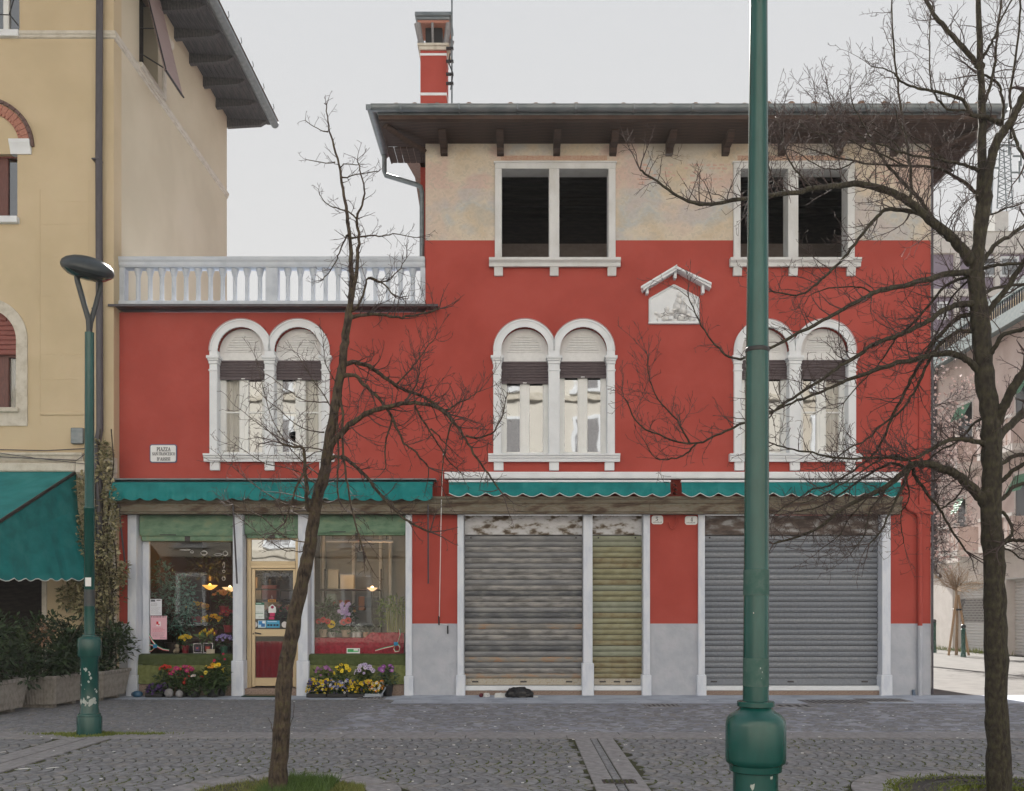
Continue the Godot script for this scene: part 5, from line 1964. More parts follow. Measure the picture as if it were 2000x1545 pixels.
# ---------- awnings ----------
func valance(mb: MB, x0: float, x1: float, y0: float, y1: float, z: float, drop: float, waves: float, lean: float, sd: int) -> PackedVector3Array:
	var n := int((x1 - x0) / 0.03)
	var edge := PackedVector3Array()
	var prev := []
	var r := FastNoiseLite.new()
	r.seed = sd
	r.frequency = 0.9
	for i in n + 1:
		var t := float(i) / n
		var x := lerpf(x0, x1, t)
		var cut := drop * absf(sin(t * waves * PI))
		var fold := sin(t * waves * TAU + 0.6) * 0.02 + r.get_noise_1d(x * 3.0) * 0.03
		var yb := y1 - cut + r.get_noise_1d(x * 1.2 + 9.0) * 0.02
		var col := [Vector3(x, y0, z), Vector3(x, lerpf(y0, yb, 0.5), z + lean * 0.5 + fold * 0.6), Vector3(x, yb, z + lean + fold)]
		edge.append(col[2])
		if i > 0:
			for k in 2:
				mb.quad(prev[k + 1], col[k + 1], col[k], prev[k])
		prev = col
	return edge

func awnings() -> void:
	# long rolled up awning over the flower shop
	var z := 0.40
	var a := thing("shop_awning", "long rolled up teal awning over the flower shop", "awning", Vector3(ux(530, z), vy(960, z), 0.1))
	var c := MB.new()
	c.cbox(ux(217, 0.3), ux(851, 0.3), vy(937.5, 0.3), vy(934.5, 0.3), 0.0, 0.33, 0.004)
	part(a, "cover_strip", c, M.zinc)
	var rl := MB.new()
	rl.bar(Vector3(ux(222, 0.2), vy(943, 0.2), 0.2), Vector3(ux(848, 0.2), vy(943, 0.2), 0.2), 0.05, 10)
	part(a, "roller", rl, M.dark_pipe)
	var b := MB.new()
	b.tube(PackedVector3Array([Vector3(ux(215, z), vy(945, z), z), Vector3(ux(845, z), vy(944, z), z)]), PackedFloat32Array([0.022, 0.022]), 10, true)
	b.quad(Vector3(ux(215, z), vy(943.5, z), z), Vector3(ux(845, z), vy(942.5, z), z), Vector3(ux(845, z), vy(940, 0.2), 0.2), Vector3(ux(215, z), vy(940, 0.2), 0.2))
	part(a, "front_bar", b, M.teal_cloth)
	var v := MB.new()
	valance(v, ux(215, z), ux(845, z), vy(944, z), vy(973.5, z), z + 0.02, 0.045, 21.0, 0.02, 3)
	part(a, "valance", v, M.teal_cloth)
	# two awnings under one white cassette over the closed shops
	for e in [[876.0, 1310.0, "rolled up teal awning with white scalloped edge above the rusty grey shutter", 6], [1330.0, 1760.0, "rolled up teal awning with white edge above the wide blue-grey shutter", 8]]:
		var zz := 0.36
		var w := thing("shop_awning", e[2], "awning", Vector3(ux((e[0] + e[1]) / 2, zz), vy(950, zz), 0.1))
		var cs := MB.new()
		var left: float = 868.0 if e[0] < 1000.0 else 1320.0
		var right: float = 1319.6 if e[0] < 1000.0 else 1765.0
		cs.run_x(PackedVector2Array([Vector2(0.0, vy(934.5, 0.2)), Vector2(0.24, vy(934.5, 0.24)), Vector2(0.25, vy(931, 0.24)), Vector2(0.25, vy(924, 0.24)), Vector2(0.235, vy(921.5, 0.24)), Vector2(0.0, vy(920.5, 0.2))]), ux(left, 0.24), ux(right, 0.24))
		part(w, "cassette", cs, M.white_trim)
		var rr := MB.new()
		rr.bar(Vector3(ux(e[0] + 4.0, 0.16), vy(945, 0.16), 0.16), Vector3(ux(e[1] - 4.0, 0.16), vy(945, 0.16), 0.16), 0.06, 10)
		part(w, "roller", rr, M.dark_pipe)
		var fb := MB.new()
		fb.cbox(ux(e[0], zz), ux(e[1], zz), vy(942, zz), vy(937.5, zz), zz - 0.05, zz + 0.02, 0.008)
		part(w, "front_bar", fb, M.white_trim)
		var vl := MB.new()
		var edge := valance(vl, ux(e[0] + 1.0, zz), ux(e[1] - 1.0, zz), vy(942, zz), vy(963.5, zz), zz, 0.065, 12.0, 0.03, e[3])
		part(w, "valance", vl, M.teal_cloth)
		var tr := MB.new()
		var rad := PackedFloat32Array()
		rad.resize(edge.size())
		rad.fill(0.008)
		tr.tube(edge, rad, 4)
		part(w, "white_edging", tr, M.white_cloth)
		var ar := MB.new()
		for u in [e[0] + 12.0, e[1] + 6.0]:
			for k in 3:
				ar.bar(P(u, 946 + k * 8.0, 0.05), P(u + 6.0, 950 + k * 8.0, 0.3), 0.014, 6)
		part(w, "folding_arm", ar, M.window_wood)
	# big lowered awning of the yellow house
	var g := thing("large_awning", "large lowered teal awning with side curtain on the yellow house", "awning", Vector3(-10, 2.5, 1.5))
	var xr := -8.12
	var yw := 4.12
	var zf := 3.3
	var zw := 0.32
	var yf := 2.80
	var top := MB.new()
	for i in 16:
		for j in 6:
			var p := func(ii: int, jj: int) -> Vector3:
				var t := jj / 6.0
				return Vector3(xr - ii * 0.5, lerpf(yw, yf, t) - 0.03 * sin(t * PI) * (0.5 + 0.5 * sin(ii * 1.3)), lerpf(zw, zf, t))
			top.quad(p.call(i + 1, j + 1), p.call(i, j + 1), p.call(i, j), p.call(i + 1, j))
	part(g, "canopy", top, M.teal_cloth)
	var side := MB.new()
	var n := 44
	var edge := PackedVector3Array()
	var prev := []
	for i in n + 1:
		var t := float(i) / n
		var zz := lerpf(zw - 0.05, zf, t)
		var yt := lerpf(yw, yf, t) - 0.05
		var yb := 2.17 - 0.10 * t - 0.055 * absf(sin(t * 9.0 * PI)) 
		var fold := sin(t * 18.0) * 0.02 + sin(t * 41.0) * 0.008
		var out := 0.33 * (1.0 - t)
		var col := []
		for k in 4:
			var f := k / 3.0
			col.append(Vector3(xr - 0.02 + out * f * f + fold * f, lerpf(yt, yb, f), zz))
		edge.append(col[3])
		if i > 0:
			for k in 3:
				side.quad(prev[k], col[k], col[k + 1], prev[k + 1])
		prev = col
	part(g, "side_curtain", side, M.teal_cloth)
	var tr := MB.new()
	var rad := PackedFloat32Array()
	rad.resize(edge.size())
	rad.fill(0.009)
	tr.tube(edge, rad, 4)
	part(g, "white_edging", tr, M.white_cloth)
	var arm := MB.new()
	arm.tube(PackedVector3Array([Vector3(xr - 0.005, yw - 0.02, zw), Vector3(xr - 0.005, yf - 0.02, zf)]), PackedFloat32Array([0.03, 0.03]), 8, true)
	part(g, "arm", arm, M.black_plastic)
	var fr := MB.new()
	for i in 8:
		fr.quad(Vector3(xr - i - 1.0, 2.5, zf + 0.02), Vector3(xr - i, 2.5, zf + 0.02), Vector3(xr - i, yf, zf), Vector3(xr - i - 1.0, yf, zf))
	part(g, "valance", fr, M.teal_cloth)
	var cas := MB.new()
	cas.cbox(-18, xr + 0.02, yw - 0.02, yw + 0.14, YZ, YZ + 0.16, 0.02)
	cas.run_x(PackedVector2Array([Vector2(YZ, yw - 0.16), Vector2(YZ + 0.14, yw - 0.02), Vector2(YZ + 0.12, yw + 0.17), Vector2(YZ, yw + 0.17)]), xr + 0.025, xr + 0.3)
	part(g, "cassette", cas, M.pale_stone)

# ---------- lamp posts ----------
func lamps() -> void:
	var x := -5.43
	var z := 5.8
	var o := Transform3D(Basis(), Vector3(x, 0, z))
	var l := thing("lamp_post", "slim green lamp post with a flat oval lantern on the left", "lamp post", Vector3(x, 0, z))
	var b := MB.new()
	b.lathe(PackedVector2Array([Vector2(0.15, -0.03), Vector2(0.15, 0.215), Vector2(0.146, 0.235), Vector2(0.135, 0.24), Vector2(0.135, 0.262), Vector2(0.130, 0.27), Vector2(0.118, 0.275), Vector2(0.114, 0.31), Vector2(0.108, 0.33), Vector2(0.106, 0.95), Vector2(0.116, 0.97), Vector2(0.118, 0.985)]), 32, o)
	part(l, "base", b, M.lamp_green)
	chips(l, x, z, [[0.108, 0.36, 0.93, 22, 0.022], [0.107, 0.34, 0.46, 9, 0.045], [0.06, 1.3, 2.8, 8, 0.014]], 5)
	var k := MB.new()
	k.lathe(PackedVector2Array([Vector2(0.118, 0.985), Vector2(0.138, 0.99), Vector2(0.141, 1.0), Vector2(0.141, 1.19), Vector2(0.135, 1.215), Vector2(0.115, 1.235), Vector2(0.088, 1.245), Vector2(0.085, 1.262), Vector2(0.066, 1.268)]), 32, o)
	part(l, "collar", k, M.lamp_green)
	var p := MB.new()
	p.lathe(PackedVector2Array([Vector2(0.066, 1.26), Vector2(0.064, 2.84), Vector2(0.069, 2.845), Vector2(0.069, 2.87), Vector2(0.060, 2.88), Vector2(0.056, 5.07)]), 24, o)
	part(l, "pole", p, M.lamp_green)
	var st := MB.new()
	for i in 8:
		var a0 := PI * 0.28 + i * 0.14
		var q0 := Vector3(x + cos(a0) * 0.0665, 1.87, z + sin(a0) * 0.0665)
		var q1 := Vector3(x + cos(a0 + 0.14) * 0.0665, 1.87, z + sin(a0 + 0.14) * 0.0665)
		st.quad(q1, q0, q0 + Vector3(0, 0.11, 0), q1 + Vector3(0, 0.11, 0))
	part(l, "sticker", st, M.white_plastic)
	var gs := MB.new()
	gs.tube(PackedVector3Array([Vector3(x, 1.62, z), Vector3(x, 1.83, z)]), PackedFloat32Array([0.0665, 0.0665]), 24)
	part(l, "bare_patch", gs, M.lamp_grey)
	var arms := MB.new()
	var q := func(u: float, w: float, dz: float) -> Vector3: return P(u, w, z + dz)
	arms.path([q.call(174.5, 655, 0), q.call(173, 625, 0.02), q.call(163, 590, 0.05), q.call(151, 548, 0.08), q.call(147, 508, 0.1)], 0.034, 10)
	arms.path([q.call(174.5, 655, 0), q.call(177, 630, -0.02), q.call(186, 600, -0.05), q.call(195, 565, -0.08), q.call(197, 536, -0.1)], 0.032, 10)
	part(l, "fork", arms, M.lamp_grey)
	var tilt := Basis(Vector3(0, 0, 1), deg_to_rad(-13)) * Basis(Vector3(1, 0, 0), deg_to_rad(12))
	var hx := Transform3D(tilt, P(171, 524, z))
	var hd := MB.new()
	hd.lathe(PackedVector2Array([Vector2(0.30, -0.055), Vector2(0.318, -0.02), Vector2(0.318, 0.0), Vector2(0.305, 0.04), Vector2(0.26, 0.085), Vector2(0.17, 0.125), Vector2(0.08, 0.143), Vector2(0.0, 0.147)]), 36, hx)
	part(l, "lantern_cap", hd, M.lamp_grey)
	var gl := MB.new()
	gl.lathe(PackedVector2Array([Vector2(0.0, -0.15), Vector2(0.12, -0.143), Vector2(0.22, -0.115), Vector2(0.285, -0.07), Vector2(0.30, -0.055)]), 32, hx)
	part(l, "lantern_glass", gl, flat("lantern_glass", Color(0.03, 0.035, 0.035), 0.12))
	# the big one in front
	var zx := 13.54
	var X := ux(1474, zx)
	var y := func(w: float) -> float: return vy(w, zx)
	var lean := Basis(Vector3(0, 0, 1), deg_to_rad(-0.25))
	var t := Transform3D(lean, Vector3(X, 0, zx))
	var g := thing("lamp_post", "thick green lamp post close to the camera, cut by the picture top", "lamp post", Vector3(X, 0, zx))
	var px := 4.46 / F
	var s := MB.new()
	s.lathe(PackedVector2Array([Vector2(0.14, -0.02), Vector2(0.14, 0.24), Vector2(0.115, 0.27), Vector2(0.102, 0.32), Vector2(43 * px, y.call(1508)), Vector2(50 * px, y.call(1505)), Vector2(51 * px, y.call(1492))]), 40, t)
	part(g, "base", s, M.lamp_green)
	chips(g, X, zx, [[43 * px, 0.35, y.call(1512), 14, 0.016], [25 * px, y.call(1350), y.call(1180), 5, 0.005]], 9)
	var m := MB.new()
	m.lathe(PackedVector2Array([Vector2(51 * px, y.call(1493)), Vector2(57 * px, y.call(1488)), Vector2(58 * px, y.call(1480)), Vector2(58 * px, y.call(1415)), Vector2(56 * px, y.call(1404)), Vector2(50 * px, y.call(1396)), Vector2(40 * px, y.call(1390)), Vector2(33 * px, y.call(1384)), Vector2(31 * px, y.call(1381)), Vector2(36 * px, y.call(1379)), Vector2(36 * px, y.call(1370)), Vector2(34 * px, y.call(1369)), Vector2(25 * px, y.call(1368))]), 48, t)
	part(g, "collar", m, M.lamp_green)
	var pl := MB.new()
	pl.lathe(PackedVector2Array([Vector2(25 * px, y.call(1370)), Vector2(22.5 * px, y.call(690)), Vector2(22.5 * px, y.call(688)), Vector2(21.6 * px, y.call(680)), Vector2(16.6 * px, y.call(0)), Vector2(15.5 * px, y.call(-140))]), 40, t)
	part(g, "pole", pl, M.lamp_green)
	var bd := MB.new()
	bd.lathe(PackedVector2Array([Vector2(22.6 * px, y.call(689)), Vector2(23.4 * px, y.call(687)), Vector2(23.4 * px, y.call(682)), Vector2(22.0 * px, y.call(680))]), 40, t)
	part(g, "dark_joint", bd, M.black_plastic)
	for e in [[1113.0, 1163.0], [1285.0, 1340.0]]:
		var wp := MB.new()
		wp.lathe(PackedVector2Array([Vector2(25.0 * px, y.call(e[1])), Vector2(24.8 * px, y.call(e[0]))]), 40, t)
		part(g, "worn_patch", wp, mk("worn_patch", [Color(0.014, 0.070, 0.058), Color(0.026, 0.080, 0.068), Color(0.045, 0.095, 0.083)], 0.6, Vector3(0.3, 0.4, 0.3), 0.03))
	var up := MB.new()
	up.lathe(PackedVector2Array([Vector2(0.036, y.call(-140)), Vector2(0.03, 5.3)]), 24, t)
	part(g, "upper_pole", up, M.lamp_green)
	var hd2 := MB.new()
	hd2.lathe(PackedVector2Array([Vector2(0.0, -0.12), Vector2(0.22, -0.095), Vector2(0.30, -0.055), Vector2(0.318, 0.0), Vector2(0.25, 0.07), Vector2(0.0, 0.115)]), 32, Transform3D(Basis(), Vector3(X, 5.5, zx)))
	part(g, "lantern", hd2, M.lamp_grey)

# flaked paint on a round post: [radius, low, high, number, size]
func chips(post: Node3D, x: float, z: float, zones: Array, sd: int) -> void:
	var r := RandomNumberGenerator.new()
	r.seed = sd
	var mb := MB.new()
	for e in zones:
		for i in e[3]:
			var a := r.randf() * PI
			var y := r.randf_range(e[1], e[2])
			var s: float = e[4] * r.randf_range(0.3, 1.0)
			var prev := Vector3.ZERO
			var first := Vector3.ZERO
			var rad: float = e[0] + 0.0025
			var mid := Vector3(x + cos(a) * rad, y, z + sin(a) * rad)
			for k in 8:
				var t := TAU * k / 8
				var w := s * r.randf_range(0.4, 1.1)
				var aa := a - cos(t) * w / rad
				var p := Vector3(x + cos(aa) * rad, y + sin(t) * w * 1.3, z + sin(aa) * rad)
				if k == 0:
					first = p
				else:
					mb.tri(mid, prev, p)
				prev = p
			mb.tri(mid, prev, first)
	part(post, "flaked_paint", mb, flat("bare_primer", Color(0.34, 0.38, 0.36), 0.8), "stuff")

# ---------- trees ----------
func grow(mb: MB, r: RandomNumberGenerator, from: Vector3, dir: Vector3, l: float, rad: float, level: int, rise: float) -> void:
	var n := clampi(int(l / 0.055), 3, 8)
	var p := PackedVector3Array([from])
	var rr := PackedFloat32Array([rad])
	var d := dir.normalized()
	var bend := Vector3(r.randfn(), r.randfn() + rise * 2.0, r.randfn()) * 0.24
	for i in n:
		d = (d + bend / n * 2.2 + Vector3(r.randfn(), r.randfn(), r.randfn()) * 0.16).normalized()
		p.append(p[i] + d * l / n)
		rr.append(maxf(0.0017, rad * (1.0 - 0.75 * (i + 1) / n)))
	mb.tube(p, rr, 4 if level > 1 else 3)
	if level <= 0:
		return
	var kids := int(l / (0.06 if level > 1 else 0.065)) 
	var flip := 1.0
	for k in kids:
		var t := 0.22 + 0.76 * (k + r.randf()) / kids
		var i := clampi(int(t * n), 0, n - 1)
		var o := p[i].lerp(p[i + 1], t * n - i)
		var along := (p[i + 1] - p[i]).normalized()
		var side := along.cross(Vector3(r.randfn(), r.randfn(), r.randfn())).normalized()
		flip = -flip
		var dd := (along * r.randf_range(0.5, 1.0) + side * 0.85 + Vector3(0, rise * 0.5, 0)).normalized()
		grow(mb, r, o, dd, l * r.randf_range(0.22, 0.5) * (1.15 - 0.5 * t), maxf(0.0016, rr[i] * 0.62), level - 1, rise)

# a limb traced on the picture: width in picture pixels at both ends, depth from the camera and its change along the limb
func limb(tree: Node3D, tw: MB, r: RandomNumberGenerator, m: Material, pts: Array, w0: float, w1: float, d0: float, drift: float, twigs := 1.0, called := "branch", sides := 9, tl := 0.55, rise := 0.2) -> void:
	var n := pts.size()
	var p3 := PackedVector3Array()
	for i in n:
		var d := d0 + drift * i / (n - 1.0)
		p3.append(P(pts[i].x, pts[i].y, CZ - d))
	var p := PackedVector3Array()
	var rr := PackedFloat32Array()
	var sub := 4
	for i in n - 1:
		var a := p3[maxi(i - 1, 0)]
		var b := p3[i]
		var c := p3[i + 1]
		var e := p3[mini(i + 2, n - 1)]
		for k in sub:
			var t := float(k) / sub
			var q := b.cubic_interpolate(c, a, e, t)
			p.append(q + Vector3(r.randfn(), r.randfn(), r.randfn()) * 0.0035)
	p.append(p3[n - 1])
	for i in p.size():
		var f := float(i) / (p.size() - 1)
		var w := lerpf(w0, w1, pow(f, 0.75))
		if w0 < 22 and f < 0.06:
			w *= 1.25 - 4.0 * f
		rr.append(maxf(0.0016, w * (d0 + drift * f) / F / 2.0) * (1.0 + r.randf_range(-0.06, 0.06)))
	var mb := MB.new()
	mb.tube(p, rr, sides, true, 0.07 if sides > 8 else 0.03)
	part(tree, called, mb, m)
	if twigs <= 0.0:
		return
	var gap := 0.032 / twigs
	var acc := r.randf() * gap
	for i in range(2, p.size() - 1):
		var seg := p[i + 1] - p[i]
		var l := seg.length()
		acc += l
		while acc > gap:
			acc -= gap
			var along := seg / l
			var side := along.cross(Vector3(r.randfn(), r.randfn(), r.randfn() * 0.8)).normalized()
			if r.randf() < 0.45 and side.y < 0.0:
				side = -side
			var f := float(i) / p.size()
			var dir := (along * r.randf_range(0.3, 1.0) + side).normalized()
			var ln := tl * r.randf_range(0.25, 1.0) * (1.0 - 0.35 * f)
			grow(tw, r, p[i], dir, ln, clampf(rr[i] * 0.45, 0.0022, 0.0055), 2 if ln > 0.3 else 1, rise)
	# the tip runs out in a spray
	for k in 3:
		var along := (p[p.size() - 1] - p[p.size() - 3]).normalized()
		var side := Vector3(r.randfn(), r.randfn(), r.randfn()) * 0.45
		grow(tw, r, p[p.size() - 1], along + side, tl * r.randf_range(0.5, 0.8), maxf(0.0025, rr[rr.size() - 1] * 0.8), 2, rise)

func pv(a: Array) -> Array:
	var out := []
	for i in range(0, a.size(), 2):
		out.append(Vector2(a[i], a[i + 1]))
	return out

func trees() -> void:
	var r := RandomNumberGenerator.new()
	r.seed = 2024
	# left tree
	var t := thing("leaning_tree", "slender bare tree leaning right in front of the flower shop door", "tree", Vector3(-2.06, 0, 9.7))
	var tw := MB.new()
	var m: Material = M.bark_left
	var d := 8.3
	limb(t, tw, r, m, pv([541, 1548, 543, 1510, 549, 1440, 553, 1370, 558, 1304, 570, 1238, 582, 1172, 597, 1106, 606, 1062, 611, 1021, 622, 969, 635, 913, 643, 861, 653, 805, 661, 753, 669, 712, 673, 668, 681, 612]), 38, 14, d, 0.0, 0.0, "trunk", 16)
	limb(t, tw, r, m, pv([680, 616, 686, 567, 686, 507, 682, 457, 677, 412, 670, 370, 661, 320, 649, 275, 640, 236, 638, 205]), 11, 2.0, d, 0.2, 0.55, "branch", 8, 0.22, 0.1)
	limb(t, tw, r, m, pv([682, 610, 691, 564, 698, 513, 701, 466, 697, 427, 706, 400, 712, 370, 703, 332, 698, 312]), 10, 1.8, d, -0.2, 0.7, "branch", 8, 0.24, 0.1)
	limb(t, tw, r, m, pv([697, 427, 679, 413, 650, 405, 632, 392, 624, 376]), 4, 1.5, d, 0.1, 0.9, "branch", 6, 0.2)
	limb(t, tw, r, m, pv([682, 458, 675, 463, 663, 493, 652, 519, 631, 546]), 4, 2, d, 0.3, 0.8, "branch", 6, 0.25)
	limb(t, tw, r, m, pv([686, 465, 715, 461, 739, 461, 768, 457, 813, 464]), 4, 1.6, d, -0.1, 1.0, "branch", 6, 0.24)
	limb(t, tw, r, m, pv([667, 347, 694, 341, 739, 335]), 3.4, 1.6, d, 0.2, 0.8, "branch", 6, 0.18)
	limb(t, tw, r, m, pv([663, 326, 675, 320, 700, 322]), 3, 1.6, d, -0.1, 0.8, "branch", 6, 0.15)
	limb(t, tw, r, m, pv([655, 318, 636, 318, 600, 312]), 2.6, 1.4, d, 0.1, 0.5, "branch", 6, 0.15)
	limb(t, tw, r, m, pv([640, 259, 620, 252, 596, 235]), 2.6, 1.4, d, 0.1, 0.5, "branch", 6, 0.12)
	limb(t, tw, r, m, pv([685, 608, 700, 597, 712, 567, 719, 542, 745, 552, 768, 576]), 5, 3, d, -0.1, 0.9, "branch", 6, 0.3)
	limb(t, tw, r, m, pv([719, 542, 748, 551, 777, 531, 794, 504]), 4, 1.6, d, 0.1, 1.2, "branch", 6, 0.3)
	limb(t, tw, r, m, pv([684, 620, 727, 613, 762, 618, 792, 619, 828, 612, 858, 603]), 8, 3, d, 0.3, 1.0, "branch", 8, 0.4)
	limb(t, tw, r, m, pv([673, 710, 697, 708, 721, 716, 745, 732, 773, 753, 801, 765, 837, 781, 865, 799]), 10, 5, d, 0.3, 0.95, "branch", 9, 0.5)
	limb(t, tw, r, m, pv([671, 733, 693, 734, 717, 757, 745, 785, 761, 805, 777, 841, 789, 865, 813, 885, 837, 913]), 9, 3, d, -0.1, 0.8, "branch", 9, 0.42)
	limb(t, tw, r, m, pv([765, 821, 753, 869, 753, 915]), 4.5, 2.2, d, -0.1, 0.7, "branch", 7, 0.35)
	limb(t, tw, r, m, pv([637, 880, 665, 849, 689, 825, 721, 805, 761, 793, 801, 787, 833, 789, 865, 803, 889, 829, 910, 857, 930, 893, 954, 925, 974, 955]), 13, 3, d, -0.5, 0.95, "branch", 10, 0.48)
	limb(t, tw, r, m, pv([809, 791, 825, 821, 849, 857, 873, 897, 902, 925]), 5, 2, d - 0.25, 0.2, 0.8, "branch", 7, 0.38)
	limb(t, tw, r, m, pv([881, 825, 873, 861, 865, 901, 863, 949]), 4.4, 2, d - 0.4, 0.1, 0.7, "branch", 6, 0.32)
	limb(t, tw, r, m, pv([910, 852, 938, 855, 966, 841, 982, 809, 988, 781]), 4.5, 2, d - 0.4, -0.1, 1.3, "branch", 7, 0.35)
	limb(t, tw, r, m, pv([841, 837, 862, 858, 881, 877]), 3.5, 2, d - 0.3, 0.1, 0.8, "branch", 6, 0.3)
	limb(t, tw, r, m, pv([792, 783, 812, 752, 820, 722, 818, 690]), 4.4, 1.8, d, 0.3, 1.6, "branch", 6, 0.4, 0.5)
	limb(t, tw, r, m, pv([868, 803, 890, 790, 915, 778, 936, 765]), 4, 1.8, d - 0.3, 0.2, 1.4, "branch", 6, 0.4, 0.5)
	limb(t, tw, r, m, pv([775, 752, 800, 722, 826, 690, 850, 660]), 4, 1.6, d + 0.1, 0.2, 1.3, "branch", 6, 0.4, 0.4)
	limb(t, tw, r, m, pv([643, 895, 669, 893, 697, 913, 721, 937, 741, 965, 761, 985, 789, 1013, 813, 1027, 841, 1039]), 8, 4, d, -0.2, 0.75, "branch", 9, 0.4)
	limb(t, tw, r, m, pv([664, 770, 669, 821, 669, 885, 677, 933, 685, 981, 697, 1033, 709, 1074]), 6, 3, d, -0.3, 0.7, "branch", 7, 0.4, -0.1)
	limb(t, tw, r, m, pv([658, 826, 661, 893, 659, 941, 661, 974]), 5, 3, d, -0.2, 0.4, "branch", 7, 0.35)
	limb(t, tw, r, m, pv([614, 1004, 600, 990, 600, 961, 596, 921, 592, 877, 572, 873, 548, 865]), 11, 4, d, -0.3, 0.8, "branch", 9, 0.5)
	limb(t, tw, r, m, pv([592, 925, 576, 961, 566, 990, 556, 1021]), 5, 3, d - 0.2, -0.1, 0.8, "branch", 7, 0.4)
	for e in [[640, 785, 600, 783, 560, 760, 528, 735], [632, 845, 590, 835, 545, 800, 500, 760], [630, 879, 575, 868, 520, 840, 470, 800], [624, 950, 580, 920, 520, 905, 462, 870], [616, 1000, 560, 985, 500, 950, 440, 900], [652, 800, 610, 740, 580, 690], [627, 930, 570, 880, 525, 800, 500, 700], [605, 1060, 560, 1050, 510, 1010, 455, 985], [660, 755, 640, 720, 632, 680], [601, 1075, 560, 1075, 500, 1040, 440, 985]]:
		limb(t, tw, r, m, pv(e), 3.0, 1.2, d, r.randf_range(-0.5, 0.4), 1.15, "branch", 5, 0.32, 0.1)
	for e in [[560, 1440, 572, 1400, 574, 1372], [533, 1430, 527, 1408, 524, 1402]]:
		limb(t, tw, r, m, pv(e), 1.6, 1.0, d - 0.05, -0.05, 0.0, "sucker", 5)
	part(t, "twigs", tw, M.twig, "stuff")

	# right tree
	var s := thing("spreading_tree", "large bare tree with wide drooping limbs at the right edge", "tree", Vector3(4.1, 0, 9.7))
	var sw := MB.new()
	m = M.bark_right
	d = 8.3
	limb(s, sw, r, m, pv([1953, 1560, 1951, 1500, 1948, 1410, 1946, 1320, 1944, 1200, 1942, 1120, 1939, 1069, 1936, 1020, 1936, 950, 1937, 880, 1935, 817, 1924, 742, 1919, 683, 1912, 608, 1906, 534]), 46, 33, d, 0.0, 0.0, "trunk", 18)
	limb(s, sw, r, m, pv([1906, 540, 1910, 489, 1914, 430, 1916, 380, 1917, 330, 1918, 245, 1917, 163, 1913, 82, 1910, -20]), 30, 9, d, 0.0, 0.25, "branch", 12, 0.4)
	limb(s, sw, r, m, pv([1912, 480, 1924, 400, 1928, 350, 1936, 310, 1946, 280, 1960, 255, 1974, 237, 1988, 208, 2004, 180]), 22, 14, d, -0.2, 0.25, "branch", 12, 0.4)
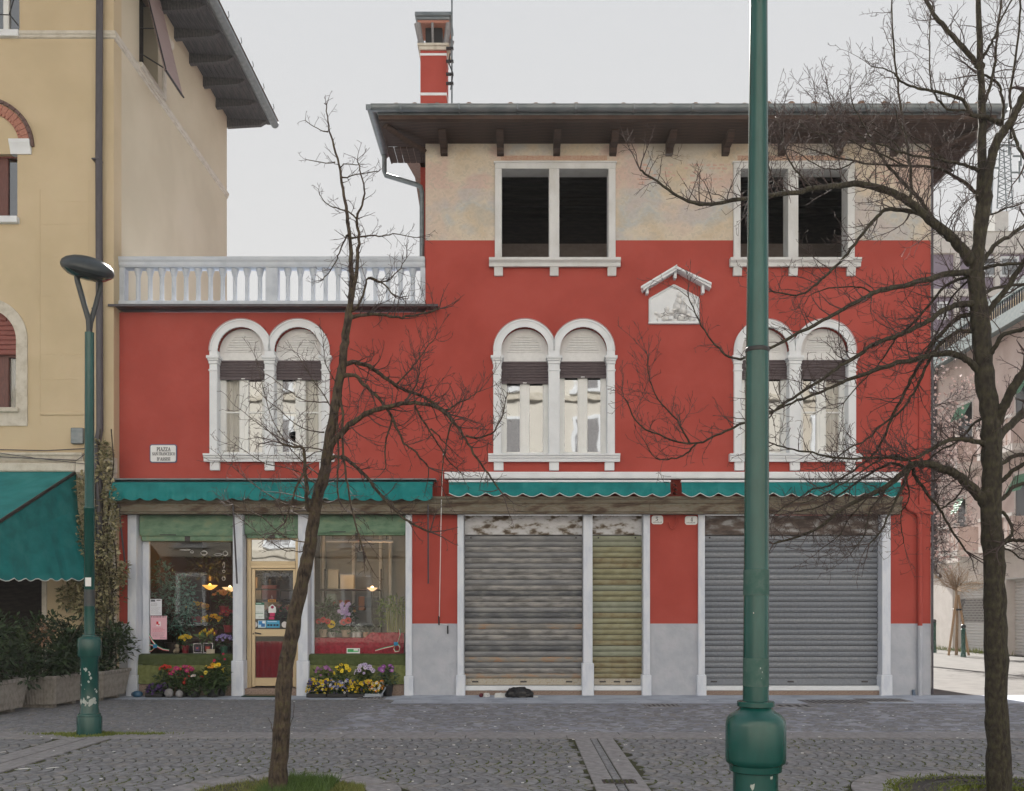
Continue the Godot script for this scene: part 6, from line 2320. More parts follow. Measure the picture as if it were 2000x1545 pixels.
	var ls := [
		[[1919, 210, 1928, 185, 1937, 152, 1944, 109, 1948, 54, 1957, -10], 8, 4, 0.1, 0.5],
		[[1918, 114, 1930, 95, 1943, 71, 1953, 41, 1980, -5], 7, 3, -0.2, 0.5],
		[[1917, 130, 1907, 125, 1888, 101, 1861, 73, 1845, 54, 1823, 27, 1806, -5], 13, 8, 0.2, 0.5],
		[[1954, 240, 1940, 236, 1926, 230, 1896, 223, 1880, 196, 1856, 186, 1818, 177, 1785, 170, 1760, 160, 1747, 144, 1730, 136, 1700, 128], 12, 2, -0.4, 0.5],
		[[1896, 223, 1880, 216, 1850, 213, 1831, 193, 1820, 170, 1817, 152, 1815, 82, 1817, 33, 1822, 10], 6, 2, -0.2, 0.6],
		[[1779, 389, 1778, 326, 1768, 258, 1758, 201, 1748, 117, 1743, 40, 1742, -10], 7, 3, 0.2, 0.35],
		[[1974, 270, 1975, 225, 1972, 188, 1981, 130, 1991, 49, 1994, -10], 7, 4, -0.1, 0.4],
		[[1956, 250, 1959, 217, 1958, 190, 1948, 162, 1930, 150, 1918, 146], 7, 5, 0.1, 0.3],
		[[1970, 245, 1975, 252, 1986, 280, 2004, 313], 9, 6, -0.3, 0.4],
		[[1897, 512, 1885, 494, 1868, 474, 1844, 451, 1820, 433, 1794, 410, 1763, 386, 1731, 372, 1703, 364, 1668, 359, 1630, 364, 1590, 369, 1537, 379, 1490, 383, 1442, 389, 1401, 397, 1356, 397, 1315, 377, 1274, 348, 1250, 332], 25, 4, -0.6, 0.85],
		[[1823, 432, 1810, 410, 1796, 389, 1774, 367, 1747, 337, 1722, 307, 1709, 288, 1690, 272], 10, 4, 0.4, 0.7],
		[[1914, 332, 1900, 328, 1883, 322, 1845, 314, 1804, 307, 1763, 299, 1720, 283, 1690, 280], 9, 3, -0.3, 0.8],
		[[1915, 384, 1905, 375, 1880, 353, 1845, 334, 1817, 326, 1763, 323, 1709, 321, 1668, 315, 1614, 302, 1580, 290], 9, 2.5, 0.3, 0.85],
		[[1800, 415, 1785, 413, 1752, 409, 1730, 411, 1707, 430, 1677, 466, 1648, 504, 1618, 534, 1600, 549, 1575, 570, 1549, 577, 1512, 570], 11, 3, -0.3, 0.7],
		[[1900, 532, 1886, 532, 1856, 534, 1820, 543, 1779, 553, 1734, 564, 1704, 573, 1666, 594, 1630, 614, 1600, 629, 1549, 658, 1499, 683, 1463, 697, 1431, 699, 1404, 681, 1377, 647, 1363, 622, 1345, 581], 15, 2.4, -0.6, 0.55],
		[[1705, 573, 1680, 562, 1650, 560, 1610, 566, 1580, 578], 4, 2, 0.3, 0.6],
		[[1905, 592, 1889, 594, 1865, 597, 1838, 608, 1820, 623, 1791, 638, 1761, 653, 1725, 665, 1698, 677, 1674, 695, 1648, 710, 1618, 731, 1600, 745, 1567, 765, 1530, 790, 1494, 812, 1444, 830, 1395, 853, 1349, 867, 1300, 855, 1250, 830, 1227, 790, 1218, 776], 14, 2.4, -0.7, 0.6],
		[[1349, 867, 1322, 821, 1286, 781, 1270, 744, 1263, 690], 4.4, 1.8, -0.1, 0.7],
		[[1362, 864, 1340, 886, 1313, 896, 1281, 894, 1259, 862], 4.6, 1.8, 0.1, 0.8],
		[[1906, 610, 1892, 614, 1871, 620, 1847, 644, 1826, 665, 1803, 701, 1779, 742, 1761, 778, 1743, 811, 1728, 850, 1704, 891, 1667, 918, 1620, 948, 1585, 957, 1521, 998], 11, 3, 0.5, 0.6],
		[[1916, 650, 1901, 647, 1877, 647, 1853, 659, 1832, 677, 1811, 710, 1797, 745, 1779, 775, 1761, 802, 1719, 832, 1692, 859, 1661, 874, 1620, 904], 10, 3, 0.2, 0.7],
		[[1918, 730, 1904, 716, 1886, 701, 1853, 690, 1820, 693, 1779, 704, 1743, 711, 1698, 728, 1660, 740, 1630, 754, 1600, 766, 1558, 782, 1512, 803], 17, 4, -0.3, 0.65],
		[[1900, 540, 1886, 543, 1862, 549, 1838, 567, 1814, 597, 1785, 629, 1755, 656, 1734, 686, 1713, 716, 1683, 745, 1648, 787], 8, 2.4, 0.7, 0.65],
		[[1926, 868, 1913, 864, 1886, 859, 1856, 859, 1829, 871, 1802, 888, 1775, 898, 1741, 894, 1701, 894, 1650, 896, 1600, 887, 1549, 878, 1512, 867], 12, 3, -0.4, 0.7],
		[[1926, 985, 1913, 968, 1893, 948, 1869, 928, 1842, 916, 1809, 906, 1782, 908, 1762, 925, 1735, 948, 1701, 965, 1667, 982, 1634, 1002, 1600, 1030, 1558, 1048, 1510, 1062], 26, 4, -0.2, 0.85],
		[[1782, 910, 1788, 931, 1809, 962, 1836, 995, 1856, 1032, 1886, 1076], 9, 4, 0.3, 0.7],
		[[1779, 912, 1762, 951, 1745, 988, 1721, 1036, 1698, 1062], 8, 3, -0.3, 0.5],
		[[1770, 915, 1740, 905, 1700, 925, 1650, 960, 1600, 990, 1550, 1000], 8, 2.5, 0.5, 0.8],
		[[1790, 908, 1750, 890, 1715, 900, 1668, 930, 1610, 965, 1560, 985], 6, 2.4, -0.6, 0.8],
		[[1835, 995, 1850, 985, 1870, 970, 1890, 940, 1900, 890], 5, 2.5, 0.2, 0.7],
		[[1927, 815, 1905, 825, 1872, 860, 1836, 880, 1810, 900], 7, 3, 0.4, 0.8],
		[[1945, 826, 1954, 805, 1966, 785, 1978, 758, 2004, 722], 22, 19, -0.2, 0.25],
		[[1945, 870, 1957, 845, 1981, 823, 2004, 802], 19, 15, 0.3, 0.25],
		[[1930, 700, 1940, 683, 1957, 656, 1980, 648, 2004, 641], 11, 8, -0.3, 0.4],
		[[1917, 625, 1928, 614, 1943, 591, 1966, 564, 1985, 535, 2004, 505], 14, 11, -0.1, 0.4],
		[[1915, 520, 1925, 504, 1945, 477, 1969, 463, 2004, 437], 11, 8, 0.2, 0.5],
		[[1915, 580, 1925, 573, 1951, 561, 2004, 555], 8, 6, 0.4, 0.5],
		[[1945, 910, 1962, 901, 1985, 890, 2004, 888], 10, 8, 0.2, 0.4],
		[[1945, 945, 1962, 935, 1980, 918, 2004, 904], 11, 8, -0.2, 0.4],
		[[1948, 980, 1964, 968, 1980, 951, 2004, 944], 10, 7, 0.1, 0.4],
		[[1945, 1070, 1955, 1066, 1966, 1057, 1985, 1056, 2004, 1057], 10, 7, -0.1, 0.5],
		[[1957, 1000, 1966, 1008, 1977, 1029, 1974, 1046, 1962, 1060], 7, 6, -0.15, 0.3],
		[[1955, 1066, 1975, 1078, 2004, 1098], 5, 3, 0.1, 0.5],
		[[1908, 525, 1930, 522, 1957, 516, 2004, 513], 9, 6, -0.2, 0.4],
		[[1920, 425, 1940, 418, 1970, 405, 2004, 395], 5, 3, 0.3, 0.6],
		[[1902, 540, 1860, 580, 1830, 650, 1800, 690], 5, 2.5, 0.9, 0.7],
		[[1690, 272, 1665, 262, 1640, 240, 1625, 205, 1615, 165], 4, 1.8, 0.1, 1.1],
		[[1709, 288, 1690, 250, 1668, 210, 1660, 165], 4, 1.8, 0.1, 1.1],
		[[1640, 305, 1620, 280, 1600, 245, 1595, 210], 4, 1.8, 0.1, 1.0],
		[[1763, 300, 1735, 270, 1700, 250, 1660, 245, 1620, 230], 4, 1.6, 0.4, 0.5],
		[[1845, 314, 1810, 285, 1775, 265, 1730, 255, 1690, 235], 4, 1.6, 0.3, 0.5],
		[[1763, 323, 1720, 300, 1680, 285, 1640, 262, 1600, 262, 1560, 240], 4, 1.6, -0.3, 0.5],
		[[1860, 335, 1830, 300, 1800, 290, 1760, 250, 1750, 215], 4, 1.6, -0.4, 0.5],
		[[1668, 315, 1640, 330, 1600, 325, 1560, 300, 1530, 290], 3.5, 1.6, 0.2, 0.5],
		[[1700, 965, 1660, 1010, 1640, 1045, 1600, 1075], 4, 1.6, 0.3, 1.3],
		[[1735, 948, 1700, 1000, 1690, 1040, 1660, 1085], 4, 1.6, -0.3, 1.3],
		[[1770, 930, 1775, 970, 1760, 1010, 1765, 1060], 4, 1.6, 0.3, 1.2],
		[[1590, 369, 1560, 340, 1535, 300, 1525, 260, 1518, 230], 5, 1.8, 0.1, 1.1],
		[[1537, 379, 1510, 350, 1498, 310, 1490, 270], 4, 1.8, -0.1, 1.0],
	]
	for e in ls:
		limb(s, sw, r, m, pv(e[0]), e[1] * 0.93, e[2] * 0.93, d, e[3], e[4] * 1.1, "branch", 10 if e[1] > 9 else 7, 0.52, 0.3)
	part(s, "twigs", sw, M.twig, "stuff")

# ---------- flower shop ----------
func shop() -> void:
	var h := get_node("red_house") as Node3D
	var zg := -0.23
	mk("shutter_green", [Color(0.10, 0.185, 0.12), Color(0.135, 0.235, 0.155), Color(0.16, 0.265, 0.18), Color(0.21, 0.285, 0.18)], 0.7, Vector3(1.4, 0.7, 0.7), 0.016)
	mk("green_cloth", [Color(0.13, 0.15, 0.05), Color(0.165, 0.188, 0.066), Color(0.195, 0.215, 0.085)], 0.95, Vector3(0.5, 0.5, 0.5), 0.02, "wave", 1.5)
	mk("dark_green_cloth", [Color(0.055, 0.074, 0.025), Color(0.078, 0.098, 0.036)], 0.95, Vector3(0.5, 0.5, 0.5), 0.02, "wave", 1.5)
	mk("red_cloth", [Color(0.22, 0.006, 0.018), Color(0.31, 0.010, 0.028), Color(0.36, 0.014, 0.035)], 0.7, Vector3(0.4, 0.4, 0.4), 0.02, "wave", 2.5)
	var x0 := ux(232) + 0.05
	var x1 := ux(808)
	# the room
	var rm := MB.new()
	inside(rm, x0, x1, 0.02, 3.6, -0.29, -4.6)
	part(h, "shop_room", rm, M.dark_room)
	var fl := MB.new()
	fl.sheet(x0, x1, -4.6, -0.26, 0.05)
	part(h, "shop_floor", fl, M.slab)
	# rolled up green shutters above windows and door
	for e in [[269.0, 456.0, 1046.0, 1056.0], [475.0, 583.0, 1043.0, 1050.0], [602.0, 792.5, 1040.0, 1044.5]]:
		var s := MB.new()
		s.run_x(PackedVector2Array([Vector2(-0.24, vy(e[2])), Vector2(-0.075, vy(e[2])), Vector2(-0.06, vy(e[2] - 6.0)), Vector2(-0.05, vy(1025)), Vector2(-0.06, vy(1008)), Vector2(-0.09, vy(1003)), Vector2(-0.24, vy(1003))]), ux(e[0]) + 0.01, ux(e[1]) - 0.01)
		var sh := part(h, "shop_shutter", s, M.shutter_green)
		sh.set_meta("label", "green painted shutter rolled up above the flower shop")
		var l := MB.new()
		l.cbox(ux(e[0]) + 0.03, ux(e[1]) - 0.03, vy(e[3]), vy(e[2]) - 0.003, -0.2, -0.10, 0.006)
		part(sh, "bottom_rail", l, M.shutter_green)
		var k := MB.new()
		k.cbox(ux((e[0] + e[1]) / 2) - 0.05, ux((e[0] + e[1]) / 2) + 0.05, vy(e[3] + 1.0), vy(e[2] + 1.0), -0.105, -0.088, 0.004)
		k.cbox(ux(e[0] + 40.0), ux(e[0] + 72.0), vy(e[2] - 1.0), vy(e[2] - 4.0), -0.08, -0.068, 0.003)
		part(sh, "lock", k, M.iron)
	# show windows
	for e in [[269.0, 456.0, 1056.0], [603.0, 792.5, 1044.0]]:
		var f := MB.new()
		var a := ux(e[0])
		var b := ux(e[1])
		var yb := vy(1278)
		var yt := vy(e[2])
		f.cbox(a, a + (0.13 if e[0] < 400.0 else 0.05), yb, yt, zg - 0.05, zg + 0.02, 0.005)
		f.cbox(b - 0.03, b, yb, yt, zg - 0.05, zg + 0.02, 0.005)
		f.cbox(a, b, yb - 0.03, yb, zg - 0.05, zg + 0.04, 0.005)
		var wn := part(h, "show_window", f, M.pilaster_paint)
		var g := MB.new()
		g.front(a + (0.13 if e[0] < 400.0 else 0.05), b - 0.03, yb, yt, zg - 0.004)
		part(wn, "pane", g, M.glass)
		var dk := MB.new()
		dk.cbox(a, b, 0.72, yb - 0.031, -1.25, zg + 0.03, 0.006)
		dk.box(a, b, 0.02, 0.72, -0.34, -0.30)
		part(wn, "display_shelf", dk, M.dark_wood)
		var st := MB.new()
		st.cbox(a - 0.1, b + 0.01, -0.02, vy(1337), -0.3, -0.02, 0.01)
		part(wn, "stone_base", st, M.stone_step)
		# cloth hung over the ledge
		var c1 := MB.new()
		var c2 := MB.new()
		var n := 36
		var prev := []
		for i in n + 1:
			var t := float(i) / n
			var spread := lerpf(-0.05, 0.03, t)
			var fo := sin(t * 23.0) * 0.008 + sin(t * 61.0) * 0.004
			var xa := lerpf(a, b - 0.005, t)
			var col := [Vector3(xa, yb + 0.005, zg + 0.03), Vector3(xa, yb - 0.01, -0.05 + fo), Vector3(xa + spread * 0.3, yb - 0.20 + fo, -0.028 + fo), Vector3(xa + spread * 0.3, yb - 0.205 + fo, -0.036 + fo), Vector3(xa + spread, vy(1336), 0.0 + fo * 1.5)]
			if i > 0:
				c1.quad(prev[1], col[1], col[0], prev[0])
				c1.quad(prev[2], col[2], col[1], prev[1])
				c2.quad(prev[4], col[4], col[3], prev[3])
			prev = col
		var cl := single("green_cloth", c2, M.green_cloth, "olive green cloth hung below the %s show window" % ("left" if e[0] < 400.0 else "right"), "cloth")
		part(cl, "folded_top", c1, M.dark_green_cloth)
	# door
	var d := MB.new()
	var zd := -0.18
	var dx := func(u: float) -> float: return ux(u, zd)
	var dy := func(w: float) -> float: return vy(w, zd)
	d.cbox(dx.call(482), dx.call(490.5), 0.12, dy.call(1050), zd - 0.06, zd, 0.006)
	d.cbox(dx.call(577), dx.call(584), 0.12, dy.call(1050), zd - 0.06, zd, 0.006)
	d.cbox(dx.call(490.5), dx.call(577), dy.call(1110), dy.call(1096), zd - 0.06, zd + 0.01, 0.006)
	d.cbox(dx.call(490.5), dx.call(577), dy.call(1102), dy.call(1098), zd + 0.008, zd + 0.022, 0.004)
	d.cbox(dx.call(490.5), dx.call(577), dy.call(1054), dy.call(1049), zd - 0.06, zd, 0.004)
	var dr := part(h, "shop_door", d, M.gold_metal)
	dr.set_meta("label", "glazed flower shop door in a gold coloured metal frame")
	var lf := MB.new()
	var zl := zd - 0.01
	lf.cbox(dx.call(491), dx.call(498), 0.14, dy.call(1110.5), zl - 0.04, zl, 0.005)
	lf.cbox(dx.call(572), dx.call(577), 0.14, dy.call(1110.5), zl - 0.04, zl, 0.005)
	for w in [[1114.0, 1110.5], [1243.0, 1229.0], [1340.0, 1324.0]]:
		lf.cbox(dx.call(498), dx.call(572), dy.call(w[0]), dy.call(w[1]), zl - 0.04, zl - 0.001, 0.005)
	part(dr, "leaf_frame", lf, M.gold_metal)
	var hd := MB.new()
	hd.path([Vector3(dx.call(499), dy.call(1236), zl), Vector3(dx.call(499), dy.call(1236), zl + 0.05), Vector3(dx.call(511), dy.call(1238), zl + 0.05)], 0.012, 8)
	hd.ball(Vector3(dx.call(494), dy.call(1238), zl), Vector3(0.012, 0.018, 0.012), 4, 6)
	part(dr, "handle", hd, M.steel_dark)
	var pn := MB.new()
	pn.box(dx.call(490.5), dx.call(577), dy.call(1096), dy.call(1054), zd - 0.035, zd - 0.03)
	part(dr, "transom_pane", pn, M.mirror_glass)
	var pg := MB.new()
	pg.front(dx.call(498), dx.call(572), dy.call(1229), dy.call(1114), zl - 0.024)
	pg.front(dx.call(498), dx.call(572), dy.call(1324), dy.call(1243), zl - 0.024)
	part(dr, "pane", pg, M.glass)
	var ct := MB.new()
	for i in 14:
		var u := 498.0 + i * 5.3
		ct.quad(Vector3(dx.call(u), dy.call(1324), zl - 0.06 - 0.015 * (i % 2)), Vector3(dx.call(u + 5.3), dy.call(1324), zl - 0.06 - 0.015 * ((i + 1) % 2)), Vector3(dx.call(u + 5.3), dy.call(1253), zl - 0.06 - 0.015 * ((i + 1) % 2)), Vector3(dx.call(u), dy.call(1253), zl - 0.06 - 0.015 * (i % 2)))
	part(dr, "red_curtain", ct, flat("dark_red", Color(0.16, 0.004, 0.012), 0.8))
	var ds := MB.new()
	ds.cbox(dx.call(478), dx.call(588), -0.02, 0.12, -0.4, -0.02, 0.01)
	part(dr, "threshold", ds, M.stone_step)
	var mt := MB.new()
	mt.cbox(ux(476, 0.2), ux(545, 0.2), 0.0, 0.016, 0.02, 0.36, 0.005)
	var mat := single("doormat", mt, flat("mat_green", Color(0.02, 0.05, 0.035), 1.0), "brown doormat with dark green rim at the flower shop door", "doormat")
	var mi := MB.new()
	mi.cbox(ux(484, 0.2), ux(540, 0.2), 0.016, 0.02, 0.06, 0.32, 0.002)
	part(mat, "fibre", mi, mk("coir", [Color(0.14, 0.10, 0.055), Color(0.22, 0.17, 0.10)], 1.0, Vector3(0.2, 0.2, 0.2), 0.05, "grain", 0.6))
	shop_papers(zg, zl)
	shop_inside()

func sheet_of(called: String, u0: float, u1: float, w0: float, w1: float, z: float, m: Material, label: String, cat: String) -> void:
	var s := MB.new()
	s.front(ux(u0, z), ux(u1, z), vy(w1, z), vy(w0, z), z)
	s.quad(P(u1, w1, z - 0.002), P(u0, w1, z - 0.002), P(u0, w0, z - 0.002), P(u1, w0, z - 0.002))
	single(called, s, m, label, cat)

func shop_papers(zg: float, zl: float) -> void:
	var k := Color(0.25, 0.25, 0.28)
	var z := zg + 0.002
	sheet_of("notice", 293, 316, 1170, 1202, z, printed(92, 128, Color(0.86, 0.87, 0.90), [[0.08, 0.05, 0.36, 0.12, Color(0.3, 0.3, 0.33)], [0.55, 0.06, 0.35, 0.05, k]] + text_lines(0.08, 0.24, 0.6, 4, 0.06, 0.018, k, 1) + text_lines(0.08, 0.52, 0.84, 7, 0.06, 0.015, k, 2)), "white printed notice above the pink sheet on the shop window", "notice")
	var rd := Color(0.75, 0.2, 0.25)
	var mk2 := [[0.36, 0.24, 0.28, 0.2, Color(0.95, 0.9, 0.92)], [0.36, 0.24, 0.13, 0.13, Color(0.8, 0.15, 0.2)], [0.46, 0.34, 0.10, 0.07, Color(0.85, 0.3, 0.35)]]
	for i in 10:
		mk2.append([0.06 + i * 0.09, 0.02, 0.045, 0.055, Color(0.25, 0.1, 0.12)])
	sheet_of("pink_poster", 294, 326, 1203, 1249, z, printed(96, 138, Color(0.88, 0.70, 0.75), mk2 + text_lines(0.12, 0.52, 0.76, 3, 0.06, 0.02, rd, 3) + text_lines(0.12, 0.72, 0.76, 4, 0.055, 0.014, k, 4) + text_lines(0.6, 0.93, 0.35, 1, 0.05, 0.02, k, 5)), "pink poster with a small red picture on the shop window", "poster")
	# painted garland on the pane: pale scribbles
	var sc := MB.new()
	var r := RandomNumberGenerator.new()
	r.seed = 12
	for e in [[362.0, 1074.0, 26.0, 3.0], [375.0, 1078.0, 8.0, 6.0], [398.0, 1080.0, 18.0, 11.0], [440.0, 1081.0, 12.0, 11.0], [426.0, 1083.0, 20.0, 5.0], [437.0, 1104.0, 5.0, 14.0], [437.0, 1116.0, 7.0, 7.0], [437.0, 1130.0, 8.0, 10.0]]:
		for i in 7:
			var pts := []
			var a0 := r.randf() * TAU
			for j in 6:
				pts.append(P(e[0] + cos(a0 + j * 0.9) * e[2] * 0.5 * r.randf_range(0.5, 1.0), e[1] + sin(a0 + j * 0.9) * e[3] * 0.5 * r.randf_range(0.5, 1.0), z))
			sc.path(pts, 0.0022, 3)
	single("window_lettering", sc, M.white_plastic, "pale looping painted ornament on the upper left show window", "ornament")
	# ribbons in three colours stuck to the panes
	for e in [[[P(287, 1223, z), P(290, 1238, z), P(298, 1252, z), P(306, 1262, z), P(318, 1268, z), P(330, 1270, z)], [P(306, 1262, z), P(296, 1271, z), P(288, 1270, z), P(286, 1263, z), P(292, 1259, z), P(302, 1261, z)], "left"], [[P(780, 1229, z), P(781, 1240, z), P(777, 1254, z), P(768, 1262, z), P(750, 1266, z), P(733, 1271, z)], [P(775, 1256, z), P(781, 1264, z), P(779, 1272, z), P(772, 1273, z), P(769, 1267, z), P(773, 1258, z)], "right"]]:
		var t := thing("tricolour_ribbon", "red white and green ribbon with blue bow on the %s show window" % e[2], "ribbon", e[0][0])
		var cols := [Color(0.55, 0.05, 0.06), Color(0.75, 0.74, 0.72), Color(0.02, 0.28, 0.12)]
		for q in 3:
			var mb := MB.new()
			var off := (q - 1) * 0.012
			for line in 2:
				var pts := []
				for p in e[line]:
					pts.append(p + Vector3(off * 0.6, off, 0.003))
				mb.path(pts, 0.0072, 5)
			part(t, ["red_stripe", "white_stripe", "green_stripe"][q], mb, flat("ribbon_%d" % q, cols[q], 0.6))
		var bow := MB.new()
		var bc: Vector3 = (e[1][0] + e[1][5]) / 2
		bow.cbox(bc.x - 0.045, bc.x + 0.03, bc.y - 0.04, bc.y + 0.03, z + 0.004, z + 0.02, 0.006)
		part(t, "bow", bow, flat("bow_blue", Color(0.02, 0.22, 0.42), 0.6))
	sheet_of("card", 677, 703, 1266, 1276, z, printed(80, 34, Color(0.86, 0.87, 0.86), [[0.08, 0.18, 0.45, 0.6, Color(0.2, 0.6, 0.35)], [0.5, 0.5, 0.35, 0.25, Color(0.35, 0.7, 0.45)], [0.85, 0.15, 0.08, 0.6, Color(0.5, 0.55, 0.55)]]), "small white and green card in the right show window", "card")
	# on the door
	var zd := zl - 0.02
	var bars := [[0, 0, 1, 0.14, Color(0.15, 0.40, 0.32)], [0.3, 0.03, 0.45, 0.05, Color(0.75, 0.85, 0.8)], [0.08, 0.66, 0.84, 0.03, Color(0.12, 0.42, 0.3)]]
	for i in 8:
		bars.append([0.1 + i * 0.105, 0.54, 0.022, 0.15, Color(0.1, 0.15, 0.15)])
	sheet_of("opening_hours", 493.5, 516, 1177, 1209, zd, printed(80, 116, Color(0.85, 0.88, 0.87), bars + text_lines(0.12, 0.22, 0.7, 3, 0.08, 0.015, k, 8) + text_lines(0.5, 0.85, 0.4, 2, 0.05, 0.015, k, 9)), "white card with green header on the shop door", "card")
	var ap := thing("open_sign", "small orange sign hanging on the shop door reading APERTO", "sign", P(531, 1174, zd))
	var am := MB.new()
	am.cbox(ux(523.5, zd), ux(539, zd), vy(1176, zd), vy(1171, zd), zd, zd + 0.006, 0.002)
	part(ap, "board", am, flat("sign_orange", Color(0.60, 0.28, 0.06), 0.5))
	lettering(ap, "APERTO", P(531.2, 1173.5, zd + 0.008), 0.028, 0.115, "Droid Sans", M.ink)
	var ac := MB.new()
	ac.path([P(529, 1171, zd), P(531, 1162, zd), P(533, 1171, zd)], 0.0025, 4)
	part(ap, "cord", ac, M.white_plastic)
	var hg := MB.new()
	hg.plate(PackedVector2Array([Vector2(ux(524.5, zd), vy(1197, zd)), Vector2(ux(539, zd), vy(1197, zd)), Vector2(ux(539, zd), vy(1186, zd)), Vector2(ux(532, zd), vy(1180, zd)), Vector2(ux(524.5, zd), vy(1186, zd))]), zd, zd + 0.01)
	var ho := single("hanging_house", hg, M.white_plastic, "white house shaped tag with red heart hanging on the shop door", "ornament")
	var hr := MB.new()
	hr.ball(P(531.8, 1186, zd + 0.01), Vector3(0.03, 0.028, 0.006), 5, 8)
	hr.cbox(ux(527, zd), ux(537, zd), vy(1204, zd), vy(1197, zd), zd, zd + 0.012, 0.004)
	hr.cbox(ux(525, zd), ux(536, zd), vy(1210, zd), vy(1205, zd), zd, zd + 0.012, 0.004)
	part(ho, "heart", hr, flat("heart_red", Color(0.5, 0.03, 0.12), 0.5))
	sheet_of("sticker", 504, 519, 1212, 1226, zd, printed(48, 48, Color(0.75, 0.85, 0.9), [[0.1, 0.1, 0.5, 0.5, Color(0.15, 0.5, 0.75)], [0.4, 0.45, 0.5, 0.45, Color(0.1, 0.4, 0.65)], [0.55, 0.15, 0.3, 0.2, Color(0.95, 0.95, 0.95)]]), "blue and white square sticker on the shop door", "sticker")
	sheet_of("blue_sticker", 520, 546, 1212, 1226, zd, printed(96, 52, Color(0.28, 0.62, 0.78), [[0.08, 0.5, 0.18, 0.3, Color(0.08, 0.2, 0.28)], [0.3, 0.5, 0.18, 0.3, Color(0.08, 0.2, 0.28)], [0.54, 0.5, 0.18, 0.3, Color(0.08, 0.2, 0.28)], [0.76, 0.5, 0.18, 0.3, Color(0.08, 0.2, 0.28)], [0.1, 0.12, 0.7, 0.08, Color(0.9, 0.95, 0.97)]]), "wide light blue sticker with four dark marks on the shop door", "sticker")
	for e in [[497.0, "round pale sticker left of the blue ones on the shop door"], [556.0, "round pale sticker right of the blue ones on the shop door"]]:
		var rs := MB.new()
		rs.lathe(PackedVector2Array([Vector2(0.058, 0.0), Vector2(0.058, 0.003), Vector2(0.0, 0.004)]), 20, Transform3D(Basis(Vector3(1, 0, 0), PI / 2), P(e[0], 1220, zd)))
		single("round_sticker", rs, flat("sticker_pale", Color(0.60, 0.57, 0.56), 0.5), e[1], "sticker")

func leaves(mb: MB, r: RandomNumberGenerator, c: Vector3, rad: Vector3, n: int, size: float, c0: Color, c1: Color, wide := 0.45) -> void:
	for i in n:
		var q := Vector3(r.randfn(), r.randfn(), r.randfn()).normalized() * pow(r.randf(), 0.4)
		var p := c + q * rad
		var d := (q + Vector3(r.randfn(), r.randfn() * 0.7 + 0.2, r.randfn()) * 0.7).normalized()
		var up := (Vector3.UP + Vector3(r.randfn(), r.randfn(), r.randfn()) * 0.5).normalized()
		if absf(d.dot(up)) > 0.95:
			continue
		mb.col = c0.lerp(c1, r.randf())
		var l := size * r.randf_range(0.6, 1.2)
		mb.leaf(p, d, up, l, l * wide)

func bloom(mb: MB, p: Vector3, face: Vector3, rad: float, col: Color, heart: Color, petals: int) -> void:
	var s := face.cross(Vector3.UP if absf(face.y) < 0.9 else Vector3.RIGHT).normalized()
	var b := face.cross(s).normalized()
	mb.col = col
	for i in petals:
		var a0 := TAU * i / petals
		var a1 := TAU * (i + 0.5) / petals
		var a2 := TAU * (i + 1) / petals
		var q0 := p + (s * cos(a0) + b * sin(a0)) * rad * 0.85
		var q1 := p + (s * cos(a1) + b * sin(a1)) * rad + face * rad * 0.25
		var q2 := p + (s * cos(a2) + b * sin(a2)) * rad * 0.85
		mb.tri(p, q0, q1)
		mb.tri(p, q1, q2)
	mb.col = heart
	var hgt := face * rad * 0.22
	for i in 5:
		var a0 := TAU * i / 5
		var a2 := TAU * (i + 1) / 5
		mb.tri(p + hgt * 1.4, p + (s * cos(a0) + b * sin(a0)) * rad * 0.32 + hgt, p + (s * cos(a2) + b * sin(a2)) * rad * 0.32 + hgt)

# many small flowers over a mound
func flowers(mb: MB, r: RandomNumberGenerator, c: Vector3, rad: Vector3, n: int, size: float, cols: Array, heart: Color, petals := 6) -> void:
	for i in n:
		var a := r.randf() * TAU
		var k := sqrt(r.randf())
		var q := Vector3(cos(a) * k, sqrt(maxf(0.0, 1.0 - k * k)) * 1.0, sin(a) * k)
		var p := c + q * rad * r.randf_range(0.95, 1.12)
		var f := (q * 0.6 + Vector3(0, 0.25, 0.8) + Vector3(r.randfn(), r.randfn(), r.randfn()) * 0.25).normalized()
		bloom(mb, p, f, size * r.randf_range(0.75, 1.2), cols[r.randi() % cols.size()], heart, petals)

func pot_shape(c: Vector3, r0: float, r1: float, hh: float) -> MB:
	var mb := MB.new()
	mb.lathe(PackedVector2Array([Vector2(0.0, 0.0), Vector2(r0, 0.0), Vector2(r1, hh * 0.82), Vector2(r1 * 1.07, hh * 0.84), Vector2(r1 * 1.07, hh), Vector2(r1 * 0.92, hh), Vector2(0.0, hh * 0.9)]), 16, Transform3D(Basis(), c))
	return mb

func potted(called: String, label: String, c: Vector3, pr: float, ph: float, pm: Material, lr: Vector3, nl: int, ls: float, l0: Color, l1: Color, nf: int, fs: float, cols: Array, heart: Color, sd: int, group := "", petals := 6, lift := 0.7) -> Node3D:
	var r := RandomNumberGenerator.new()
	r.seed = sd
	var t := thing(called, label, "potted plant", c, group)
	part(t, "pot", pot_shape(c, pr * 0.8, pr, ph), pm)
	var lv := MB.new()
	leaves(lv, r, c + Vector3(0, ph + lr.y * lift, 0), lr, nl, ls, l0, l1)
	part(t, "foliage", lv, M.leaf_mat, "stuff")
	if nf > 0:
		var fl := MB.new()
		flowers(fl, r, c + Vector3(0, ph + lr.y * (lift + 0.15), 0), lr, nf, fs, cols, heart, petals)
		part(t, "flowers", fl, M.petal_mat, "stuff")
	return t

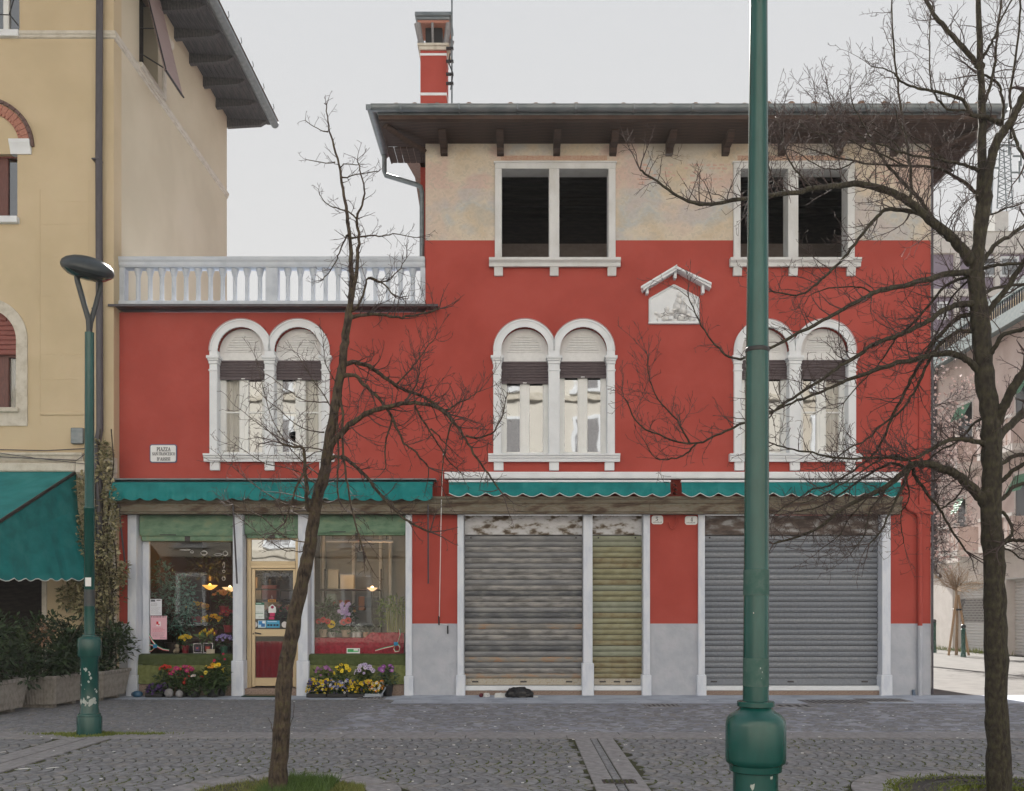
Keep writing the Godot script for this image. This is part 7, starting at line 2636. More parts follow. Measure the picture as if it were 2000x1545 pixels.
func shop_inside() -> void:
	var r := RandomNumberGenerator.new()
	r.seed = 55
	var g0 := Color(0.02, 0.055, 0.02)
	var g1 := Color(0.05, 0.12, 0.05)
	var yel := Color(0.70, 0.50, 0.02)
	# weeping fig behind the left pane
	var c := P(338, 1277, -0.85)
	c.y = vy(1278)
	var f := thing("weeping_fig", "tall leafy green fig plant behind the left show window", "plant", c)
	part(f, "pot", pot_shape(c, 0.12, 0.15, 0.2), flat("pot_dark", Color(0.05, 0.035, 0.03), 0.6))
	var st := MB.new()
	st.path([c + Vector3(0, 0.15, 0), c + Vector3(-0.02, 0.6, 0), c + Vector3(0.03, 1.1, 0), c + Vector3(-0.05, 1.55, 0)], 0.018, 6)
	part(f, "stem", st, M.bark_right)
	var lv := MB.new()
	var b0 := Color(0.045, 0.13, 0.10)
	var b1 := Color(0.17, 0.33, 0.26)
	leaves(lv, r, P(318, 1125, -0.8), Vector3(0.22, 0.28, 0.25), 180, 0.10, b0, b1)
	leaves(lv, r, P(348, 1155, -0.8), Vector3(0.34, 0.36, 0.3), 420, 0.10, b0, b1)
	leaves(lv, r, P(352, 1205, -0.8), Vector3(0.32, 0.4, 0.3), 380, 0.10, b0, b1)
	leaves(lv, r, P(300, 1165, -0.8), Vector3(0.2, 0.2, 0.2), 90, 0.10, b0, b1)
	part(f, "foliage", lv, M.leaf_mat, "stuff")
	# lit uplighter floor lamps
	var lamp_defs := [[410.0, 1143.0, -1.9, 15.0, Color(1.0, 0.68, 0.22), "amber lit bowl lamp on a slim stand in the left show window"], [449.0, 1147.0, -1.5, 15.0, Color(1.0, 0.80, 0.55), "pale lit bowl lamp at the edge of the left show window"], [727.0, 1148.0, -1.3, 11.0, Color(1.0, 0.80, 0.58), "lit floor lamp with white bowl shade in the right show window"]]
	for e in lamp_defs:
		var p := P(e[0], e[1], e[2])
		var t := thing("floor_lamp", e[5], "lamp", Vector3(p.x, 0.05, p.z))
		var bw := MB.new()
		var rr: float = e[3] * (CZ - e[2]) / F
		bw.lathe(PackedVector2Array([Vector2(0.02, -rr * 0.62), Vector2(rr * 0.5, -rr * 0.42), Vector2(rr, 0.0), Vector2(rr * 0.95, 0.0), Vector2(rr * 0.45, -rr * 0.36), Vector2(0.0, -rr * 0.5)]), 24, Transform3D(Basis(), p))
		var sm := StandardMaterial3D.new()
		sm.albedo_color = Color(0.8, 0.75, 0.65)
		sm.emission_enabled = true
		sm.emission = e[4]
		sm.emission_energy_multiplier = 0.42
		part(t, "lamp_shade", bw, sm)
		var bl := MB.new()
		bl.ball(p + Vector3(0, 0.01, 0), Vector3(0.028, 0.028, 0.028), 5, 8)
		var bm := StandardMaterial3D.new()
		bm.emission_enabled = true
		bm.emission = e[4]
		bm.emission_energy_multiplier = 1.5
		part(t, "bulb", bl, bm)
		var sd := MB.new()
		sd.lathe(PackedVector2Array([Vector2(0.13, 0.0), Vector2(0.13, 0.02), Vector2(0.012, 0.03), Vector2(0.011, p.y - rr * 0.62 - 0.25), Vector2(rr * 0.28, p.y - rr * 0.62 - 0.05)]), 14, Transform3D(Basis(), Vector3(p.x, 0.05, p.z)))
		part(t, "stand", sd, M.steel_dark)
		var li := OmniLight3D.new()
		li.name = "lamp_light"
		t.add_child(li, true)
		li.position = p + Vector3(0, 0.01, 0) - t.position
		li.light_color = e[4]
		li.light_energy = 0.16
		li.omni_range = 12.0
		li.omni_attenuation = 2.0
		li.light_size = 0.03
		li.shadow_enabled = true
	# potted flowers on the left shelf
	var ys := vy(1278)
	var bk: Material = M.black_plastic
	var rp := flat("pot_red", Color(0.22, 0.02, 0.03), 0.4)
	var at := func(u: float, z: float) -> Vector3: return Vector3(ux(u, z), ys, z)
	potted("yellow_flowers", "yellow flowers in a red pot in the left show window", at.call(362.0, -0.45), 0.07, 0.15, rp, Vector3(0.13, 0.10, 0.1), 70, 0.08, g0, g1, 26, 0.032, [yel, yel * 0.85], Color(0.5, 0.3, 0.02), 1)
	var tu := potted("yellow_tulips", "yellow tulips with upright leaves in the left show window", at.call(404.0, -0.55), 0.09, 0.16, flat("pot_brown", Color(0.1, 0.05, 0.04), 0.5), Vector3(0.15, 0.12, 0.12), 40, 0.2, g0, Color(0.1, 0.2, 0.06), 0, 0.0, [yel], yel, 2)
	var tp := MB.new()
	for i in 9:
		var o: Vector3 = at.call(390.0 + i * 3.6, -0.5 - (i % 3) * 0.05) + Vector3(0, 0.36 + (i % 4) * 0.025, 0)
		tp.col = yel
		tp.ball(o, Vector3(0.02, 0.048, 0.02), 5, 7)
		tp.col = g1
		tp.bar(o - Vector3(0, 0.3, 0), o, 0.005, 4)
	part(tu, "tulips", tp, M.petal_mat, "stuff")
	potted("blue_flowers", "violet blue flowers in a green pot at the shop window edge", at.call(438.0, -0.45), 0.07, 0.13, flat("pot_green", Color(0.02, 0.10, 0.06), 0.4), Vector3(0.15, 0.12, 0.1), 70, 0.08, g0, g1, 60, 0.022, [Color(0.17, 0.14, 0.45), Color(0.28, 0.24, 0.55)], Color(0.5, 0.5, 0.6), 3)
	potted("orange_flowers", "orange yellow flowers high behind the tulips in the shop", Vector3(ux(416, -1.0), vy(1240, -1.0), -1.0), 0.09, 0.12, rp, Vector3(0.2, 0.14, 0.12), 80, 0.09, g0, g1, 28, 0.04, [Color(0.65, 0.33, 0.01), yel], Color(0.3, 0.15, 0.02), 4)
	potted("gold_flowers", "golden flowers on the back shelf left of the amber lamp", Vector3(ux(384, -1.7), vy(1215, -1.7), -1.7), 0.1, 0.12, rp, Vector3(0.26, 0.14, 0.12), 90, 0.1, g0, g1, 30, 0.045, [Color(0.55, 0.28, 0.01), Color(0.5, 0.36, 0.03)], Color(0.3, 0.15, 0.02), 5)
	potted("peach_roses", "peach coloured roses below the pale lamp in the shop", Vector3(ux(438, -1.2), vy(1195, -1.2), -1.2), 0.1, 0.12, rp, Vector3(0.25, 0.15, 0.12), 120, 0.1, g0, g1, 12, 0.06, [Color(0.6, 0.25, 0.08), Color(0.62, 0.42, 0.08)], Color(0.5, 0.15, 0.03), 6)
	potted("red_flowers", "dark red flowers at the right end of the left show window", Vector3(ux(446, -0.9), vy(1235, -0.9), -0.9), 0.09, 0.14, rp, Vector3(0.2, 0.15, 0.12), 80, 0.1, g0, g1, 26, 0.04, [Color(0.3, 0.01, 0.03), Color(0.2, 0.01, 0.02)], Color(0.3, 0.15, 0.02), 7)
	potted("dark_fern", "dark bushy plant high on the back shelf near the lamps", Vector3(ux(410, -2.4), vy(1135, -2.4), -2.4), 0.1, 0.12, bk, Vector3(0.5, 0.25, 0.25), 260, 0.12, Color(0.012, 0.02, 0.012), Color(0.025, 0.045, 0.02), 0, 0.0, [yel], yel, 8)
	# shelves at the back that carry them
	var sv := thing("plant_shelf", "dark plant shelving at the back of the flower shop", "shelf", Vector3(ux(400, -2.2), 0.05, -2.2))
	for e in [[360.0, 452.0, 1148.0, -2.65, -2.1], [355.0, 452.0, 1216.0, -1.95, -1.5], [395.0, 453.0, 1241.0, -1.35, -0.8], [410.0, 453.0, 1197.0, -1.4, -1.05]]:
		var s := MB.new()
		s.cbox(ux(e[0], e[3]), ux(e[1], e[3]), vy(e[2] + 6.0, e[3]), vy(e[2], e[4]), e[3], e[4], 0.006)
		part(sv, "board", s, M.dark_wood)
	# picture frames and little things at the front
	var k := 0
	for e in [[377.0, 394.0, 1256.0, "upright silver framed card between the yellow flowers"], [396.0, 416.0, 1255.0, "silver framed picture of red flowers in the shop window"]]:
		var z := -0.36
		var fr := thing("picture_frame", e[3], "picture frame", P((e[0] + e[1]) / 2, 1278, z))
		var m1 := MB.new()
		m1.cbox(ux(e[0], z), ux(e[1], z), ys, vy(e[2], z), z - 0.02, z, 0.004)
		part(fr, "frame", m1, M.chrome)
		var m2 := MB.new()
		m2.front(ux(e[0] + 1.5, z), ux(e[1] - 1.5, z), ys + 0.02, vy(e[2] + 2.0, z), z + 0.003)
		part(fr, "picture", m2, printed(32, 40, Color(0.06, 0.05, 0.06), [[0.2, 0.3, 0.6, 0.5, Color(0.5, 0.12, 0.12) if k == 1 else Color(0.3, 0.25, 0.4)], [0.35, 0.4, 0.3, 0.2, Color(0.75, 0.35, 0.3)]]))
		k += 1
	var pc := MB.new()
	pc.cbox(ux(403, -0.31), ux(419, -0.31), ys, vy(1268, -0.31), -0.33, -0.31, 0.003)
	single("price_card", pc, flat("card_cream", Color(0.5, 0.44, 0.33), 0.7), "small cream price card in front of the framed picture", "card")
	var an := MB.new()
	an.ball(Vector3(ux(346, -0.4), ys + 0.06, -0.4), Vector3(0.05, 0.06, 0.04), 6, 9)
	an.ball(Vector3(ux(346, -0.4), ys + 0.14, -0.39), Vector3(0.045, 0.04, 0.04), 6, 9)
	an.ball(Vector3(ux(342, -0.4), ys + 0.04, -0.36), Vector3(0.025, 0.04, 0.025), 5, 7)
	single("figurine", an, flat("figurine", Color(0.34, 0.28, 0.2), 0.5), "small pale figurine at the front of the left show window", "figurine")
	# right window: shelf with red cloth, pots, orchid, bamboo
	var cl := MB.new()
	var prev := []
	for i in 41:
		var t := i / 40.0
		var u := lerpf(608.0, 789.0, t)
		var top := 1246.0 if u < 710.0 else lerpf(1246.0, 1236.0, clampf((u - 710.0) / 15.0, 0.0, 1.0))
		var fo := sin(t * 31.0) * 0.02 + sin(t * 73.0) * 0.008
		var col := [Vector3(ux(u, -0.45), vy(top, -0.45), -1.1), Vector3(ux(u, -0.45), vy(top, -0.45) + fo * 0.3, -0.45), Vector3(ux(u, -0.4), vy(1279, -0.4) + 0.002, -0.36 + fo)]
		if i > 0:
			cl.quad(prev[1], col[1], col[0], prev[0])
			cl.quad(prev[2], col[2], col[1], prev[1])
		prev = col
	single("red_cloth", cl, M.red_cloth, "crumpled crimson cloth over the shelf of the right show window", "cloth")
	var yr := vy(1246, -0.6) + 0.012
	var pb := mk("pot_beige", [Color(0.30, 0.23, 0.16), Color(0.38, 0.30, 0.21)], 0.8, Vector3(0.1, 0.05, 0.1), 0.05)
	var pw := flat("pot_white", Color(0.45, 0.43, 0.40), 0.5)
	var pt := mk("pot_clay", [Color(0.34, 0.20, 0.13), Color(0.40, 0.26, 0.17)], 0.85, Vector3(0.1, 0.1, 0.1), 0.05)
	var red := Color(0.50, 0.03, 0.03)
	var big := [[632.0, 0.085, 0.155, pb, [red], 3, 0.06, "red gerbera in a beige paper pot, leftmost on the crimson cloth"], [648.0, 0.07, 0.10, pw, [yel], 1, 0.085, "large yellow gerbera in a short white pot on the crimson cloth"], [676.0, 0.09, 0.14, pb, [Color(0.55, 0.10, 0.06)], 2, 0.07, "coral red gerbera in a wide beige pot in the middle"]]
	for e in big:
		var t := potted("gerbera", e[7], Vector3(ux(e[0], -0.6), yr, -0.6), e[1], e[2], e[3], Vector3(0.12, 0.09, 0.1), 60, 0.11, g0, g1, 0, 0.0, [yel], yel, 20 + int(e[0]), "gerberas on the crimson cloth")
		var bm := MB.new()
		for i in e[5]:
			var o := Vector3(ux(e[0] + (i - (e[5] - 1) * 0.5) * 9.0, -0.55), yr + e[2] + 0.15 + (i % 2) * 0.03, -0.52)
			bloom(bm, o, Vector3(0.1 * (i - 1), 0.25, 1).normalized(), e[6], e[4][0], Color(0.12, 0.05, 0.01), 14)
			bm.col = g1
			bm.bar(o - Vector3(0, 0.2, 0.02), o - Vector3(0, 0, 0.01), 0.005, 4)
		part(t, "blooms", bm, M.petal_mat, "stuff")
	var small := [[691.0, 0.045, 0.10, pw, Vector3(0.05, 0.04, 0.04), Color(0.1, 0.15, 0.08), "small white pot with sparse green on the crimson cloth"], [700.0, 0.055, 0.10, pw, Vector3(0.06, 0.08, 0.05), Color(0.55, 0.6, 0.55), "white pot with pale silvery sprigs on the crimson cloth"], [714.0, 0.055, 0.10, pt, Vector3(0.08, 0.08, 0.06), Color(0.06, 0.1, 0.05), "small clay pot with dark leaves left of the lamp stand"], [728.0, 0.06, 0.10, pt, Vector3(0.08, 0.09, 0.06), Color(0.05, 0.09, 0.04), "clay pot with dark leaves at the foot of the lamp stand"]]
	for e in small:
		potted("small_pot", e[6], Vector3(ux(e[0], -0.55), yr, -0.55), e[1], e[2], e[3], e[4], 60, 0.05, e[5] * 0.7, e[5], 0, 0.0, [yel], yel, 60 + int(e[0]), "little pots on the crimson cloth")
	var oc := Vector3(ux(674, -0.95), vy(1235, -0.95), -0.95)
	var orc := potted("orchid", "lilac orchid spray in a white pot behind the gerberas", oc, 0.11, 0.2, pw, Vector3(0.14, 0.06, 0.1), 14, 0.22, g0, g1, 0, 0.0, [yel], yel, 80)
	var ob := MB.new()
	for i in 34:
		var o := P(673.0 + r.randfn() * 5.5, 1196.0 - r.randfn() * 11.0, -0.9)
		bloom(ob, o, Vector3(r.randfn() * 0.4, 0.2, 1).normalized(), 0.042, Color(0.42, 0.27, 0.55).lerp(Color(0.55, 0.42, 0.64), r.randf()), Color(0.5, 0.4, 0.5), 5)
	part(orc, "flowers", ob, M.petal_mat, "stuff")
	var bc := Vector3(ux(768, -0.8), vy(1238, -0.8), -0.8)
	var bb := thing("lucky_bamboo", "clump of yellow green bamboo canes at the right of the show window", "plant", bc)
	var bs := MB.new()
	for i in 22:
		var o := Vector3(ux(757.0 + i * 1.6, -0.8), bc.y, -0.8 + r.randfn() * 0.06)
		bs.col = Color(0.22, 0.22, 0.09).lerp(Color(0.32, 0.33, 0.14), r.randf())
		bs.bar(o, o + Vector3(r.randfn() * 0.02, r.randf_range(0.4, 0.72), 0), 0.011, 6)
	part(bb, "canes", bs, M.painted, "stuff")
	var bv := MB.new()
	leaves(bv, r, P(772, 1185, -0.8), Vector3(0.22, 0.2, 0.12), 150, 0.12, Color(0.10, 0.18, 0.03), Color(0.22, 0.30, 0.07), 0.25)
	leaves(bv, r, P(746, 1195, -0.8), Vector3(0.08, 0.26, 0.1), 90, 0.12, Color(0.10, 0.18, 0.03), Color(0.22, 0.30, 0.07), 0.3)
	part(bb, "foliage", bv, M.leaf_mat, "stuff")
	potted("ivy_pot", "dark ivy trailing at the left edge of the right show window", Vector3(ux(612, -0.5), vy(1262, -0.5), -0.5), 0.06, 0.1, pw, Vector3(0.08, 0.22, 0.08), 120, 0.06, Color(0.03, 0.05, 0.03), Color(0.08, 0.13, 0.08), 0, 0.0, [yel], yel, 81, "", 6, 0.0)
	# furniture and fittings seen deeper in
	var tube := MB.new()
	tube.bar(P(637, 1056, -1.2), P(768, 1057, -1.2), 0.03, 8)
	var tb := single("strip_light", tube, M.white_plastic, "unlit white strip light under the ceiling of the right show window", "strip light")
	var hk := MB.new()
	hk.bar(P(650, 1056, -1.2), P(650, 1030, -1.2), 0.01, 5)
	hk.bar(P(755, 1056, -1.2), P(755, 1030, -1.2), 0.01, 5)
	part(tb, "hanger", hk, M.steel_dark)
	var sp := MB.new()
	sp.cbox(ux(696, -1.0), ux(711, -1.0), vy(1098, -1.0), vy(1077, -1.0), -1.2, -1.0, 0.01)
	var spk := single("loudspeaker", sp, M.black_plastic, "small black loudspeaker hung in the right show window", "loudspeaker")
	var sb := MB.new()
	sb.bar(P(703, 1078, -1.1), P(703, 1020, -1.1), 0.012, 6)
	part(spk, "bracket", sb, M.steel_dark)
	var ptn := thing("white_partition", "pale partition with uprights at the back of the right shop room", "partition", Vector3(ux(700, -3.4), 0.05, -3.4))
	var pm := MB.new()
	pm.cbox(ux(625, -3.4), ux(803, -3.4), 0.05, 3.3, -3.45, -3.4, 0.01)
	part(ptn, "panel", pm, flat("partition", Color(0.30, 0.31, 0.30), 0.8))
	for u in [630.0, 688.0, 741.0, 760.0]:
		var q := MB.new()
		q.cbox(ux(u, -3.4), ux(u + 6.0, -3.4), 0.05, 3.3, -3.4, -3.33, 0.01)
		part(ptn, "upright", q, M.casement_paint)
	var back := [[640.0, 660.0, 1112.0, 1150.0, Color(0.42, 0.40, 0.33), "cream box standing high on the rack in the right show window"], [664.0, 690.0, 1122.0, 1152.0, Color(0.50, 0.46, 0.36), "wide pale box beside the cream box in the right show window"], [638.0, 654.0, 1160.0, 1182.0, Color(0.30, 0.38, 0.36), "grey green box on the lower rack in the right show window"], [700.0, 712.0, 1165.0, 1192.0, Color(0.30, 0.13, 0.06), "orange brown box left of the framed dark picture in the shop"], [712.0, 738.0, 1166.0, 1188.0, Color(0.07, 0.08, 0.08), "framed dark picture behind the lamp stand in the shop"]]
	for i in back.size():
		var q = back[i]
		var zz := -1.9 if i < 3 else -1.6
		var bx2 := MB.new()
		bx2.cbox(ux(q[0], zz), ux(q[1], zz), vy(q[3], zz), vy(q[2], zz), zz - 0.2, zz, 0.008)
		single("carton", bx2, flat("carton_b%d" % i, q[4], 0.85), q[5], "box", "boxes in the right show window")
	var rk := thing("display_rack", "dark rack that carries boxes and plants in the right show window", "rack", Vector3(ux(665, -1.9), 0.05, -1.95))
	for w in [1151.0, 1183.0, 1222.0]:
		var bd2 := MB.new()
		bd2.cbox(ux(628, -1.9), ux(742, -1.9), vy(w + 3.0, -1.9), vy(w, -1.9), -2.15, -1.6, 0.006)
		part(rk, "board", bd2, M.dark_wood)
	for u in [629.0, 740.0]:
		var ps := MB.new()
		ps.cbox(ux(u, -1.9), ux(u + 3.0, -1.9), 0.05, vy(1110, -1.9), -2.15, -2.1, 0.006)
		part(rk, "post", ps, M.dark_wood)
	potted("rack_plant", "bushy dark plant in the middle of the rack behind the orchid", Vector3(ux(668, -1.7), vy(1222, -1.7), -1.7), 0.09, 0.12, bk, Vector3(0.32, 0.2, 0.18), 240, 0.1, g0, g1, 16, 0.04, [Color(0.4, 0.12, 0.08), Color(0.45, 0.3, 0.12)], Color(0.3, 0.1, 0.02), 95)
	potted("rack_fern", "green fern at the left end of the rack in the right show window", Vector3(ux(640, -1.7), vy(1222, -1.7), -1.7), 0.08, 0.12, bk, Vector3(0.22, 0.26, 0.15), 180, 0.12, g0, Color(0.09, 0.16, 0.06), 0, 0.0, [yel], yel, 96)
	var cab := thing("shop_cabinet", "dark cabinet with boxes and bouquets seen through the shop door", "cabinet", Vector3(ux(525, -2.6), 0.05, -2.6))
	for e in [1150.0, 1172.0, 1195.0, 1225.0, 1255.0]:
		var q := MB.new()
		q.cbox(ux(490, -2.6), ux(602, -2.6), vy(e + 3.0, -2.6), vy(e, -2.6), -2.95, -2.5, 0.006)
		part(cab, "shelf", q, M.dark_wood)
	var bxs := [[492.0, 503.0, 1127.0, 1149.0, Color(0.34, 0.25, 0.15)], [494.0, 510.0, 1152.0, 1171.0, Color(0.30, 0.24, 0.16)], [511.0, 540.0, 1143.0, 1171.0, Color(0.16, 0.05, 0.05)], [511.0, 545.0, 1175.0, 1194.0, Color(0.30, 0.22, 0.13)], [548.0, 566.0, 1155.0, 1171.0, Color(0.1, 0.1, 0.12)], [606.0, 622.0, 1150.0, 1171.0, Color(0.28, 0.22, 0.14)]]
	for i in bxs.size() - 1:
		var e = bxs[i]
		var q := MB.new()
		q.cbox(ux(e[0], -2.55), ux(e[1], -2.55), vy(e[3], -2.55), vy(e[2], -2.55), -2.85, -2.55, 0.008)
		single("carton", q, flat("carton_%d" % i, e[4], 0.85), ["tall brown carton at the upper left behind the shop door", "low brown carton under the tall one behind the shop door", "dark red box in the middle behind the shop door", "wide brown carton below the dark red box in the shop", "black box right of the dark red one in the shop"][i], "box", "boxes on the shop shelves")
	potted("dried_bouquet", "dusky bouquet on the cabinet top behind the shop door", Vector3(ux(528, -2.6), vy(1143, -2.6), -2.7), 0.09, 0.12, bk, Vector3(0.5, 0.22, 0.15), 150, 0.12, Color(0.03, 0.03, 0.02), Color(0.08, 0.07, 0.03), 24, 0.05, [Color(0.3, 0.12, 0.05), Color(0.25, 0.2, 0.1)], Color(0.2, 0.1, 0.02), 90)
	potted("mixed_bouquet", "mixed small flowers on the lower cabinet shelf behind the door", Vector3(ux(545, -2.4), vy(1222, -2.4), -2.45), 0.09, 0.12, bk, Vector3(0.5, 0.16, 0.12), 160, 0.1, g0, g1, 40, 0.035, [Color(0.5, 0.3, 0.2), Color(0.4, 0.1, 0.15), Color(0.5, 0.45, 0.35)], Color(0.4, 0.3, 0.1), 91)

# ---------- plants outside ----------
func plants() -> void:
	var r := RandomNumberGenerator.new()
	r.seed = 404
	var g0 := Color(0.020, 0.040, 0.012)
	var g1 := Color(0.055, 0.095, 0.03)
	var yel := Color(0.72, 0.48, 0.01)
	var bp: Material = M.black_plastic
	var G := "flower pots set out below the show windows"
	# left group
	var w := func(u: float, z: float) -> Vector3: return Vector3(ux(u, z), 0.0, z)
	tray("purple_flower_tray", "black tray of deep purple flowers at the far left of the shop front", 283.0, 318.0, 0.42, 0.25, [Color(0.07, 0.025, 0.16), Color(0.11, 0.04, 0.22), Color(0.05, 0.02, 0.12)], 190, 0.02, 0.17, 5, false)
	potted("orange_ranunculus", "tall orange red flowers behind the purple tray", w.call(323.0, 0.2), 0.08, 0.14, bp, Vector3(0.17, 0.22, 0.14), 170, 0.10, g0, g1, 7, 0.045, [Color(0.60, 0.07, 0.02), Color(0.5, 0.03, 0.02)], Color(0.4, 0.02, 0.0), 31, G, 10)
	potted("magenta_primrose", "bright magenta and red flowers in the middle of the left group", w.call(357.0, 0.25), 0.11, 0.13, bp, Vector3(0.26, 0.22, 0.17), 300, 0.10, g0, g1, 26, 0.036, [Color(0.40, 0.008, 0.13), Color(0.45, 0.015, 0.17), Color(0.42, 0.01, 0.03)], Color(0.5, 0.3, 0.05), 32, G, 8)
	potted("red_primrose", "red flowers with a few white ones in front of the magenta ones", w.call(381.0, 0.38), 0.09, 0.10, bp, Vector3(0.2, 0.16, 0.14), 200, 0.10, g0, g1, 11, 0.033, [Color(0.45, 0.012, 0.03), Color(0.45, 0.012, 0.03), Color(0.6, 0.55, 0.55)], Color(0.5, 0.3, 0.05), 33, G, 8)
	potted("yellow_ranunculus", "yellow and orange ranunculus with spreading leaves beside the shop pilaster", w.call(416.0, 0.34), 0.11, 0.14, bp, Vector3(0.25, 0.24, 0.18), 360, 0.12, g0, g1, 13, 0.043, [yel, Color(0.70, 0.30, 0.02), Color(0.68, 0.55, 0.08)], Color(0.45, 0.25, 0.01), 34, G, 12)
	potted("rose_bush", "tall dark green rose bush with one red bud behind the ranunculus", w.call(431.0, 0.12), 0.10, 0.2, bp, Vector3(0.17, 0.33, 0.15), 300, 0.08, Color(0.02, 0.05, 0.02), Color(0.05, 0.10, 0.045), 3, 0.03, [Color(0.35, 0.02, 0.06)], Color(0.3, 0.01, 0.03), 35, G)
	for e in [[330.0, 0.45, 0.085, "pale round stone among the flower trays"], [350.0, 0.48, 0.07, "smaller pale stone right of the round one"]]:
		var b := MB.new()
		b.ball(Vector3(ux(e[0], e[1]), e[2] * 0.9, e[1]), Vector3(e[2], e[2], e[2] * 0.9), 7, 10)
		single("stone", b, M.slab, e[3], "stone")
	var bag := MB.new()
	bag.ball(Vector3(ux(268, 0.35), 0.05, 0.35), Vector3(0.11, 0.06, 0.09), 6, 9)
	single("blue_bag", bag, flat("bag_blue", Color(0.03, 0.09, 0.16), 0.4), "crumpled blue bag beside the purple tray", "bag")
	# right group: long trays of pansies
	var pan := [Color(0.66, 0.46, 0.01), Color(0.66, 0.46, 0.01), Color(0.6, 0.5, 0.1), Color(0.07, 0.05, 0.2), Color(0.05, 0.04, 0.13), Color(0.30, 0.28, 0.50)]
	tray("pansy_tray", "black tray of yellow and violet pansies left of the others", 598.0, 637.0, 0.5, 0.33, pan, 230, 0.021, 0.26, 7, false)
	tray("pansy_tray", "black tray of white and blue pansies between the yellow trays", 638.0, 676.0, 0.5, 0.33, [Color(0.6, 0.6, 0.58), Color(0.20, 0.20, 0.42), Color(0.32, 0.33, 0.52), Color(0.66, 0.46, 0.01), Color(0.06, 0.05, 0.16)], 230, 0.021, 0.25, 8, false)
	tray("pansy_tray", "black tray of yellow pansies beside the grey tray", 677.0, 712.0, 0.5, 0.33, [Color(0.66, 0.46, 0.01), Color(0.70, 0.50, 0.02), Color(0.06, 0.05, 0.16)], 190, 0.022, 0.24, 9, false)
	tray("pansy_tray", "grey plastic tray with orange and white pansies at the right end", 712.0, 744.0, 0.52, 0.36, [Color(0.68, 0.25, 0.02), Color(0.6, 0.6, 0.57), Color(0.66, 0.46, 0.03)], 130, 0.026, 0.24, 10, true)
	potted("mauve_flowers", "mauve flowers behind the pansies near the tree trunk", w.call(631.0, 0.12), 0.09, 0.2, bp, Vector3(0.18, 0.18, 0.12), 170, 0.08, g0, g1, 28, 0.026, [Color(0.25, 0.09, 0.25), Color(0.33, 0.14, 0.32)], Color(0.2, 0.1, 0.15), 36, G)
	potted("yellow_pansies", "clear yellow flowers standing behind the white and blue tray", w.call(668.0, 0.12), 0.09, 0.25, bp, Vector3(0.16, 0.17, 0.12), 150, 0.08, g0, g1, 16, 0.036, [yel, Color(0.72, 0.55, 0.03)], Color(0.4, 0.25, 0.01), 37, G)
	potted("white_petunias", "white and violet veined flowers standing behind the yellow tray", w.call(711.0, 0.14), 0.09, 0.24, bp, Vector3(0.17, 0.18, 0.13), 150, 0.08, g0, g1, 34, 0.034, [Color(0.55, 0.50, 0.60), Color(0.45, 0.38, 0.56)], Color(0.12, 0.03, 0.18), 38, G)
	potted("purple_petunias", "purple petunias in a black pot alone at the right end", w.call(757.0, 0.16), 0.10, 0.2, bp, Vector3(0.2, 0.19, 0.15), 220, 0.08, Color(0.03, 0.05, 0.03), Color(0.07, 0.11, 0.06), 12, 0.042, [Color(0.24, 0.06, 0.28), Color(0.32, 0.11, 0.36)], Color(0.5, 0.4, 0.5), 39, G, 8)
	# concrete planters with laurels
	mk("planter_concrete", [Color(0.20, 0.18, 0.165), Color(0.28, 0.26, 0.24), Color(0.32, 0.30, 0.275)], 0.95, Vector3(0.6, 0.9, 0.6), 0.025, "grain", 0.3)
	var pl := [[-8.15, 3.35, 0.0, "ribbed concrete planter nearest the camera at the left edge"], [-7.85, 1.95, 0.0, "ribbed concrete planter in the middle of the row by the yellow house"], [-7.6, 0.75, 0.0, "ribbed concrete planter against the corner of the yellow house"]]
	var lb := ["broad dark laurel bush in the planter nearest the camera", "dark laurel bush with one dry brown twig in the middle planter", "dark laurel bush in the planter at the house corner"]
	for i in 3:
		var e = pl[i]
		planter(e[0], e[1], e[3])
		var t := thing("laurel_bush", lb[i], "bush", Vector3(e[0], 0.45, e[1]), "laurels in the planters")
		var s := MB.new()
		for k in 9:
			var o := Vector3(e[0] + r.randf_range(-0.3, 0.3), 0.42, e[1] + r.randf_range(-0.4, 0.4))
			s.path([o, o + Vector3(r.randfn() * 0.08, 0.5, r.randfn() * 0.1), o + Vector3(r.randfn() * 0.2, 0.95, r.randfn() * 0.2)], 0.012, 5)
		part(t, "stems", s, M.bark_right, "stuff")
		var lv := MB.new()
		var d0 := Color(0.012, 0.026, 0.012)
		var d1 := Color(0.040, 0.070, 0.025)
		for k in 16:
			var c := Vector3(e[0] + r.randf_range(-0.42, 0.42), r.randf_range(0.55, 1.32 if i < 2 else 1.15), e[1] + r.randf_range(-0.55, 0.55))
			leaves(lv, r, c, Vector3(0.27, 0.25, 0.3), 150, 0.125, d0, d1.lerp(Color(0.09, 0.12, 0.03), 0.5 if r.randf() < 0.15 else 0.0), 0.4)
		part(t, "foliage", lv, M.leaf_mat, "stuff")
		if i == 1:
			var dry := MB.new()
			leaves(dry, r, Vector3(e[0] + 0.15, 1.2, e[1] + 0.45), Vector3(0.17, 0.2, 0.12), 60, 0.09, Color(0.22, 0.12, 0.07), Color(0.32, 0.20, 0.12), 0.4)
			part(t, "dry_twig", dry, M.leaf_mat, "stuff")
	# climbing jasmine on the corner
	var iv := thing("climbing_plant", "pale leaved climbing plant growing up the drainpipe and corner", "climbing plant", Vector3(ux(190, 0.4), 0.0, 0.45))
	var stem := MB.new()
	for k in 7:
		var u := 185.0 + k * 6.0
		var pts := []
		for j in 9:
			pts.append(P(u + sin(j * 1.3 + k) * 7.0, 1350.0 - j * (40.0 + k % 3 * 12.0), 0.42))
		stem.path(pts, 0.012, 5)
	part(iv, "stems", stem, M.bark_left, "stuff")
	var lv := MB.new()
	var p0 := Color(0.09, 0.095, 0.035)
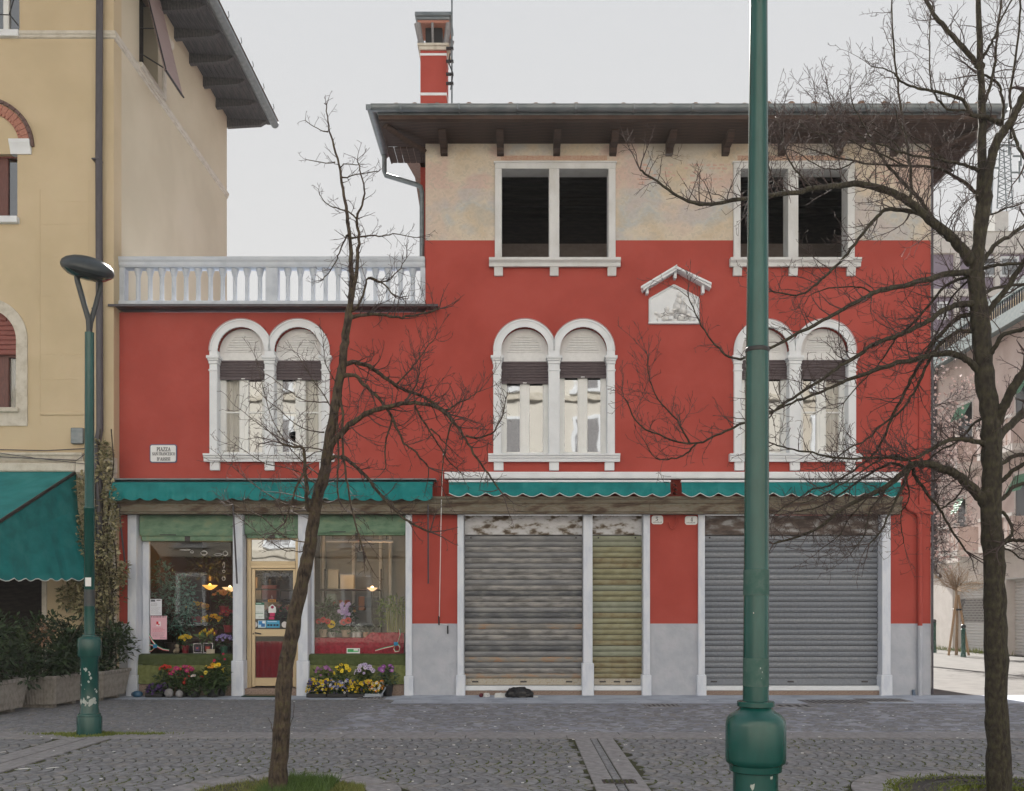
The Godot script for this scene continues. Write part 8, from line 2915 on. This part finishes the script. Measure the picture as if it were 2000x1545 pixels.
	var p1 := Color(0.46, 0.40, 0.24)
	var blobs := [[190.0, 870.0, 22.0, 14.0, 50], [205.0, 890.0, 14.0, 16.0, 50], [200.0, 920.0, 20.0, 22.0, 110], [160.0, 950.0, 10.0, 26.0, 45], [215.0, 965.0, 16.0, 24.0, 90], [175.0, 1000.0, 20.0, 40.0, 130], [220.0, 1015.0, 14.0, 26.0, 70], [155.0, 1060.0, 16.0, 40.0, 110], [205.0, 1070.0, 24.0, 40.0, 200], [235.0, 1125.0, 12.0, 24.0, 90], [160.0, 1130.0, 22.0, 26.0, 150], [200.0, 1130.0, 26.0, 34.0, 220], [130.0, 1165.0, 18.0, 26.0, 120], [165.0, 1180.0, 26.0, 28.0, 170], [205.0, 1190.0, 24.0, 30.0, 160], [190.0, 1225.0, 18.0, 20.0, 60], [245.0, 1105.0, 6.0, 10.0, 18]]
	for e in blobs:
		leaves(lv, r, P(e[0], e[1], 0.42), Vector3(e[2] / 107.0, e[3] / 107.0, 0.12), int(e[4] * 2.2), 0.085, p0, p1, 0.6)
	leaves(lv, r, P(190, 1150, 0.36), Vector3(0.55, 0.75, 0.05), 700, 0.09, Color(0.03, 0.036, 0.016), Color(0.09, 0.09, 0.035), 0.42)
	leaves(lv, r, P(215, 1260, 0.5), Vector3(0.12, 0.12, 0.1), 60, 0.09, Color(0.015, 0.03, 0.012), Color(0.05, 0.08, 0.03), 0.42)
	part(iv, "foliage", lv, M.leaf_mat, "stuff")
	# grass round the left tree and weeds at the lamp foot
	var gr := MB.new()
	for i in 9000:
		var a := r.randf() * TAU
		var k := sqrt(r.randf()) * (0.74 + 0.07 * sin(a * 5.0) * sin(a * 3.0 + 1.0))
		var o := Vector3(RING_A.x + cos(a) * k, -0.005, RING_A.y + sin(a) * k)
		var lush := 1.0 if (cos(a) * k > -0.15 and cos(a) * k < 0.42) else 0.45
		if cos(a) * k < -0.3 and r.randf() < 0.75:
			continue
		gr.col = Color(0.035, 0.075, 0.012).lerp(Color(0.08, 0.14, 0.025), r.randf()) if lush > 0.9 else Color(0.09, 0.12, 0.02).lerp(Color(0.18, 0.18, 0.05), r.randf())
		var d := Vector3(r.randfn() * 0.45, 1, r.randfn() * 0.45).normalized()
		var l := r.randf_range(0.05, 0.13) * lush
		var s := Vector3(d.y, -d.x, r.randfn() * 0.4).normalized() * 0.0035
		gr.tri(o - s, o + s, o + d * l + Vector3(r.randfn(), 0, r.randfn()) * 0.012)
	var gs := struct("grass", gr, M.leaf_mat, "stuff")
	gs.set_meta("label", "patch of green grass round the foot of the leaning tree")
	gs.set_meta("category", "grass")
	var mo := MB.new()
	for i in 5200:
		var o := Vector3.ZERO
		if i < 900:
			var a := r.randf() * TAU
			o = Vector3(-5.43 + cos(a) * (0.17 + absf(r.randfn()) * 0.1), 0, 5.8 + sin(a) * (0.16 + absf(r.randfn()) * 0.06))
		elif i < 1500:
			o = Vector3(-5.75 + r.randfn() * 0.22, 0, 5.75 + r.randfn() * 0.05) if i % 2 == 0 else Vector3(-4.9 + r.randfn() * 0.25, 0, 5.72 + r.randfn() * 0.05)
		else:
			var a := r.randf() * TAU
			var k: float = [0.88, 0.78, 0.36, 0.5][i % 4] + r.randfn() * 0.05
			o = Vector3(RING_B.x + cos(a) * k, 0, RING_B.y + sin(a) * k)
		mo.col = Color(0.07, 0.10, 0.012).lerp(Color(0.16, 0.19, 0.03), r.randf())
		var d := Vector3(r.randfn() * 0.6, 1, r.randfn() * 0.6).normalized()
		var s := Vector3(d.y, -d.x, r.randfn() * 0.4).normalized() * 0.008
		mo.tri(o - s, o + s, o + d * r.randf_range(0.012, 0.045))
	var ms := struct("moss", mo, M.leaf_mat, "stuff")
	ms.set_meta("label", "moss and weeds round the lamp foot and the right tree grate")
	ms.set_meta("category", "moss")
	# mossy tufts in the joints of the cobbles
	var jm := MB.new()
	for q in joints:
		for i in 5:
			var o: Vector3 = q + Vector3(r.randfn() * 0.006, 0, r.randfn() * 0.018)
			jm.col = Color(0.06, 0.085, 0.012).lerp(Color(0.12, 0.14, 0.03), r.randf())
			var s := Vector3(r.randfn(), 0, r.randfn()).normalized() * 0.007
			jm.tri(o - s, o + s, o + Vector3(0, r.randf_range(0.006, 0.014), 0))
	var js := struct("joint_weeds", jm, M.leaf_mat, "stuff")
	js.set_meta("label", "tiny green weeds growing between the cobbles")
	js.set_meta("category", "weeds")

func tray(called: String, label: String, u0: float, u1: float, zf: float, deep: float, cols: Array, nf: int, fs: float, hh: float, sd: int, grey: bool) -> void:
	var r := RandomNumberGenerator.new()
	r.seed = sd * 77
	var a := ux(u0, zf)
	var b := ux(u1, zf)
	var t := thing(called, label, "flower tray", Vector3((a + b) / 2, 0, zf - deep / 2), "trays of pansies" if called == "pansy_tray" else "")
	var m: Material = flat("tray_grey", Color(0.30, 0.33, 0.38), 0.5) if grey else M.black_plastic
	var bx := MB.new()
	bx.cbox(a, b, 0.0, 0.015, zf - deep, zf, 0.004)
	for e in [[a, a + 0.01, zf - deep, zf], [b - 0.01, b, zf - deep, zf], [a, b, zf - deep, zf - deep + 0.01], [a, b, zf - 0.01, zf]]:
		bx.cbox(e[0], e[1], 0.012, 0.07, e[2], e[3], 0.003)
	if grey:
		bx.bar(Vector3(a - 0.02, 0.02, zf + 0.02), Vector3(b, 0.03, zf + 0.02), 0.012, 6)
		bx.bar(Vector3(b, 0.03, zf + 0.02), Vector3(b + 0.06, 0.20, zf - deep), 0.014, 6)
	part(t, "tray", bx, m)
	var lv := MB.new()
	var fl := MB.new()
	var c := Vector3((a + b) / 2, 0.05, zf - deep / 2)
	leaves(lv, r, c + Vector3(0, hh * 0.4, 0), Vector3((b - a) * 0.52, hh * 0.66, deep * 0.52), 420, 0.065, Color(0.02, 0.04, 0.015), Color(0.06, 0.10, 0.03))
	for k in 5:
		var cc := c + Vector3(((k + 0.5) / 5.0 - 0.5) * (b - a), 0, (k % 2 - 0.5) * deep * 0.4)
		flowers(fl, r, cc, Vector3((b - a) * 0.22, hh * r.randf_range(0.85, 1.1), deep * 0.36), int(nf / 5.0), fs, cols, Color(0.10, 0.06, 0.02), 5)
	part(t, "foliage", lv, M.leaf_mat, "stuff")
	part(t, "flowers", fl, M.petal_mat, "stuff")

func planter(x: float, z: float, label: String) -> void:
	var t := thing("planter", label, "planter", Vector3(x, 0, z), "concrete planters by the yellow house")
	var hx := 0.42
	var hz := 0.56
	var mb := MB.new()
	var lo := 0.06
	var hi := 0.46
	var f := func(k: int, y: float) -> Vector3:
		var s := 1.0 if y > 0.3 else 0.86
		return Vector3(x + [-1, 1, 1, -1][k] * hx * s, y, z + [1, 1, -1, -1][k] * hz * s)
	for k in 4:
		mb.quad(f.call(k, lo), f.call((k + 1) % 4, lo), f.call((k + 1) % 4, hi), f.call(k, hi))
	mb.quad(f.call(3, lo), f.call(2, lo), f.call(1, lo), f.call(0, lo))
	part(t, "box", mb, M.planter_concrete)
	var rib := MB.new()
	for k in 4:
		var n := 16 if k % 2 == 0 else 22
		for i in n:
			var q := (i + 0.5) / n
			var a: Vector3 = f.call(k, lo).lerp(f.call((k + 1) % 4, lo), q)
			var b: Vector3 = f.call(k, hi).lerp(f.call((k + 1) % 4, hi), q)
			rib.bar(a, b, 0.009, 5)
	part(t, "ribs", rib, M.planter_concrete, "stuff")
	var rim := MB.new()
	for e in [[x - hx - 0.02, x + hx + 0.02, z + hz - 0.05, z + hz + 0.02], [x - hx - 0.02, x + hx + 0.02, z - hz - 0.02, z - hz + 0.05], [x - hx - 0.02, x - hx + 0.05, z - hz + 0.05, z + hz - 0.05], [x + hx - 0.05, x + hx + 0.02, z - hz + 0.05, z + hz - 0.05]]:
		rim.cbox(e[0], e[1], hi, hi + 0.06, e[2], e[3], 0.008)
	part(t, "rim", rim, M.planter_concrete)
	var so := MB.new()
	so.sheet(x - hx, x + hx, z - hz, z + hz, hi + 0.01)
	part(t, "soil", so, M.soil)
	for e in [-1, 1]:
		var ft := MB.new()
		ft.cbox(x - hx * 0.7, x + hx * 0.7, -0.01, lo, z + e * hz * 0.6 - 0.06, z + e * hz * 0.6 + 0.06, 0.005)
		part(t, "foot", ft, M.planter_concrete)

# ---------- signs, relief and litter ----------
func plaque(called: String, u0: float, u1: float, w0: float, w1: float, edge: Material, label: String, cat: String) -> Node3D:
	var a := ux(u0)
	var b := ux(u1)
	var lo := vy(w1)
	var hi := vy(w0)
	var t := thing(called, label, cat, Vector3((a + b) / 2, (lo + hi) / 2, 0.0))
	for k in 2:
		var q := PackedVector2Array()
		var inset := 0.018 * k
		var rad := 0.045 - 0.012 * k
		for c in [[b, hi, 0.0], [a, hi, 1.0], [a, lo, 2.0], [b, lo, 3.0]]:
			var sx := -1.0 if c[0] == b else 1.0
			var sy := -1.0 if c[1] == hi else 1.0
			for j in 6:
				var an: float = (c[2] + j / 5.0) * PI / 2
				q.append(Vector2(c[0] + sx * (inset + rad) + cos(an) * rad, c[1] + sy * (inset + rad) + sin(an) * rad))
		var mb := MB.new()
		mb.plate(q, 0.0 if k == 0 else 0.018, 0.018 if k == 0 else 0.024)
		part(t, ["rim", "face"][k], mb, edge if k == 0 else M.enamel)
	return t

func small_things() -> void:
	var s := plaque("street_sign", 293, 346, 868, 904, M.enamel_blue, "blue rimmed enamel street name sign PIAZZA SAN FRANCESCO D'ASSISI", "street sign")
	lettering(s, "PIAZZA", P(319.5, 877.5, 0.026), 0.075, 0.26, "Droid Serif", M.ink)
	lettering(s, "SAN FRANCESCO", P(319.5, 886.5, 0.026), 0.058, 0.42, "Droid Serif", M.ink)
	lettering(s, "D'ASSISI", P(319.5, 896.5, 0.026), 0.062, 0.25, "Droid Serif", M.ink)
	for e in [[1272.5, 1295.0, 1007.0, 1024.0, "5", 1283.0, "white enamel house number 5 right of the olive shutter"], [1337.5, 1362.0, 1008.0, 1025.0, "4", 1351.0, "white enamel house number 4 beside the wide grey shutter"]]:
		var p := plaque("house_number", e[0], e[1], e[2], e[3], M.enamel, e[6], "house number")
		lettering(p, e[4], P(e[5], (e[2] + e[3]) / 2 - 2.0, 0.026), 0.075, 0.042, "Droid Serif", M.ink)
		var ln := MB.new()
		for i in 9:
			var u: float = e[0] + 2.5 + i * 2.0
			ln.box(ux(u), ux(u + 1.1), vy(e[3] - 2.6), vy(e[3] - 4.2 - (i % 3) * 0.5), 0.024, 0.0255)
		part(p, "small_print", ln, M.zinc)
	# relief in its little gabled frame
	var z := 0.0
	var rl := thing("stone_relief", "white carved relief plaque in a house shaped frame on the red wall", "relief", P(1316, 600, 0))
	var q := PackedVector2Array([Vector2(ux(1269), vy(630)), Vector2(ux(1364), vy(630)), Vector2(ux(1364), vy(582)), Vector2(ux(1316.5), vy(557)), Vector2(ux(1269), vy(584))])
	var bk := MB.new()
	bk.plate(q, 0.0, 0.03)
	part(rl, "back_plate", bk, M.white_trim)
	var fr := MB.new()
	var rim := [[1269, 584, 1316.5, 557], [1316.5, 557, 1364, 582], [1269, 632, 1269, 584], [1364, 582, 1364, 632]]
	for e in rim:
		var a := P(e[0], e[1], 0.03)
		var b := P(e[2], e[3], 0.03)
		fr.tube(PackedVector3Array([a, b]), PackedFloat32Array([0.022, 0.022]), 4, true)
	fr.cbox(ux(1266), ux(1367), vy(634), vy(629), 0.0, 0.07, 0.008)
	part(rl, "frame", fr, M.white_trim)
	var fg := MB.new()
	# softly modelled figures: a kneeling grown up, a child and two lambs
	var o := func(u: float, w: float) -> Vector3: return P(u, w, 0.03)
	for e in [[1327, 577, 5.5, 6.5, 0.05], [1326, 588, 7, 7, 0.045], [1322, 600, 8, 11, 0.045], [1334, 606, 9, 13, 0.05], [1330, 620, 16, 9, 0.045], [1310, 611, 9, 4, 0.04], [1303, 603, 4.6, 5, 0.05], [1302, 613, 5, 7, 0.04], [1300, 622, 7, 6, 0.035], [1290, 616, 8, 4.5, 0.035], [1281, 612, 4, 3.5, 0.04], [1284, 622, 1.6, 6, 0.03], [1294, 622, 1.6, 6, 0.03], [1345, 615, 6, 8, 0.03], [1352, 624, 8, 4, 0.03], [1318, 626, 20, 3, 0.035], [1352, 590, 5, 4, 0.02], [1336, 590, 2.5, 9, 0.045], [1316, 606, 5, 2.2, 0.06]]:
		fg.ball(o.call(e[0], e[1]), Vector3(e[2] / 105.0, e[3] / 105.0, e[4]), 7, 12)
	part(rl, "carved_figures", fg, M.louvre_paint)
	var rf := thing("relief_canopy", "small white gabled canopy above the carved relief", "canopy", P(1317, 545, 0))
	for e in [[1252.0, 567.0, 1318.5, 527.0], [1318.5, 527.0, 1385.0, 562.0]]:
		var a := P(e[0], e[1], 0.0)
		var b := P(e[2], e[3], 0.0)
		var dir := (b - a).normalized()
		var nn := Vector3(-dir.y, dir.x, 0)
		var pr := MB.new()
		pr.plate(PackedVector2Array([Vector2(a.x, a.y), Vector2(b.x, b.y), Vector2(b.x, b.y) - Vector2(0, 0.07), Vector2(a.x, a.y) - Vector2(-0.02, 0.06)]), 0.0, 0.2)
		pr.plate(PackedVector2Array([Vector2(a.x, a.y) + Vector2(-0.03, 0.0), Vector2(b.x, b.y) + Vector2(0, 0.018), Vector2(b.x, b.y) - Vector2(0, 0.02), Vector2(a.x, a.y) - Vector2(0.03, 0.04)]), 0.2, 0.235)
		part(rf, "slope", pr, M.white_trim)
	for u in [[1262.5, 564.0, 578.0], [1317.0, 531.0, 548.0], [1371.0, 560.0, 577.0]]:
		var b := MB.new()
		b.cbox(ux(u[0]) - 0.026, ux(u[0]) + 0.026, vy(u[2]), vy(u[1]), 0.0, 0.13, 0.008)
		part(rf, "bracket", b, M.white_trim)
	# bag and litter on the pavement
	var zz := 0.42
	var bag := thing("black_bag", "open black bag with white papers on top in front of the rusty shutter", "bag", Vector3(ux(1015, zz), 0, zz))
	var bm := MB.new()
	var c := Vector3(ux(1014, zz), 0.06, zz)
	var noise := FastNoiseLite.new()
	noise.seed = 4
	noise.frequency = 4.0
	for i in 14:
		for j in 24:
			var f := func(ii: int, jj: int) -> Vector3:
				var th := PI * ii / 14.0
				var ph := TAU * jj / 24.0
				var d := Vector3(sin(th) * cos(ph), cos(th), sin(th) * sin(ph))
				var k := 1.0 + noise.get_noise_3d(d.x, d.y, d.z) * 0.28
				var p := c + Vector3(d.x * 0.25, maxf(-0.055, d.y * 0.12), d.z * 0.14) * k
				return p
			bm.quad(f.call(i + 1, j), f.call(i, j), f.call(i, j + 1), f.call(i + 1, j + 1))
	part(bag, "body", bm, M.black_plastic)
	var lid := MB.new()
	lid.path([P(991, 1363, zz + 0.05), P(990, 1356, zz), P(996, 1347, zz), P(1003, 1351, zz), P(1006, 1358, zz)], 0.035, 7)
	lid.path([P(1028, 1362, zz + 0.1), P(1036, 1353, zz), P(1040, 1358, zz), P(1039, 1366, zz + 0.1)], 0.022, 6)
	part(bag, "flap", lid, M.black_plastic)
	paper("paper", 1007, 1031, 1351.5, 1356, zz + 0.02, 0.12, "white sheet lying on the black bag", 1)
	paper("paper", 966, 990, 1356, 1364, zz + 0.02, 0.2, "crumpled white paper just left of the black bag", 2)
	paper("paper", 1038, 1051, 1361, 1364, zz, 0.1, "flat white scrap right of the black bag", 3)
	var rb := MB.new()
	rb.ball(Vector3(ux(940, zz), 0.035, zz), Vector3(0.045, 0.04, 0.04), 6, 9)
	single("red_scrap", rb, flat("scrap_red", Color(0.10, 0.012, 0.02), 0.6), "dark red crumpled wrapper, leftmost of the litter", "litter")
	var wb := MB.new()
	for k in 5:
		var cc := Vector3(ux(950, zz) + rng.randfn() * 0.02, 0.04, zz + 0.02)
		var pts := []
		for j in 9:
			pts.append(cc + Vector3(cos(j * 0.8 + k) * 0.05, sin(j * 0.8 + k * 2.0) * 0.032, sin(j * 0.8 + k) * 0.03))
		wb.path(pts, 0.006, 5)
	single("white_tangle", wb, M.white_plastic, "tangle of white straps beside the red wrapper", "litter")
	# specks of litter on the cobbles
	var sp := MB.new()
	var r := RandomNumberGenerator.new()
	r.seed = 66
	for i in 210:
		var o2 := Vector3(r.randf_range(-6, 6), 0.003, r.randf_range(1.0, 9.8))
		var sz := r.randf_range(0.004, 0.016)
		sp.cbox(o2.x - sz, o2.x + sz, 0.001, 0.006, o2.z - sz * 0.7, o2.z + sz * 0.7, 0.001)
	var dl := MB.new()
	for i in 170:
		var o3 := Vector3(r.randf_range(-7.5, 6.0), 0.004, r.randf_range(0.3, 9.8))
		dl.col = Color(0.10, 0.065, 0.035).lerp(Color(0.22, 0.16, 0.09), r.randf())
		var an := r.randf() * TAU
		dl.leaf(o3, Vector3(cos(an), 0.08, sin(an)), Vector3(0, 1, 0), r.randf_range(0.02, 0.045), 0.02)
	var dls := struct("dry_leaves", dl, M.leaf_mat, "stuff")
	dls.set_meta("label", "small dry brown leaves scattered over the paving")
	dls.set_meta("category", "leaves")
	var ss := struct("specks", sp, M.white_plastic, "stuff")
	ss.set_meta("label", "tiny pale specks scattered over the cobbles")
	ss.set_meta("category", "litter")
	for e in [[[31.0, 1503.0], [58.0, 1496.0], 7.4, "streak of white paint on the paving at the lower left"], [[92.0, 1501.0], [111.0, 1497.0], 7.6, "shorter white streak right of the long one"], [[0.0, 1470.0], [7.0, 1466.0], 7.0, "small white scrap at the left picture edge"]]:
		var d: float = EYE * F / (e[0][1] - CY)
		var za := CZ - d
		var mb := MB.new()
		var xa := ux(e[0][0], za)
		var xb := ux(e[1][0], za)
		mb.extrude(PackedVector2Array([Vector2(xa, -0.03), Vector2(lerpf(xa, xb, 0.4), 0.0), Vector2(xb, 0.05), Vector2(lerpf(xa, xb, 0.7), 0.06), Vector2(lerpf(xa, xb, 0.2), 0.03)]), Transform3D(Basis(Vector3(1, 0, 0), Vector3(0, 0, -1), Vector3(0, 1, 0)), Vector3(0, 0.003, za)), 0.003)
		single("scrap", mb, M.white_plastic, e[3], "litter")

func paper(called: String, u0: float, u1: float, w0: float, w1: float, z: float, deep: float, label: String, sd: int) -> void:
	var r := RandomNumberGenerator.new()
	r.seed = sd
	var mb := MB.new()
	var g := []
	for i in 7:
		var row := []
		for j in 4:
			var t := i / 6.0
			var f := j / 3.0
			row.append(Vector3(lerpf(ux(u0, z), ux(u1, z), t), vy(lerpf(w1, w0, f), z) + r.randf_range(-0.012, 0.012) + 0.012, z + 0.08 - deep * f + r.randf_range(-0.01, 0.01)))
		g.append(row)
	for i in 6:
		for j in 3:
			mb.quad(g[i][j], g[i + 1][j], g[i + 1][j + 1], g[i][j + 1])
	single(called, mb, M.white_cloth, label, "paper")
